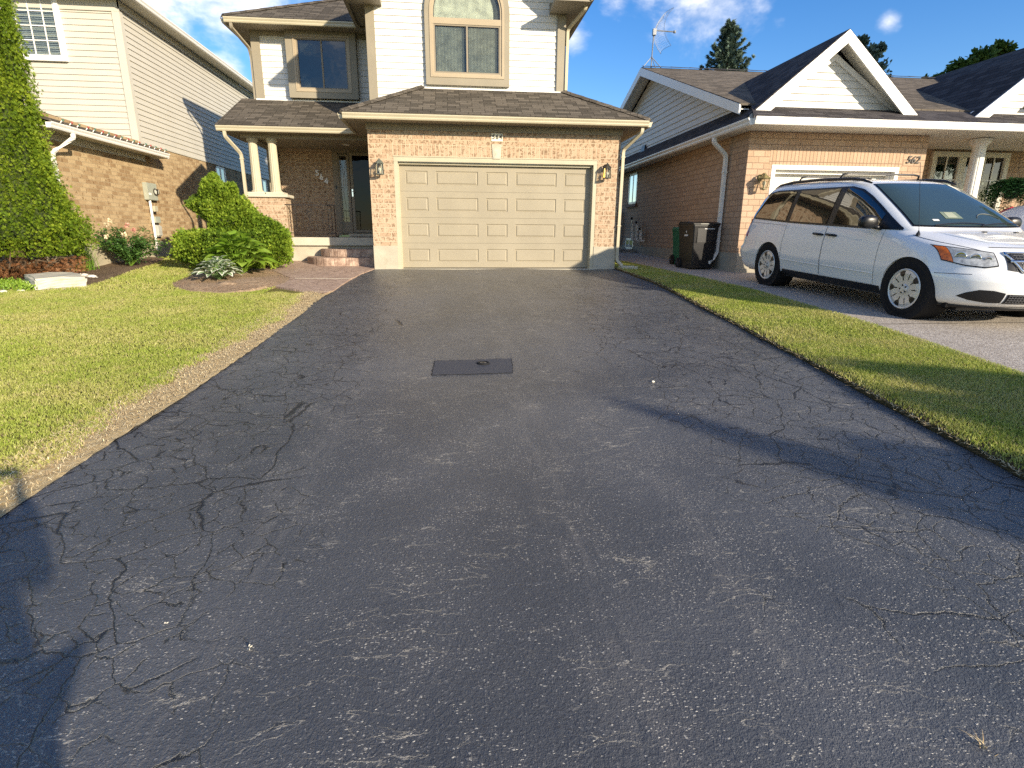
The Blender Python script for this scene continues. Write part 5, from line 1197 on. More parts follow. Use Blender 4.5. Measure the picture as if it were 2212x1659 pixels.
# hostas
def hosta_leaf(L, W, n=7, m=5, fold=.25, wave=.05):
    V = []; F = []
    for i in range(n+1):
        t = i/n; w = W*(math.sin(math.pi*min(1, t*1.02)**.72)**.85) if 0 < t < 1 else .004
        for j in range(m):
            s = -1+2*j/(m-1); V.append((s*w, t*L, abs(s)*w*fold+wave*L*math.sin(t*9+s*2)*abs(s)*.4-.42*L*(t**2.2)+.10*L*t))
    for i in range(n):
        for j in range(m-1): q = i*m+j; F.append((q, q+1, q+m+1, q+m))
    return V, F
def hosta(name, c, radius, hgt, nl, L, W, mat, label, edge=None):
    r_ = root(name, (c[0],c[1],c[2]), label, 'hosta plant'); mb = MB(); me_ = MB(); st = MB()
    for k in range(nl):
        t = (k+.5)/nl; a = k*2.39996; el = 1.25-1.05*t; ln = L*(.65+.5*t)*random.uniform(.85,1.1); pl = radius*(.15+.75*t)*random.uniform(.8,1.1)
        base = Vector((c[0],c[1],c[2]+.02)); out = Vector((math.cos(a),math.sin(a),0)); tip = base+out*pl*.75+Vector((0,0,hgt*(1.0-.65*t)*random.uniform(.85,1.1)))
        st.tube([base, base+(tip-base)*.5+Vector((0,0,.03)), tip], [.008,.006,.005], 4)
        V, F = hosta_leaf(ln, W*(.7+.4*t)*random.uniform(.85,1.1))
        yv = (out*math.cos(el*.55)+Vector((0,0,1))*math.sin(el*.55)).normalized(); xv = yv.cross(Vector((0,0,1))).normalized(); zv = xv.cross(yv); tw = random.uniform(-.35,.35); xv2 = xv*math.cos(tw)+zv*math.sin(tw); zv2 = zv*math.cos(tw)-xv*math.sin(tw)
        W3 = [tip+xv2*p[0]+yv*p[1]+zv2*p[2] for p in V]
        if edge is None: mb.add(W3, F)
        else:
            mb.add(W3, [f for i, f in enumerate(F) if i%4 in (1,2) and i < 24]); me_.add(W3, [f for i, f in enumerate(F) if not (i%4 in (1,2) and i < 24)])
    mb.build('leaves', mat, r_, smooth=True, recalc=False)
    if edge is not None: me_.build('leaf_margins', edge, r_, smooth=True, recalc=False)
    st.build('stalks', mat, r_)
hosta('hosta', (-4.85,13.65,zg(13.65)), .80, .84, 105, .36, .155, M['hosta'], 'large lime green hosta in front of the evergreen shrub')
M['hostav'] = leafmat('variegated leaf centre', (.12,.22,.08), (.18,.30,.11), (.26,.37,.15), .25)
M['cream'] = leafmat('cream leaf margin', (.60,.64,.46), (.72,.74,.58), (.80,.80,.66), .3)
hosta('hosta', (-4.98,12.75,zg(12.75)), .46, .42, 75, .25, .080, M['hostav'], 'smaller white-edged variegated hosta at the front of the mulch bed', M['cream'])
# rose bush
RX, RY = -8.15,15.45; gz = zg(RY)
r_ = root('rose_bush', (RX,RY,gz), 'loose rose bush with arching leafy stems and a few pink and cream blooms', 'rose bush')
mb = MB(); Ps, Ds, tips = [], [], []
for k in range(42):
    a = RS.uniform(0, 2*math.pi); l = RS.uniform(.35, 1.0); h = RS.uniform(.45,.98)*(1-.25*(l > .7)); q = []
    for j in range(9):
        t = j/8; q.append(np.array([RX+l*t*math.cos(a)*.95, RY+l*t*math.sin(a)*.6, gz+h*math.sin(t*1.9)/math.sin(1.5)*.95+.02]))
        if t > .15:
            for s_ in range(14): Ps.append(q[-1]+RS.normal(0,.05,3)); Ds.append(np.array([math.cos(a+RS.normal(0,1)), math.sin(a+RS.normal(0,1)), RS.uniform(-.2,.5)]))
    mb.tube(q, [.009-.0007*j for j in range(9)], 5); tips.append(q[-1])
mb.build('stem', M['tuft'], r_); cloud('leaves', np.array(Ps), np.array(Ds), .062, leafT(), M['rose'], roll=np.array([0,0,1.]), jitter=.4, parent=r_)
for i, p in enumerate([(-7.85,15.0,.12),(-7.78,15.1,.0),(-8.35,15.1,.14),(-8.30,15.15,.22),(-8.0,15.1,-.10),(-8.35,15.0,-.15)]):
    n = 26; d = norm(RS.normal(0,1,(n,3))+np.array([0,-.2,.4])); cloud('bloom', np.array(p)+d*.012, d, .055 if i != 1 else .06, leafT(), M['petal'] if i in (0,1) else plain('cream petals', (.72,.62,.42), .6), jitter=.2, parent=r_)
# tuft of long grass by the cedar
def tuft(c, n, L, spread, label, mat, w=.012, name='grass_tuft'):
    V, F = [], []
    for k in range(n):
        a = RS.uniform(0, 2*math.pi); l = L*RS.uniform(.5, 1.1); s_ = spread*RS.uniform(.1, 1); jt = min(.09, spread*.22); b = np.array(c)+np.array([RS.normal(0,jt),RS.normal(0,jt*.8),0]); px = np.array([-math.sin(a),math.cos(a),0])*w
        q = [b+np.array([math.cos(a)*s_*t**1.7, math.sin(a)*s_*t**1.7, l*t*(1-.35*t*s_/spread)]) for t in (0,.35,.7,1)]
        i = len(V)
        for j, p in enumerate(q): V += [p-px*(1-j*.3), p+px*(1-j*.3)]
        F += [(i,i+1,i+3,i+2),(i+2,i+3,i+5,i+4),(i+4,i+5,i+7,i+6)]
    return np_mesh(name, np.array(V), np.array(F), mat, 4, origin=c, label=label, cat='grass clump')
tuft((-8.62,14.35,zg(14.35)), 420, .72, .42, 'tall clump of arching green grass between the cedar and the rose bush', M['tuft'], .009)
# ground cover by the block and edging
n = 2600; x = RS.uniform(-9.8,-7.75,n); y = RS.uniform(11.35,12.5,n); ok = (y < 11.45+(-7.75-x)*.9+.1); x, y = x[ok], y[ok]
cloud('ground_cover', np.c_[x,y,zg(y)+RS.uniform(.01,.10,len(x))], np.c_[RS.normal(0,.5,len(x)),RS.normal(0,.5,len(x)),np.ones(len(x))], .045, leafT(), M['hosta'], kind='stuff', label='low bright green ground cover left of the limestone block', cat='ground cover', origin=(-8.8,12,-1.05))
# limestone block
r_mb = MB(); gz = zg(11.9)-.03
r_mb.prism([(-7.76,11.40,gz),(-7.16,11.93,gz),(-7.92,12.85,gz+.03),(-8.55,12.28,gz+.03)], (0,0,.24))
bm = bmesh.new(); vs = [bm.verts.new(v) for v in r_mb.v]; [bm.faces.new([vs[i] for i in f]) for f in r_mb.f]
bmesh.ops.recalc_face_normals(bm, faces=bm.faces); bmesh.ops.bevel(bm, geom=bm.edges[:], offset=.035, segments=2, affect='EDGES'); bmesh.ops.subdivide_edges(bm, edges=bm.edges[:], cuts=3, use_grid_fill=True)
for v in bm.verts: v.co += Vector((math.sin(v.co.y*23+v.co.z*31), math.sin(v.co.x*19+v.co.z*27), math.sin(v.co.x*15+v.co.y*21)))*.014
V = [tuple(v.co) for v in bm.verts]; bm.verts.index_update(); F = [tuple(v.index for v in f.verts) for f in bm.faces]; bm.free()
tag(mesh_obj('limestone_block', V, F, M['stone']), 'rough-cut pale limestone block lying at the front of the cedar bed', 'stone block')
def rock(c, s, seed, mat, name, label, cat, group, flat_=.6):
    rs = np.random.RandomState(seed); bm = bmesh.new(); bmesh.ops.create_icosphere(bm, subdivisions=2, radius=1)
    k = rs.normal(0,1,(4,3))
    for v in bm.verts:
        d = 1+.12*sum(math.sin(2.2*v.co.dot(Vector(q))+i) for i, q in enumerate(k)); v.co = Vector((v.co.x*s*d, v.co.y*s*.7*d, v.co.z*s*flat_*d))+Vector(c)
    V = [tuple(v.co) for v in bm.verts]; bm.verts.index_update(); F = [tuple(v.index for v in f.verts) for f in bm.faces]; bm.free()
    return tag(mesh_obj(name, V, F, mat, smooth=True), label, cat, group)
ORD = 'first second third fourth fifth sixth seventh eighth ninth tenth'.split()
q = [(-8.75,14.1),(-8.62,13.95),(-8.5,13.8),(-8.36,13.7),(-8.22,13.62),(-8.12,13.5),(-7.98,13.42),(-7.86,13.28),(-7.74,13.15),(-7.62,13.05)]
for i, (x, y) in enumerate(q): rock((x,y,zg(y)+.015), .075+.02*math.sin(i*2.1), i, M['whitestone'], 'edging_stone', f'white edging stone behind the limestone block, {ORD[i]} counted from the cedar', 'stone', 'white edging stones behind the block')
for i, (x, y) in enumerate([(-8.72,11.5),(-8.42,11.35),(-8.25,11.3),(-8.05,11.42)]): rock((x,y,zg(y)+.0), .07, 20+i, M['whitestone'], 'edging_stone', f'small white stone half sunk in grass beside the limestone block, {ORD[i]} from the left' , 'stone', 'white stones in the grass')
rock((-4.52,12.0,zg(12.0)+.02), .20, 41, M['mulch'], 'flat_rock', 'low brown rock half buried at the front of the mulch bed', 'rock', None, .35)
# conifers and leafy trees
def conifer(c, h, rad, label, N, mat, base=.12, name='spruce_tree', size=.13, group=None):
    r_ = root(name, c, label, 'tree', group); mb = MB(); mb.tube([c, (c[0]+.05,c[1],c[2]+h*.5), (c[0],c[1],c[2]+h*.97)], [h*.022,h*.013,.01], 8); Ps, Ds = [], []
    nb = int(h*14)
    for k in range(nb):
        t = base+(1-base)*((k+.5)/nb)**.9; z = c[2]+h*t; l = rad*(1-t)**.85*RS.uniform(.7,1.12)+.04; a = k*2.39996+RS.normal(0,.25); dr = -.18+.55*t
        q = [np.array([c[0]+l*s_*math.cos(a), c[1]+l*s_*math.sin(a), z+l*(dr*s_+.22*s_*s_)]) for s_ in (0,.35,.7,1)]
        mb.tube(q, [.02+.01*l,.014,.009,.004], 4, caps=False); m_ = max(4, int(N/nb*(l/(rad*.6)+.25)))
        s_ = RS.uniform(.12,1.02,m_); sd_ = RS.normal(0,.16,m_)*l*(1.1-s_); b = np.array([math.cos(a),math.sin(a)]); p = np.array([-b[1],b[0]])
        Ps.append(np.c_[c[0]+l*s_*b[0]+sd_*p[0], c[1]+l*s_*b[1]+sd_*p[1], z+l*(dr*s_+.22*s_*s_)-np.abs(sd_)*.25+RS.normal(0,.02,m_)]); Ds.append(np.c_[b[0]+np.sign(sd_)*p[0]*.8, b[1]+np.sign(sd_)*p[1]*.8, np.full(m_, .15)])
    mb.build('trunk', M['bark'], r_); cloud('crown', np.concatenate(Ps), np.concatenate(Ds), size, fan(5, 1.0, .09), mat, jitter=.3, parent=r_); return r_
conifer((17.2,36.6,-1), 13.45, 5.2, 'blue-green spruce standing behind the bungalow ridge', 15000, M['spruce'], base=.25, size=.26)
def dectree(c, h, crown, label, N, mat, name='leafy_tree', size=.16, group=None, thin=0):
    r_ = root(name, c, label, 'tree', group); mb = MB(); mb.tube([c, (c[0]+.1,c[1],c[2]+h*.4), (c[0],c[1],c[2]+h*.75)], [h*.03,h*.02,h*.01], 8); Ps, Ds = [], []
    for b in crown:
        b = np.array(b); o = np.array([c[0],c[1],c[2]+h*.4]); mid = (o+b[:3])/2+RS.normal(0,.2,3)
        mb.tube([o, mid, b[:3]], [h*.010,h*.006,.015], 5)
        for j in range(12):
            d = norm(RS.normal(0,1,3)); d[2] = abs(d[2])*.8; e = b[:3]+d*b[3]*RS.uniform(.5,1.05); mb.tube([b[:3]*.7+mid*.3, (b[:3]+e)/2, e], [.02,.012,.005], 4, caps=False)
            m_ = int(N/len(crown)/12); s_ = RS.uniform(.3,1,m_)[:,None]; Ps.append(b[:3]*(1-s_)+e*s_+RS.normal(0,b[3]*.15,(m_,3))); Ds.append(np.tile(d, (m_,1)))
    mb.build('trunk', M['bark'], r_); cloud('crown', np.concatenate(Ps), np.concatenate(Ds), size, leafT(), mat, jitter=.8, parent=r_); return r_
dectree((22.3,30,-1), 10.5, [(21.6,30,8.9,.55),(22.0,30,8.0,.9),(22.7,30,7.4,.8),(21.4,30.3,9.6,.28),(22.3,30,9.3,.2)], 'thin bushy tree peeping over the right slope of the front gable', 5200, M['spruce'], size=.2)
dectree((24.6,28.5,-1), 8.8, [(24.0,28.5,6.9,.55),(24.7,28.5,6.6,.6),(23.7,28.3,7.35,.3),(25.5,28.5,6.4,.5),(25.2,28.5,7.0,.25)], 'half bare tree with dead twigs between the two roofs', 2600, M['dectree'], size=.16)
dectree((25.6,26.8,-1), 9.8, [(24.0,26.6,7.55,.5),(24.9,26.6,7.9,.6),(25.9,26.6,8.35,.5),(23.3,26.8,7.0,.4),(26.4,27,7.9,.6)], 'round leafy tree rising above the dark roof at the far right', 6000, M['dectree'], size=.2)
# trees beside and behind the photographer, whose shade falls across the drive and lawn
def spire(c, h, w, label, N):
    r_ = root('cedar_tree', c, label, 'tree'); z = h*(1-np.sqrt(RS.uniform(0,1,N))); a = RS.uniform(0,2*math.pi,N); rr = (w*(h-z)+.05)*RS.uniform(.45,1.0,N)*(1+.12*np.sin(z*6+a*3))
    z = np.maximum(z, .25)
    cloud('foliage', np.c_[c[0]+rr*np.cos(a), c[1]+rr*np.sin(a), c[2]+z], np.c_[np.cos(a)*.6,np.sin(a)*.6,np.full(N,.9)], .12, fan(5,1.0,.12), M['cedar'], parent=r_)
    mb = MB(); mb.lathe([(.05+w*h*.6,.2),(w*h*.45,h*.3),(0,h*.93)], c, 12); mb.tube([c,(c[0],c[1],c[2]+1)], .1, 8); mb.build('trunk', M['bark'], r_)
def shade_base(tipx, tipy, h, gz_):
    zt = -1.7+.0513*tipy; d = (gz_+h-zt)/math.tan(R(SUN_EL)); return (tipx+d*math.sin(R(SUN_AZ)), tipy-d*math.cos(R(SUN_AZ)), gz_)
spire(shade_base(1.46,4.72,5.2,-2.0), 5.2, .19, 'narrow pointed cedar behind the photographer whose tip shades the drive', 16000)
spire(shade_base(4.0,5.75,4.6,-2.0), 4.6, .80, 'broad pointed cedar behind the photographer that shades the grass strip', 26000)
spire(shade_base(2.95,3.7,4.0,-2.0), 4.0, 1.1, 'low wide cedar behind the photographer between the two pointed ones', 26000)
dectree((27.5,-2.5,-1.6), 9, [(26.9,-2.2,4.9,1.8),(28.7,-2.5,5.6,2.0),(27.8,-1.2,6.8,1.5),(29.7,-1.5,4.2,1.6)], 'spreading street tree outside the photo that shades the bungalow porch', 9000, M['dectree'], size=.3, name='street_tree')
spire(shade_base(3.85,4.7,4.2,-2.0), 4.2, 1.3, 'round-topped cedar standing in the gap of the cedar row behind the photographer', 26000)
dectree((30,16,-1), 15, [(28.5,15,9,2.6),(31,17,11,3.2),(29.5,18,13.5,2.4),(32,14,8,2.6),(30,13,11,2.2)], 'tall maple outside the photo to the side of the bungalow', 11000, M['dectree'], size=.42, name='maple_tree')
# hanging fern
K = KR
r_ = root('hanging_fern', (12.75,12.05,.95), 'lush hanging fern basket under the bungalow porch eave', 'hanging plant'); Ps, Ds = [], []; mb = MB()
for k in range(150):
    a = RS.uniform(0,2*math.pi); l = RS.uniform(.3,.66); up = RS.uniform(.15,.9); q = []
    for j in range(10):
        t = j/9; p = np.array([12.75+l*t*math.cos(a), 12.05+l*t*math.sin(a), 1.08+.30*up*math.sin(t*2.2)-.55*(t**2.2)*(1.05-up*.6)]); q.append(p)
        if j > 0:
            for s_ in (-1,1): Ps += [p, p+RS.normal(0,.012,3)]; Ds += [np.array([-math.sin(a)*s_+.4*math.cos(a), math.cos(a)*s_+.4*math.sin(a), -.2])]*2
    mb.tube(q, .003, 3, caps=False)
mb.build('frond', M['fern'], r_); cloud('leaflets', np.array(Ps), np.array(Ds), .075, needle(), M['fern'], jitter=.15, roll=np.array([0,0,1.]), parent=r_)
mb = MB(); mb.lathe([(0,.80),(.12,.84),(.17,1.02),(.175,1.05),(.15,1.05)], (12.75,12.05,0), 20); mb.build('basket', M['black'], r_)
mb = MB(); [mb.tube([(12.75+.15*math.cos(a),12.05+.15*math.sin(a),1.05),(12.75,12.05,1.75)], .003, 4) for a in (0,2.1,4.2)]; mb.tube([(12.75,12.05,1.75),(12.75,12.05,2.08)], .004, 4); mb.build('hanger', M['iron'], r_)
# small wreath-like planter on the corner by the porch is in leaf
r_ = root('wall_planter', (10.5,13.2,1.0), 'small leafy wreath with white flowers on the shaded wall behind the antenna', 'wreath')
n = 420; a = RS.uniform(0,2*math.pi,n); p = np.c_[np.full(n,10.40)+RS.uniform(0,.06,n), 12.35+.17*np.cos(a)+RS.normal(0,.02,n), 1.22+.26*np.sin(a)+RS.normal(0,.02,n)]
cloud('leaves', p, np.c_[np.full(n,.8),np.cos(a),np.sin(a)], .06, leafT(), M['rose'], parent=r_); p = p[:40]; cloud('bloom', p+np.array([.03,0,0]), np.tile([1.,0,.3],(40,1)), .05, leafT(), M['whitestone'], parent=r_)
K = 1.0
# dry weed sprig on the asphalt, bits of leaf
r_ = tuft((1.72,1.28,zdrive(1.72,1.28)), 12, .055, .06, 'dry straw-coloured weed sprig growing from a crack in the asphalt', M['strawbits'], .0016)
def debris(x, y, s, label, mat, nm, cat):
    z = zdrive(x, y); r_ = root(nm, (x,y,z), label, cat); n = 7; d = norm(RS.normal(0,1,(n,3))+np.array([0,0,.5])); cloud('flake', np.array([x,y,z+.003])+d*.002, d, s, leafT(), mat, parent=r_)
debris(-.83,1.95,.016,'pale crumpled petal lying on the near left asphalt', M['whitestone'], 'fallen_petal', 'petal'); debris(-1.22,2.12,.010,'tiny cream petal on the asphalt near the left shadow', M['whitestone'], 'fallen_petal', 'petal')
rock((1.975,5.15,zdrive(1.975,5.15)+.008), .016, 71, M['whitestone'], 'pebble', 'single pale pebble on the asphalt above the pointed tree shadow', 'pebble', None)
# ------------------------------------------------------------------ vehicles
K = KR
class Loft:
    """closed car body stacked from plan outlines; local x = distance back from the nose, y = across, z = up"""
    def __init__(s, keys, RFR=.95, RRR=.5):
        s.K = np.array(keys, float); s.RF, s.RR = RFR, RRR
    def par(s, z):
        K = s.K; zz = K[:,0]; out = []
        for c in range(1, K.shape[1]):
            y = K[:,c]; i = min(max(np.searchsorted(zz, z)-1, 0), len(zz)-2); h = zz[i+1]-zz[i]; t = min(max((z-zz[i])/h, 0), 1)
            def sl(j):
                if j == 0: return (y[1]-y[0])/(zz[1]-zz[0])
                if j == len(zz)-1: return (y[-1]-y[-2])/(zz[-1]-zz[-2])
                a = (y[j]-y[j-1])/(zz[j]-zz[j-1]); b = (y[j+1]-y[j])/(zz[j+1]-zz[j]); return 0 if a*b <= 0 else 2*a*b/(a+b)
            m0, m1 = sl(i), sl(i+1); out.append((2*t**3-3*t*t+1)*y[i]+(t**3-2*t*t+t)*h*m0+(-2*t**3+3*t*t)*y[i+1]+(t**3-t*t)*h*m1)
        return out   # xf, xr, hw, nf, nr
    def half(s, z, n=(22, 26, 12)):
        xf, xr, hw, nf, nr = s.par(z); L = xr-xf; rf, rr = min(s.RF, L*.42), min(s.RR, L*.3); P = []
        for i in range(n[0]):
            a = (i/n[0])*math.pi/2; P.append((xf+rf*(1-math.cos(a)**(2/nf)), hw*math.sin(a)**(2/nf)))
        for i in range(n[1]): t = i/n[1]; P.append((xf+rf+(L-rf-rr)*t, hw*(1+.0*math.sin(math.pi*t))))
        for i in range(n[2]+1):
            a = math.pi/2*(1-i/n[2]); P.append((xr-rr+rr*max(0, math.cos(a))**(2/nr), hw*max(0, math.sin(a))**(2/nr)))
        return P
    def mesh(s, zs):
        V, F = [], []; N = None
        for z in zs:
            h = s.half(z); ring = [(x, y, z) for x, y in h]+[(x, -y, z) for x, y in h[-2:0:-1]]; N = len(ring); V += ring
        for i in range(len(zs)-1):
            for k in range(N): F.append((i*N+k, i*N+(k+1)%N, (i+1)*N+(k+1)%N, (i+1)*N+k))
        F.append(tuple(range(N))[::-1]); b = (len(zs)-1)*N
        V.append((np.mean([v[0] for v in V[b:b+N]]), 0, zs[-1]+.006)); c = len(V)-1
        for k in range(N): F.append((b+k, b+(k+1)%N, c))
        return V, F
    def front(s, u, z):     # u = signed distance along the outline from the nose centre
        h = s.half(z, (80, 60, 4)); d = 0; a = abs(u); sg = 1 if u >= 0 else -1
        for p, q in zip(h[:-1], h[1:]):
            l = math.dist(p, q)
            if d+l >= a:
                t = (a-d)/l; return Vector((p[0]+(q[0]-p[0])*t, sg*(p[1]+(q[1]-p[1])*t), z))
            d += l
        return Vector((*h[-1], z))
def boolean_cut(V, F, cutters):
    me = bpy.data.meshes.new('b'); me.from_pydata(V, [], F); bm = bmesh.new(); bm.from_mesh(me); bmesh.ops.recalc_face_normals(bm, faces=bm.faces); bm.to_mesh(me); bm.free()
    o = bpy.data.objects.new('b', me); COL.objects.link(o); cs = []
    for (v, f) in cutters:
        m2 = bpy.data.meshes.new('c'); m2.from_pydata([tuple(p) for p in v], [], f); bm = bmesh.new(); bm.from_mesh(m2); bmesh.ops.recalc_face_normals(bm, faces=bm.faces); bm.to_mesh(m2); bm.free()
        c = bpy.data.objects.new('c', m2); COL.objects.link(c); md = o.modifiers.new('x', 'BOOLEAN'); md.object = c; md.operation = 'DIFFERENCE'; md.solver = 'EXACT'; cs.append(c)
    dg = bpy.context.evaluated_depsgraph_get(); dg.update(); out = bpy.data.meshes.new_from_object(o.evaluated_get(dg))
    for c in cs+[o]: bpy.data.objects.remove(c)
    return out
def smooth_angle(me, ang=.6):
    me.polygons.foreach_set('use_smooth', [True]*len(me.polygons))
    bm = bmesh.new(); bm.from_mesh(me)
    for e in bm.edges: e.smooth = not (len(e.link_faces) == 2 and e.calc_face_angle(0) > ang)
    bm.to_mesh(me); bm.free()
def wheel(parent, x, y, side, r=.345, w=.22):
    """side -1: outer face towards -y"""
    mb = MB(); p = [(.235,-w/2+.03),(.253,-w/2+.008),(.28,-w/2),(.315,-w/2+.004),(.337,-w/2+.022),(r,-w/2+.045),(r,w/2-.045),(.337,w/2-.02),(.31,w/2),(.253,w/2-.01),(.235,w/2-.03)]
    p = [(a, b*-side*-1) for a, b in p]; s_ = -1 if side > 0 else 1
    mb.lathe([(a, b*s_) for a, b in p], (x, y, r), 56, axis='y'); n_ = len(mb.f); mb.f = [f for f in mb.f if len(f) == 4]
    for k in range(3):
        q = [(r+.0015, -.05+.045*k-.006), (r+.0015, -.05+.045*k+.006)]
    ty = mb.build('tyre', M['tyre'], parent, local=True, smooth=True)
    f = y+side*(w/2-.012)
    mb = MB(); mb.lathe([(.240, 0),(.250,.010*side),(.240,.016*side),(.228,.010*side),(.222,-.02*side)], (x, f, r), 48, axis='y')
    rim = None
    mb.lathe([(.232,.004*side),(.19,.013*side),(.13,.006*side),(.06,.002*side),(0,.0)], (x, f, r), 40, axis='y')
    mb.lathe([(.062,-.004*side),(.060,.016*side),(.046,.022*side),(.03,.020*side),(.028,.028*side),(0,.029*side)], (x, f, r), 30, axis='y')
    rim = mb.build('rim', M['rim'], ty, local=True)
    mb = MB()
    def dome(rad): return float(np.interp(rad, [0,.06,.13,.19,.232], [0,.002,.006,.013,.004]))+.0025
    def plate(q):
        P = [(x+a_*math.cos(t_), f+side*dome(a_), r+a_*math.sin(t_)) for a_, t_ in q]; mb.prism(P, (0,-side*.002,0))
    for k in range(5):
        a = math.pi/2+2*math.pi*k/5+.31; b = a+math.pi/5
        plate([(.155,b-.10),(.185,b-.19),(.222,b-.20),(.226,b),(.222,b+.20),(.185,b+.19),(.155,b+.10)])
        plate([(.105,b-.05),(.150,b-.055),(.150,b+.055),(.105,b+.05)])
        plate([(.115,a-.035),(.200,a-.045),(.200,a+.045),(.115,a+.035)])
    for k in range(5):
        a = math.pi/2+2*math.pi*k/5+.31+math.pi/5; mb.lathe([(.012,.0),(.012,.024*side),(0,.026*side)], (x+.048*math.cos(a), f, r+.048*math.sin(a)), 8, axis='y')
    mb.build('rim_slot_shade', M['black'], ty, local=True)  # flat black plates stand in for the dark, shaded openings; lug nuts included
def gridpatch(fn, nu, nv): 
    V = [fn(i/nu, j/nv) for j in range(nv+1) for i in range(nu+1)]; F = [(j*(nu+1)+i, j*(nu+1)+i+1, (j+1)*(nu+1)+i+1, (j+1)*(nu+1)+i) for j in range(nv) for i in range(nu)]
    return V, F
def sidepatch(bvh, side, x0, x1, zb, zt, off, nu=40, nv=14):
    def fn(u, v):
        x = x0+(x1-x0)*u; z = zb(x)+(zt(x)-zb(x))*v
        h = bvh.ray_cast(Vector((x, side*3, z)), Vector((0,-side,0)))
        p = h[0] if h[0] is not None else Vector((x, side*.8, z)); n = h[1] if h[0] is not None else Vector((0,side,0))
        if n.y*side < 0: n = -n
        return p+n*off
    return gridpatch(fn, nu, nv)
def sideline(bvh, side, pts, r, off=.0, mb=None):
    mb = mb or MB(); q = []
    for i in range(len(pts)-1):
        a, b = pts[i], pts[i+1]; n = max(2, int(math.dist(a, b)/.05))
        for k in range(n+(i == len(pts)-2)):
            t = k/n; x, z = a[0]+(b[0]-a[0])*t, a[1]+(b[1]-a[1])*t; h = bvh.ray_cast(Vector((x, side*3, z)), Vector((0,-side,0)))
            if h[0] is not None: q.append(h[0]+Vector((0,side*off,0)))
    if len(q) > 1: mb.tube(q, r, 5)
    return mb
def frontpatch(LF, u0, u1, zb, zt, off, nu=40, nv=16):
    def fn(a, b):
        u = u0+(u1-u0)*a; z = zb(u)+(zt(u)-zb(u))*b; p = LF.front(u, z); e = .004
        d1 = LF.front(u+e, z)-LF.front(u-e, z); d2 = LF.front(u, z+e)-LF.front(u, z-e); n = d1.cross(d2).normalized()
        if n.x > .0 and abs(n.y) < .9: n = -n
        if n.y*u < 0 and abs(n.y) > .5: n = -n
        return p+n*off
    return gridpatch(fn, nu, nv)
def lerp_tab(*pts): return lambda x: float(np.interp(x, [p[0] for p in pts], [p[1] for p in pts]))

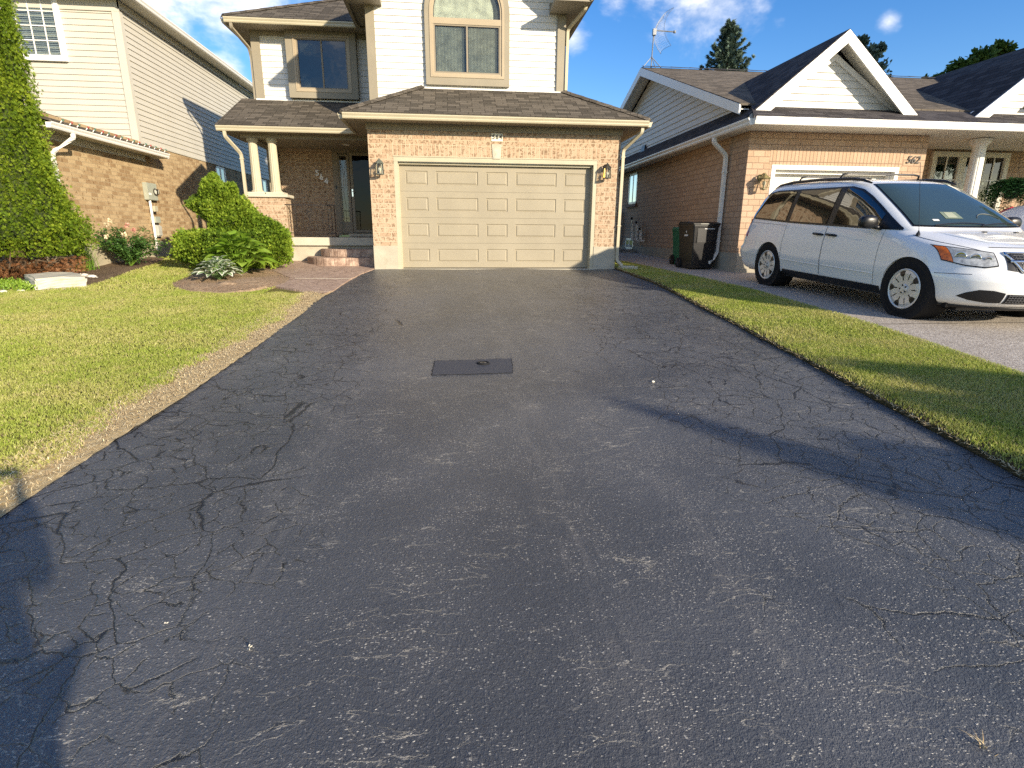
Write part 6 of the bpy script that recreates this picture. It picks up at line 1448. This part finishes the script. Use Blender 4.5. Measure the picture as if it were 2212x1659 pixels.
def minivan(loc, yaw, pitch):
    # world axis of travel is -y (nose towards the camera); local x points backwards (+y)
    r_ = root('minivan', loc, 'white minivan with black roof rails and dark side windows parked beside the bungalow', 'minivan', rot=None)
    r_.rotation_euler = (Matrix.Rotation(yaw, 3, 'Z') @ Matrix.Rotation(pitch, 3, 'X') @ Matrix.Rotation(R(90), 3, 'Z')).to_euler()
    # after that rotation: local x -> world +y, local y -> world -x
    keys = [ # z, xf, xr, hw, nf, nr
        (.20,.30,4.98,.84,2.6,5),(.25,.12,5.06,.915,2.6,6),(.33,.04,5.10,.955,2.5,6),(.42,.015,5.13,.968,2.5,7),(.52,.0,5.15,.985,2.4,7),(.60,.025,5.13,.988,2.4,7),(.64,.055,5.08,.985,2.4,7),
        (.72,.085,5.05,.985,2.35,7),(.80,.135,5.03,.980,2.3,7),(.86,.20,5.015,.972,2.3,7),(.90,.30,5.0,.965,2.4,7),(.94,.47,4.995,.958,2.6,7),(.98,.68,4.985,.95,2.9,7),(1.015,.88,4.975,.943,3.3,7),(1.04,1.02,4.97,.936,3.8,7),(1.065,1.10,4.965,.928,4.6,7),
        (1.10,1.16,4.955,.918,5.0,7),(1.2,1.32,4.92,.892,4.8,7),(1.35,1.58,4.86,.853,4.6,6),(1.5,1.86,4.79,.808,4.4,6),(1.60,2.06,4.72,.770,4.2,5),(1.655,2.20,4.65,.735,4.0,4.5),(1.695,2.36,4.55,.68,3.6,4),(1.72,2.60,4.40,.58,3.2,3.5),(1.735,2.9,4.15,.42,3,3),(1.742,3.1,3.9,.25,3,3)]
    LF = Loft(keys, 1.0, .55); zs = sorted(set(list(np.arange(.20,.9,.02))+list(np.arange(.9,1.10,.01))+list(np.arange(1.1,1.64,.03))+list(np.arange(1.64,1.743,.006))))
    V, F = LF.mesh([float(z) for z in zs]); cuts = []
    for xw in (.97, 4.05):
        for sd in (-1, 1):
            mb = MB(); mb.lathe([(.395,-.30),(.395,.30)], (xw, sd*.98, .345), 44, axis='y'); cuts.append((mb.v, mb.f))
    me = boolean_cut(V, F, cuts); smooth_angle(me, .7); me.name = 'body'; auto_uv(me); me.materials.clear()
    body = place('body', me, M['paint'], r_, local=True)
    bm = bmesh.new(); bm.from_mesh(me); bvh = BVHTree.FromBMesh(bm); bm.free()
    mb = MB()
    for xw in (.97, 4.05):
        for sd in (-1,1): mb.lathe([(.388,.04*sd),(.388,-.28*sd),(.0,-.285*sd)], (xw, sd*.955-sd*.03, .345), 36, axis='y')
    mb.build('wheel_arch', M['blackrough'], r_, local=True)
    mb = MB(); mb.box(.5,4.9,-.80,.80,.19,.30); mb.box(.45,1.5,-.7,.7,.16,.2); mb.build('underbody', M['black'], r_, local=True)
    # side glazing: dark band, then separate panes
    zt = lerp_tab((1.30,1.065),(1.55,1.20),(1.80,1.34),(2.05,1.47),(2.28,1.57),(2.5,1.615),(4.3,1.600),(4.55,1.56),(4.72,1.42),(4.86,1.22),(4.90,1.14)); zb = lerp_tab((1.12,1.045),(2.0,1.045),(3.6,1.07),(4.5,1.105),(4.9,1.12))
    for sd in (1, -1):
        v, f = sidepatch(bvh, sd, 1.31, 4.88, zb, zt, .004, 90, 14); mesh_obj('window_surround', v, f, M['black'], r_, local=True, smooth=True)
        for (a, b, nm) in ((1.66,2.56,'front_window'),(2.70,3.64,'side_window'),(3.76,4.82,'rear_quarter_window')):
            v, f = sidepatch(bvh, sd, a, b, lambda x: zb(x)+.028, lambda x: max(zt(x)-.028, zb(x)+.034), .010, 36, 14); mesh_obj(nm, v, f, M['carglass'], r_, local=True, smooth=True)
        v, f = sidepatch(bvh, sd, 1.38, 1.60, lambda x: zb(x)+.02, lambda x: max(zt(x)-.03, zb(x)+.024), .010, 12, 8); mesh_obj('vent_window', v, f, M['black'], r_, local=True, smooth=True)
        # door skins, panel gaps
        for nm, a, b, zlo in (('front_door',1.52,2.625,.335),('sliding_door',2.65,3.665,.335)):
            cut = (lambda x: max(zlo, .345+math.sqrt(max(0,.40**2-(x-4.05)**2))+.01 if abs(x-4.05) < .40 else zlo))
            v, f = sidepatch(bvh, sd, a, b, cut, lambda x: zb(x)-.012, .0035, 30, 24); d_ = mesh_obj(nm, v, f, M['paint'], r_, local=True, smooth=True)
            mb = sideline(bvh, sd, [(a,cut(a)),(a,zb(a)-.01)], .0028); sideline(bvh, sd, [(b+.012,cut(b)),(b+.012,zb(b)-.01)], .0028, mb=mb); sideline(bvh, sd, [(a,zlo),(b,zlo)], .0025, mb=mb); mb.build('door_gap', M['black'], d_, local=True)
            hx = b-.17 if nm == 'front_door' else a+.17; hx = 2.49 if nm == 'front_door' else 2.79
            h = bvh.ray_cast(Vector((hx, sd*3, .93)), Vector((0,-sd,0)))[0]
            mb = MB(); mb.tube([(hx-.115,h.y+sd*.004,.925),(hx-.09,h.y+sd*.035,.928),(hx+.08,h.y+sd*.036,.935),(hx+.115,h.y+sd*.004,.935)], [.012,.018,.018,.012], 8); mb.build('handle', M['black'], d_, local=True, smooth=True)
            mb = sideline(bvh, sd, [(a+.02,.475),(b-.02,.485)], .014, -.004); mb.build('moulding', M['paint'], d_, local=True, smooth=True)
        mb = sideline(bvh, sd, [(3.70,1.03),(4.85,1.06)], .003); sideline(bvh, sd, [(.62,.585),(.30,.60)], .0035, mb=mb); sideline(bvh, sd, [(1.50,1.03),(1.42,.78),(1.36,.60)], .003, mb=mb) if False else None
        mb.build('panel_gap', M['black'], body, local=True)
        v, f = sidepatch(bvh, sd, 1.40, 3.66, lambda x: .215, lambda x: .325, .004, 40, 4); mesh_obj('sill', v, f, M['black'], r_, local=True, smooth=True)
        # mirror
        y = sd*.955; mb = MB(); bm2 = bmesh.new(); bmesh.ops.create_uvsphere(bm2, u_segments=20, v_segments=12, radius=1)
        for v_ in bm2.verts: c = v_.co; c.x = math.copysign(abs(c.x)**.7, c.x)*.075+1.66; c.y = math.copysign(abs(c.y)**.75, c.y)*.125+y+sd*.13; c.z = math.copysign(abs(c.z)**.75, c.z)*.088+1.135
        Vm = [tuple(v_.co) for v_ in bm2.verts]; bm2.verts.index_update(); Fm = [tuple(v_.index for v_ in f_.verts) for f_ in bm2.faces]; bm2.free()
        mb.add(Vm, Fm); mb.tube([(1.60,y-sd*.03,1.06),(1.63,y+sd*.08,1.08)], .03, 6); mb.build('mirror', M['black'], r_, local=True, smooth=True)
        # roof rail and crossbars
        yr_ = sd*.665; mb = MB(); mb.tube([(2.25,yr_,1.655),(2.45,yr_,1.705),(2.7,yr_,1.728),(3.4,yr_,1.742),(4.1,yr_,1.728),(4.45,yr_,1.69),(4.6,yr_,1.64)], [.012,.022,.024,.024,.024,.022,.012], 8); mb.build('roof_rail', M['black'], r_, local=True, smooth=True)
        # headlamp, amber corner
        s_ = sd
        lt = lerp_tab((.55,.835),(.70,.858),(.9,.882),(1.12,.90)); lb = lerp_tab((.55,.70),(.70,.672),(.88,.685),(1.0,.71),(1.12,.735))
        v, f = frontpatch(LF, s_*.58, s_*1.11, lambda u: lb(abs(u)), lambda u: lt(abs(u)), .004, 44, 14); hl = mesh_obj('headlight', v, f, M['black'], r_, local=True, smooth=True)
        v, f = frontpatch(LF, s_*.592, s_*.985, lambda u: lb(abs(u))+.012, lambda u: lt(abs(u))-.012, .009, 40, 14); mesh_obj('lens', v, f, M['lamp'], hl, local=True, smooth=True)
        v, f = frontpatch(LF, s_*.990, s_*1.098, lambda u: lb(abs(u))+.012, lambda u: lt(abs(u))-.012, .009, 12, 10); mesh_obj('indicator', v, f, M['amber'], hl, local=True, smooth=True)
        for (u_, z_, rr_) in ((.90,.785,.056),(.77,.775,.052),(.66,.77,.034)):
            p = LF.front(s_*u_, z_); e = .01; n = (LF.front(s_*u_+e, z_)-LF.front(s_*u_-e, z_)).cross(Vector((0,0,1))).normalized()
            if n.x > 0 : n = -n
            if u_ > .85 and n.y*s_ < 0: n = -n
            t1 = n.cross(Vector((0,0,1))).normalized(); t2 = t1.cross(n); mb = MB()
            q = [[p+n*o+ (t1*math.cos(a)+t2*math.sin(a))*rr_*k for a in np.linspace(0, 2*math.pi, 20, endpoint=False)] for k, o in ((1.0,.012),(.95,.017),(.8,.013),(.35,.011))]
            Vv = [x for ring in q for x in ring]; Ff = [(i*20+k, i*20+(k+1)%20, (i+1)*20+(k+1)%20, (i+1)*20+k) for i in range(3) for k in range(20)]+[tuple(range(60,80))]
            mb.add(Vv, Ff); mb.build('reflector', M['chrome'], hl, local=True, smooth=True)
        # lower intake
        ib = lerp_tab((.50,.295),(.62,.29),(.80,.31),(.93,.345)); it = lerp_tab((.50,.41),(.62,.435),(.75,.435),(.86,.395),(.93,.35))
        v, f = frontpatch(LF, s_*.50, s_*.93, lambda u: ib(abs(u)), lambda u: it(abs(u)), .003, 24, 8); fg = mesh_obj('fog_recess', v, f, M['black'], r_, local=True, smooth=True)
        # tail lamp
        v, f = sidepatch(bvh, sd, 4.80, 5.03, lambda x: .80-.0*x, lambda x: 1.12-.05*(x-4.8), .006, 10, 12)
        mesh_obj('tail_light', v, f, M['red'], r_, local=True, smooth=True)
        # fender swage
    # front grille
    gt = lambda u: .86-.03*abs(u); gb = lambda u: .62+.16*max(0, abs(u)-.25)
    v, f = frontpatch(LF, -.50, .50, gb, gt, .004, 40, 12); gr = mesh_obj('grille', v, f, M['black'], r_, local=True, smooth=True)
    def line(pts, r, mb, off=.012):
        q = []
        for (a, b) in zip(pts[:-1], pts[1:]):
            for k in range(10): t = k/9; q.append(LF.front(a[0]+(b[0]-a[0])*t, a[1]+(b[1]-a[1])*t)+Vector((-off,0,0)))
        mb.tube(q, r, 6)
    mb = MB(); line([(-.50,.845),(.50,.845)], .012, mb); line([(-.50,.84),(-.36,.64),(0,.615),(.36,.64),(.50,.84)], .014, mb); line([(-.47,.755),(.47,.755)], .017, mb); line([(0,.85),(0,.62)], .017, mb); mb.build('grille_frame', M['chrome'], gr, local=True, smooth=True)
    mb = MB()
    for k in range(7): z = .65+.028*k; line([(-.42+.02*(6-k)/3,z),(.42-.02*(6-k)/3,z)], .004, mb, .007)
    for k in range(26): u = -.42+.0336*k; line([(u,.66),(u+.01,.83)], .003, mb, .007)
    mb.build('mesh', plain('grille mesh', (.10,.10,.10), .3, .5, .1, 20), gr, local=True)
    v, f = frontpatch(LF, -.48, .48, lambda u: .29, lambda u: .40, .004, 30, 6); ig = mesh_obj('lower_intake', v, f, M['black'], r_, local=True, smooth=True)
    mb = MB()
    for k in range(4): line([(-.46,.305+.026*k),(.46,.305+.026*k)], .003, mb, .008)
    for k in range(30): u = -.46+.0317*k; line([(u,.295),(u,.395)], .003, mb, .008)
    mb.build('mesh', bpy.data.materials['grille mesh'], ig, local=True)
    mb = MB(); q = [LF.front(u, .225)+Vector((-.01,0,0)) for u in np.linspace(-1.1, 1.1, 40)]; mb.tube(q, .03, 8); mb.build('air_dam', M['black'], r_, local=True, smooth=True)
    # windscreen
    wt = lambda u: 1.635-.03*(abs(u)/.7)**3; wb = lambda u: 1.092+.02*(abs(u)/.8)**3
    def wfn(a, b):
        v = b; hw_ = .80*(1-v)+.655*v; u = (-1+2*a)*hw_; return None
    def wpatch(off, m, zl, zh):
        def fn(a, b):
            z = zl+(zh-zl)*b; hw_ = LF.par(z)[2]; u = (-1+2*a)*(hw_*.87)*m; z2 = z+.010*(abs(2*a-1))**3*(1-2*b); p = LF.front(u, z2); e = .004
            n = (LF.front(u+e, z2)-LF.front(u-e, z2)).cross(LF.front(u, z2+e)-LF.front(u, z2-e)).normalized()
            if n.x > 0 or n.z < 0: n = -n
            if n.z < 0: n = Vector((n.x,n.y,-n.z))
            return p+n*off
        return gridpatch(fn, 50, 26)
    v, f = wpatch(.003, 1.0, 1.085, 1.652); ws = mesh_obj('windshield', v, f, M['black'], r_, local=True, smooth=True)
    v, f = wpatch(.008, .965, 1.100, 1.640); mesh_obj('pane', v, f, M['windshield'], ws, local=True, smooth=True)
    # inspection papers on the dash, seen at the glass
    def wpt(u, z, off=.012): 
        e = .004; p = LF.front(u, z); n = (LF.front(u+e, z)-LF.front(u-e, z)).cross(LF.front(u, z+e)-LF.front(u, z-e)).normalized(); n = n if n.z > 0 else -n; return p+n*off
    mb = MB(); a, b, c, d = wpt(.50,1.155), wpt(.42,1.155), wpt(.42,1.175), wpt(.50,1.175); mb.quad(a,b,c,d); mb.build('sticker', M['white'], ws, local=True)
    mb = MB(); mb.quad(wpt(.30,1.185),wpt(.05,1.185),wpt(.06,1.265),wpt(.29,1.265)); mb.build('permit_card', plain('pale green card', (.16,.20,.15), .6), ws, local=True)
    mb = MB(); mb.quad(wpt(.25,1.195,.014),wpt(.11,1.195,.014),wpt(.12,1.258,.014),wpt(.24,1.258,.014)); mb.build('permit_card', plain('cream card', (.32,.34,.25), .6), ws, local=True)
    q = [wpt(-.32+.16*math.cos(t), 1.175+.07*math.sin(t), .011) for t in np.linspace(.3, math.pi-.1, 16)]; mb = MB(); mb.tube(q, .006, 5); mb.build('steering_wheel', plain('wheel rim', (.09,.10,.09), .5), ws, local=True)
    mb = MB()
    for (u0, u1) in ((.55,-.15),(-.10,-.72)):
        q = [wpt(u0+(u1-u0)*t, 1.098+.028*math.sin(t*2.6), .02) for t in np.linspace(0,1,14)]; mb.tube(q, .007, 5)
    mb.build('wiper', M['black'], r_, local=True)
    # hood seam and crease, cowl
    mb = MB()
    for s_ in (1,-1):
        q = []
        for t in np.linspace(0,1,24):
            x = 1.13-.86*t; y = s_*(.86-.30*t**2.2); h = bvh.ray_cast(Vector((x,y,3)), Vector((0,0,-1))); q.append(h[0])
        mb.tube([p for p in q if p is not None], .0042, 5)
    q = [LF.front(u, .893)+Vector((-.002,0,0)) for u in np.linspace(-.56,.56,24)]; mb.tube(q, .005, 5)
    mb.build('hood_gap', M['black'], body, local=True)
    mb = MB()
    for s_ in (1,-1):
        q = []
        for t in np.linspace(0,1,24):
            x = 1.08-.80*t; y = s_*(.60-.30*t**1.8); h = bvh.ray_cast(Vector((x,y,3)), Vector((0,0,-1))); q.append(h[0]-Vector((0,0,.005)))
        mb.tube(q, [.004+.012*math.sin(math.pi*min(1,k/23)) for k in range(24)], 8)
    mb.build('hood_crease', M['paint'], body, local=True, smooth=True)
    mb = MB()
    for y in (-.45,.0): h = bvh.ray_cast(Vector((1.0,y,3)), Vector((0,0,-1)))[0]; mb.box(h.x-.02,h.x+.02,h.y-.02,h.y+.02,h.z-.005,h.z+.012)
    mb.build('washer_nozzle', M['black'], r_, local=True)
    h = bvh.ray_cast(Vector((1.08,.84,3)), Vector((0,0,-1)))[0]
    mb = MB(); mb.lathe([(.028,-.01),(.022,.02),(.010,.045),(.004,.06)], h, 10); mb.tube([h+Vector((0,0,.05)), h+Vector((.10,0,.45)), h+Vector((.21,0,.86))], .0032, 5); mb.build('antenna', M['black'], r_, local=True)
    for x in (2.95, 3.95):
        mb = MB(); mb.tube([(x,-.665,1.73),(x-.03,-.64,1.80),(x-.03,-.55,1.815),(x-.03,.55,1.815),(x-.03,.64,1.80),(x,.665,1.73)], .014, 8); mb.build('crossbar', M['black'], r_, local=True, smooth=True)
    for xw in (.97, 4.05):
        for sd in (-1, 1): wheel(r_, xw, sd*.865, sd)
    v, f = (lambda: gridpatch(lambda a, b: (5.155+.0, -.26+.52*a, .62+.14*b), 2, 2))(); mesh_obj('number_plate', v, f, M['white'], r_, local=True)
    return r_
# rear hub ground point of the near side was solved at x 5.62, y 9.60 ; front at x 5.69, y 6.52
yaw = math.atan2(5.688-5.622, -(6.522-9.596))*-1
L0 = 3.078; fx = 5.688+.945; fy = 6.522-.97
minivan((fx+.02, fy, -1.033), .0215, .0425)

def hatchback(loc, rotz):
    r_ = root('hatchback', loc, 'white car with a red stripe down its tail, mostly hidden behind the minivan', 'car'); r_.rotation_euler = (0,0,rotz)
    keys = [(.18,.2,4.2,.76,2.6,4),(.3,.03,4.27,.84,2.5,5),(.5,.0,4.3,.87,2.4,5),(.68,.08,4.26,.87,2.4,5),(.8,.3,4.22,.86,2.5,5),(.88,.7,4.17,.85,3,5),(.93,1.0,4.12,.83,3.8,5),(1.1,1.35,3.95,.77,4,4.5),(1.3,1.8,3.72,.68,3.8,4),(1.42,2.2,3.5,.58,3.4,3.5),(1.47,2.6,3.2,.35,3,3)]
    LF = Loft(keys, .9, .5); V, F = LF.mesh([float(z) for z in np.concatenate([np.arange(.18,1.36,.03), np.arange(1.36,1.47,.01)])]); cuts = []
    for xw in (.85, 3.45):
        for sd in (-1,1): mb = MB(); mb.lathe([(.35,-.25),(.35,.25)], (xw, sd*.86, .31), 36, axis='y'); cuts.append((mb.v, mb.f))
    me = boolean_cut(V, F, cuts); smooth_angle(me, .7); me.name = 'body'; auto_uv(me); me.materials.clear(); place('body', me, M['paint'], r_, local=True)
    bm = bmesh.new(); bm.from_mesh(me); bvh = BVHTree.FromBMesh(bm); bm.free()
    zt = lerp_tab((1.15,.98),(1.5,1.16),(1.95,1.34),(2.3,1.385),(3.2,1.36),(3.55,1.24),(3.75,1.06)); zb = lerp_tab((1.15,.94),(3.75,1.0))
    for sd in (1,-1):
        v, f = sidepatch(bvh, sd, 1.2, 3.7, zb, zt, .004, 60, 10); sw = mesh_obj('side_window', v, f, M['carglass'], r_, local=True, smooth=True)
        mb = sideline(bvh, sd, [(1.2,.95),(3.68,1.0),(3.55,1.24),(3.2,1.36),(2.3,1.39),(1.95,1.34),(1.2,.96)], .009); mb.build('window_trim', M['chrome'], sw, local=True)
        mb = MB(); q = []
        for t in np.linspace(0,1,20):
            z = .72+.68*t; xf, xr, hw, nf, nr = LF.par(z); q.append((xr-.13, sd*(hw*.90), z))
        mb.tube(q, .028, 6); mb.build('tail_light', M['red'], r_, local=True, smooth=True)
        for xw in (.85,3.45): wheel(r_, xw, sd*.75, sd, .315, .2)
    return r_
hatchback((14.15, 9.5, zr(9.5)), math.pi)

# ------------------------------------------------------------------ wheeled bins
def cart(name, c, w, d, h, mat, label, rotz=0, deco=True):
    r_ = root(name, c, label, 'wheeled bin'); r_.rotation_euler = (0,0,rotz); mb = MB(); n = 6
    rings = []
    for (z, k) in ((.02,.80),(.03,.82),(h*.55,.90),(h*.90,.99),(h*.90,1.03),(h*.94,1.03)): rings.append([(sx*w/2*k, sy*d/2*k, z) for sx, sy in ((-1,-1),(-.93,-1.04),(.93,-1.04),(1,-1),(1,1),(-1,1))])
    V = [p for r2 in rings for p in r2]; F = [(i*6+j, i*6+(j+1)%6, (i+1)*6+(j+1)%6, (i+1)*6+j) for i in range(len(rings)-1) for j in range(6)]+[(5,4,3,2,1,0),tuple(range(len(V)-6,len(V)))]
    mb.add(V, F); mb.build('body', mat, r_, local=True, bevel=.012)
    mb = MB(); mb.box(-w/2*.72,w/2*.72,-d/2*1.02,-d/2*.80,h*.55,h*.89); mb.build('front_panel', mat, r_, local=True, bevel=.02)
    mb = MB(); mb.prism([(-w/2*1.07,-d/2*1.1,h*.94),(-w/2*1.07,-d/2*1.1,h*.965),(-w/2*1.0,-d/2*.6,h*1.0),(-w/2*1.0,d/2*.9,h*1.01),(-w/2*1.0,d/2*1.15,h*.94)], (w*1.05,0,0)); mb.tube([(-w/2*.9,d/2*1.2,h*.93),(w/2*.9,d/2*1.2,h*.93)], .018, 8); mb.build('lid', mat, r_, local=True, bevel=.008)
    for s_ in (-1,1):
        x = s_*w/2*.86; mb = MB(); mb.lathe([(.115,-.03),(.125,-.015),(.125,.015),(.115,.03)], (x, d/2*.86, .125), 24, axis='x'); mb.build('wheel', M['blackrough'], r_, local=True, smooth=False)
        mb = MB(); [mb.tube([(x+s_*.032,d/2*.86,.125),(x+s_*.032,d/2*.86+.09*math.cos(a),.125+.09*math.sin(a))], .010, 4) for a in np.arange(0, 6.28, 1.047)]; mb.build('hub', M['black'], r_, local=True)
    if deco:
        wh = plain('white stamp', (.62,.62,.60), .6)
        mb = MB(); x = -w/2*1.005
        mb.box(x+.010,x+.016,-.10,.06,h*.70,h*.735)
        for k in range(8):
            a = k*math.pi/4; mb.prism([(x+.012,-.02,h*.80),(x+.012,-.02+.022*math.cos(a-.3),h*.80+.026*math.sin(a-.3)),(x+.012,-.02+.034*math.cos(a),h*.80+.040*math.sin(a)),(x+.012,-.02+.022*math.cos(a+.3),h*.80+.026*math.sin(a+.3))], (.004,0,0))
        mb.build('stamp', wh, r_, local=True)
        mb = MB(); mb.box(-.05,.20,-d/2*1.04-.004,-d/2*1.03,h*.845,h*.86); mb.box(-.11,.05,-d/2*.89-.004,-d/2*.86,h*.40,h*.415); mb.build('grab_bar', wh, r_, local=True)
        mb = MB(); mb.box(-w/2*.55,w/2*.15,-d/2*1.10-.004,-d/2*1.02,h*.945,h*.962); mb.build('lid_label', plain('grey label', (.28,.28,.25), .6), r_, local=True)
    else:
        mb = MB(); mb.box(-w/2*.6,-w/2*.1,-d/2*.93-.006,-d/2*.90,h*.42,h*.44); mb.box(-w/2*.6,-w/2*.1,-d/2*1.04-.004,-d/2*1.0,h*.74,h*.76); mb.build('stamp', M['white'], r_, local=True)
    return r_
cart('garbage_bin', (5.74,12.85,zr(12.85)), .64, .70, 1.06, M['black'], 'black wheeled garbage bin standing against the bungalow side wall', .10)
cart('green_bin', (5.90,13.85,zr(13.85)), .52, .56, .92, M['green_plastic'], 'green wheeled bin tucked behind the black one', .08, False)

K = 1.0
# ------------------------------------------------------------------ the photographer (casts the shadow at the lower left)
def skin(name, chains, mat, parent, sub=2):
    V, E, Rr = [], [], []; idx = {}
    for ch in chains:
        prev = None
        for key, p, r_ in ch:
            if key not in idx: idx[key] = len(V); V.append(p); Rr.append(r_)
            if prev is not None: E.append((prev, idx[key]))
            prev = idx[key]
    me = bpy.data.meshes.new(name); me.from_pydata(V, E, []); o = bpy.data.objects.new(name, me); COL.objects.link(o)
    o.modifiers.new('s', 'SKIN'); sv = me.skin_vertices[0].data
    for i, r_ in enumerate(Rr): sv[i].radius = (r_ if isinstance(r_, tuple) else (r_, r_)); sv[i].use_root = (i == 0)
    m = o.modifiers.new('u', 'SUBSURF'); m.levels = m.render_levels = sub
    dg = bpy.context.evaluated_depsgraph_get(); out = bpy.data.meshes.new_from_object(o.evaluated_get(dg)); bpy.data.objects.remove(o)
    out.polygons.foreach_set('use_smooth', [True]*len(out.polygons)); out.materials.clear(); out.name = name
    auto_uv(out) if not out.uv_layers else None
    return place(name, out, mat, parent)
bx, by = .06, -.50; g = zg(by); Q = 1.17
skinm = plain('skin', (.50,.30,.21), .55, .35, .06, 20); shirt = plain('blue shirt', (.06,.10,.20), .9, .1, .2, 20); trous = plain('grey trousers', (.07,.07,.075), .9, .1, .2, 20)
r_ = root('person', (bx,by,g), 'person in a blue shirt and grey trousers standing and holding up a phone', 'person')
hd = .06
ch = [[('pel',(bx,by,g+1.1115),(.235,.18)),('wa',(bx,by,g+1.2870),(.225,.165)),('ch',(bx,by-.01,g+1.5210),(.235,.16)),('ut',(bx,by,g+1.6614),(.21,.14)),('nk',(bx,by+.01,g+1.7550),.055),('nk2',(bx,by+.02,g+1.8252),.055),('hd1',(bx,by+.04,g+1.9188),(.088,.105)),('hd2',(bx,by+.03,g+2.0007),(.092,.115)),('hd3',(bx,by+.02,g+2.0650),(.065,.08))]]
for s_ in (-1, 1):
    ch.append([('pel',0,0),(f'h{s_}',(bx+s_*.09,by,g+1.0296),.15),(f'k0{s_}',(bx+s_*.10,by+.01,g+0.7722),.135),(f'k{s_}',(bx+s_*.10,by+.02,g+0.5616),.115),(f'c{s_}',(bx+s_*.10,by-.01,g+0.3861),.11),(f'a{s_}',(bx+s_*.11,by-.02,g+0.1170),.06),(f'ft{s_}',(bx+s_*.12,by+.04,g+0.0526),.045),(f'to{s_}',(bx+s_*.15,by+.17,g+0.0351),.032)])
    ch.append([('ut',0,0),(f's{s_}',(bx+s_*.195,by+.01,g+1.62),.085),(f'e0{s_}',(bx+s_*.235,by+.07,g+1.47),.075),(f'e{s_}',(bx+s_*.245,by+.14,g+1.32),.068),(f'f{s_}',(bx+s_*.18,by+.26,g+1.58),.052),(f'w{s_}',(s_*.108,-.11,-.10),.032),(f'p{s_}',(s_*.095,-.052,-.035),(.034,.018))])
fix = {}
for c in ch:
    for i, (k, p, r2) in enumerate(c):
        if p == 0: c[i] = (k, fix[k][0], fix[k][1])
        else: fix[k] = (p, r2)
body = skin('body', ch, skinm, r_)
def grow(chains, keys, extra): return [[(k, p, (tuple(x+extra for x in r2) if isinstance(r2, tuple) else r2+extra)) for k, p, r2 in c if any(k.startswith(q) for q in keys)] for c in chains]
skin('shirt', [c for c in grow(ch, ('pel','wa','ch','ut','s','e'), .014) if len(c) > 1], shirt, r_)
skin('trousers', [c for c in grow(ch, ('pel','h1','h-1','k','c1','c-1','a'), .013) if len(c) > 1], trous, r_)
for s_ in (-1, 1):
    mb = MB(); mb.tube([(bx+s_*.13,by-.06,g+.035),(bx+s_*.135,by+.05,g+.045),(bx+s_*.15,by+.19,g+.032)], [.05,.052,.036], 10); mb.build('shoe', M['black'], r_, smooth=True)
    for k in range(4):      # fingers closed round the phone's edge
        z = -.028+.018*k-.0; x = s_*.083; L = (.9,1.0,.96,.8)[k]
        skin('finger', [[('a',(x+s_*.008,-.048,z),.009),('b',(x+s_*.004,-.022,z+.002),.0085),('c',(x-s_*.012*L,-.008,z+.003),.0078),('d',(x-s_*.030*L,-.010,z+.003),.0068)]], skinm, r_, 1)
    skin('thumb', [[('a',(s_*.088,-.052,-.03),.011),('b',(s_*.074,-.068,-.012),.010),('c',(s_*.056,-.062,.004),.0085)]], skinm, r_, 1)
mb = MB(); c = Vector((bx,by+.03,g+2.0))
bm = bmesh.new(); bmesh.ops.create_uvsphere(bm, u_segments=24, v_segments=16, radius=1)
for v in bm.verts: v.co = Vector((v.co.x*.103, v.co.y*.126-.02, v.co.z*.117+.032))+c
bmesh.ops.delete(bm, geom=[v for v in bm.verts if v.co.y > c.y+.055 or v.co.z < c.z-.045], context='VERTS')
V = [tuple(v.co) for v in bm.verts]; bm.verts.index_update(); F = [tuple(v.index for v in f.verts) for f in bm.faces]; bm.free(); mesh_obj('hair', V, F, plain('brown hair', (.05,.03,.02), .8, .2, .3, 60), r_, smooth=True)
fm = MB(); fm.tube([(c.x,c.y+.102,c.z-.005),(c.x,c.y+.130,c.z-.030),(c.x,c.y+.110,c.z-.036)], [.009,.014,.008], 8); fm.build('nose', skinm, r_, smooth=True)
for s_ in (-1,1):
    fm = MB(); fm.lathe([(0,-.011),(.009,-.006),(.012,0),(.009,.006),(0,.011)], (c.x+s_*.031,c.y+.104,c.z+.004), 10); fm.build('eye', M['white'], r_, smooth=True)
    fm = MB(); fm.lathe([(0,-.03),(.012,-.018),(.016,0),(.012,.02),(0,.03)], (c.x+s_*.092,c.y+.0,c.z-.008), 10); fm.build('ear', skinm, r_, smooth=True)
fm = MB(); fm.tube([(c.x-.024,c.y+.100,c.z-.062),(c.x,c.y+.108,c.z-.064),(c.x+.024,c.y+.100,c.z-.062)], .005, 6); fm.build('mouth', plain('lips', (.40,.16,.13), .5), r_, smooth=True)
r_ = root('phone', (0,-.03,0), 'dark phone held level in both hands behind the camera position', 'phone')
MB().box(-.078,.078,-.034,-.026,-.037,.037).build('case', M['black'], r_, bevel=.004)
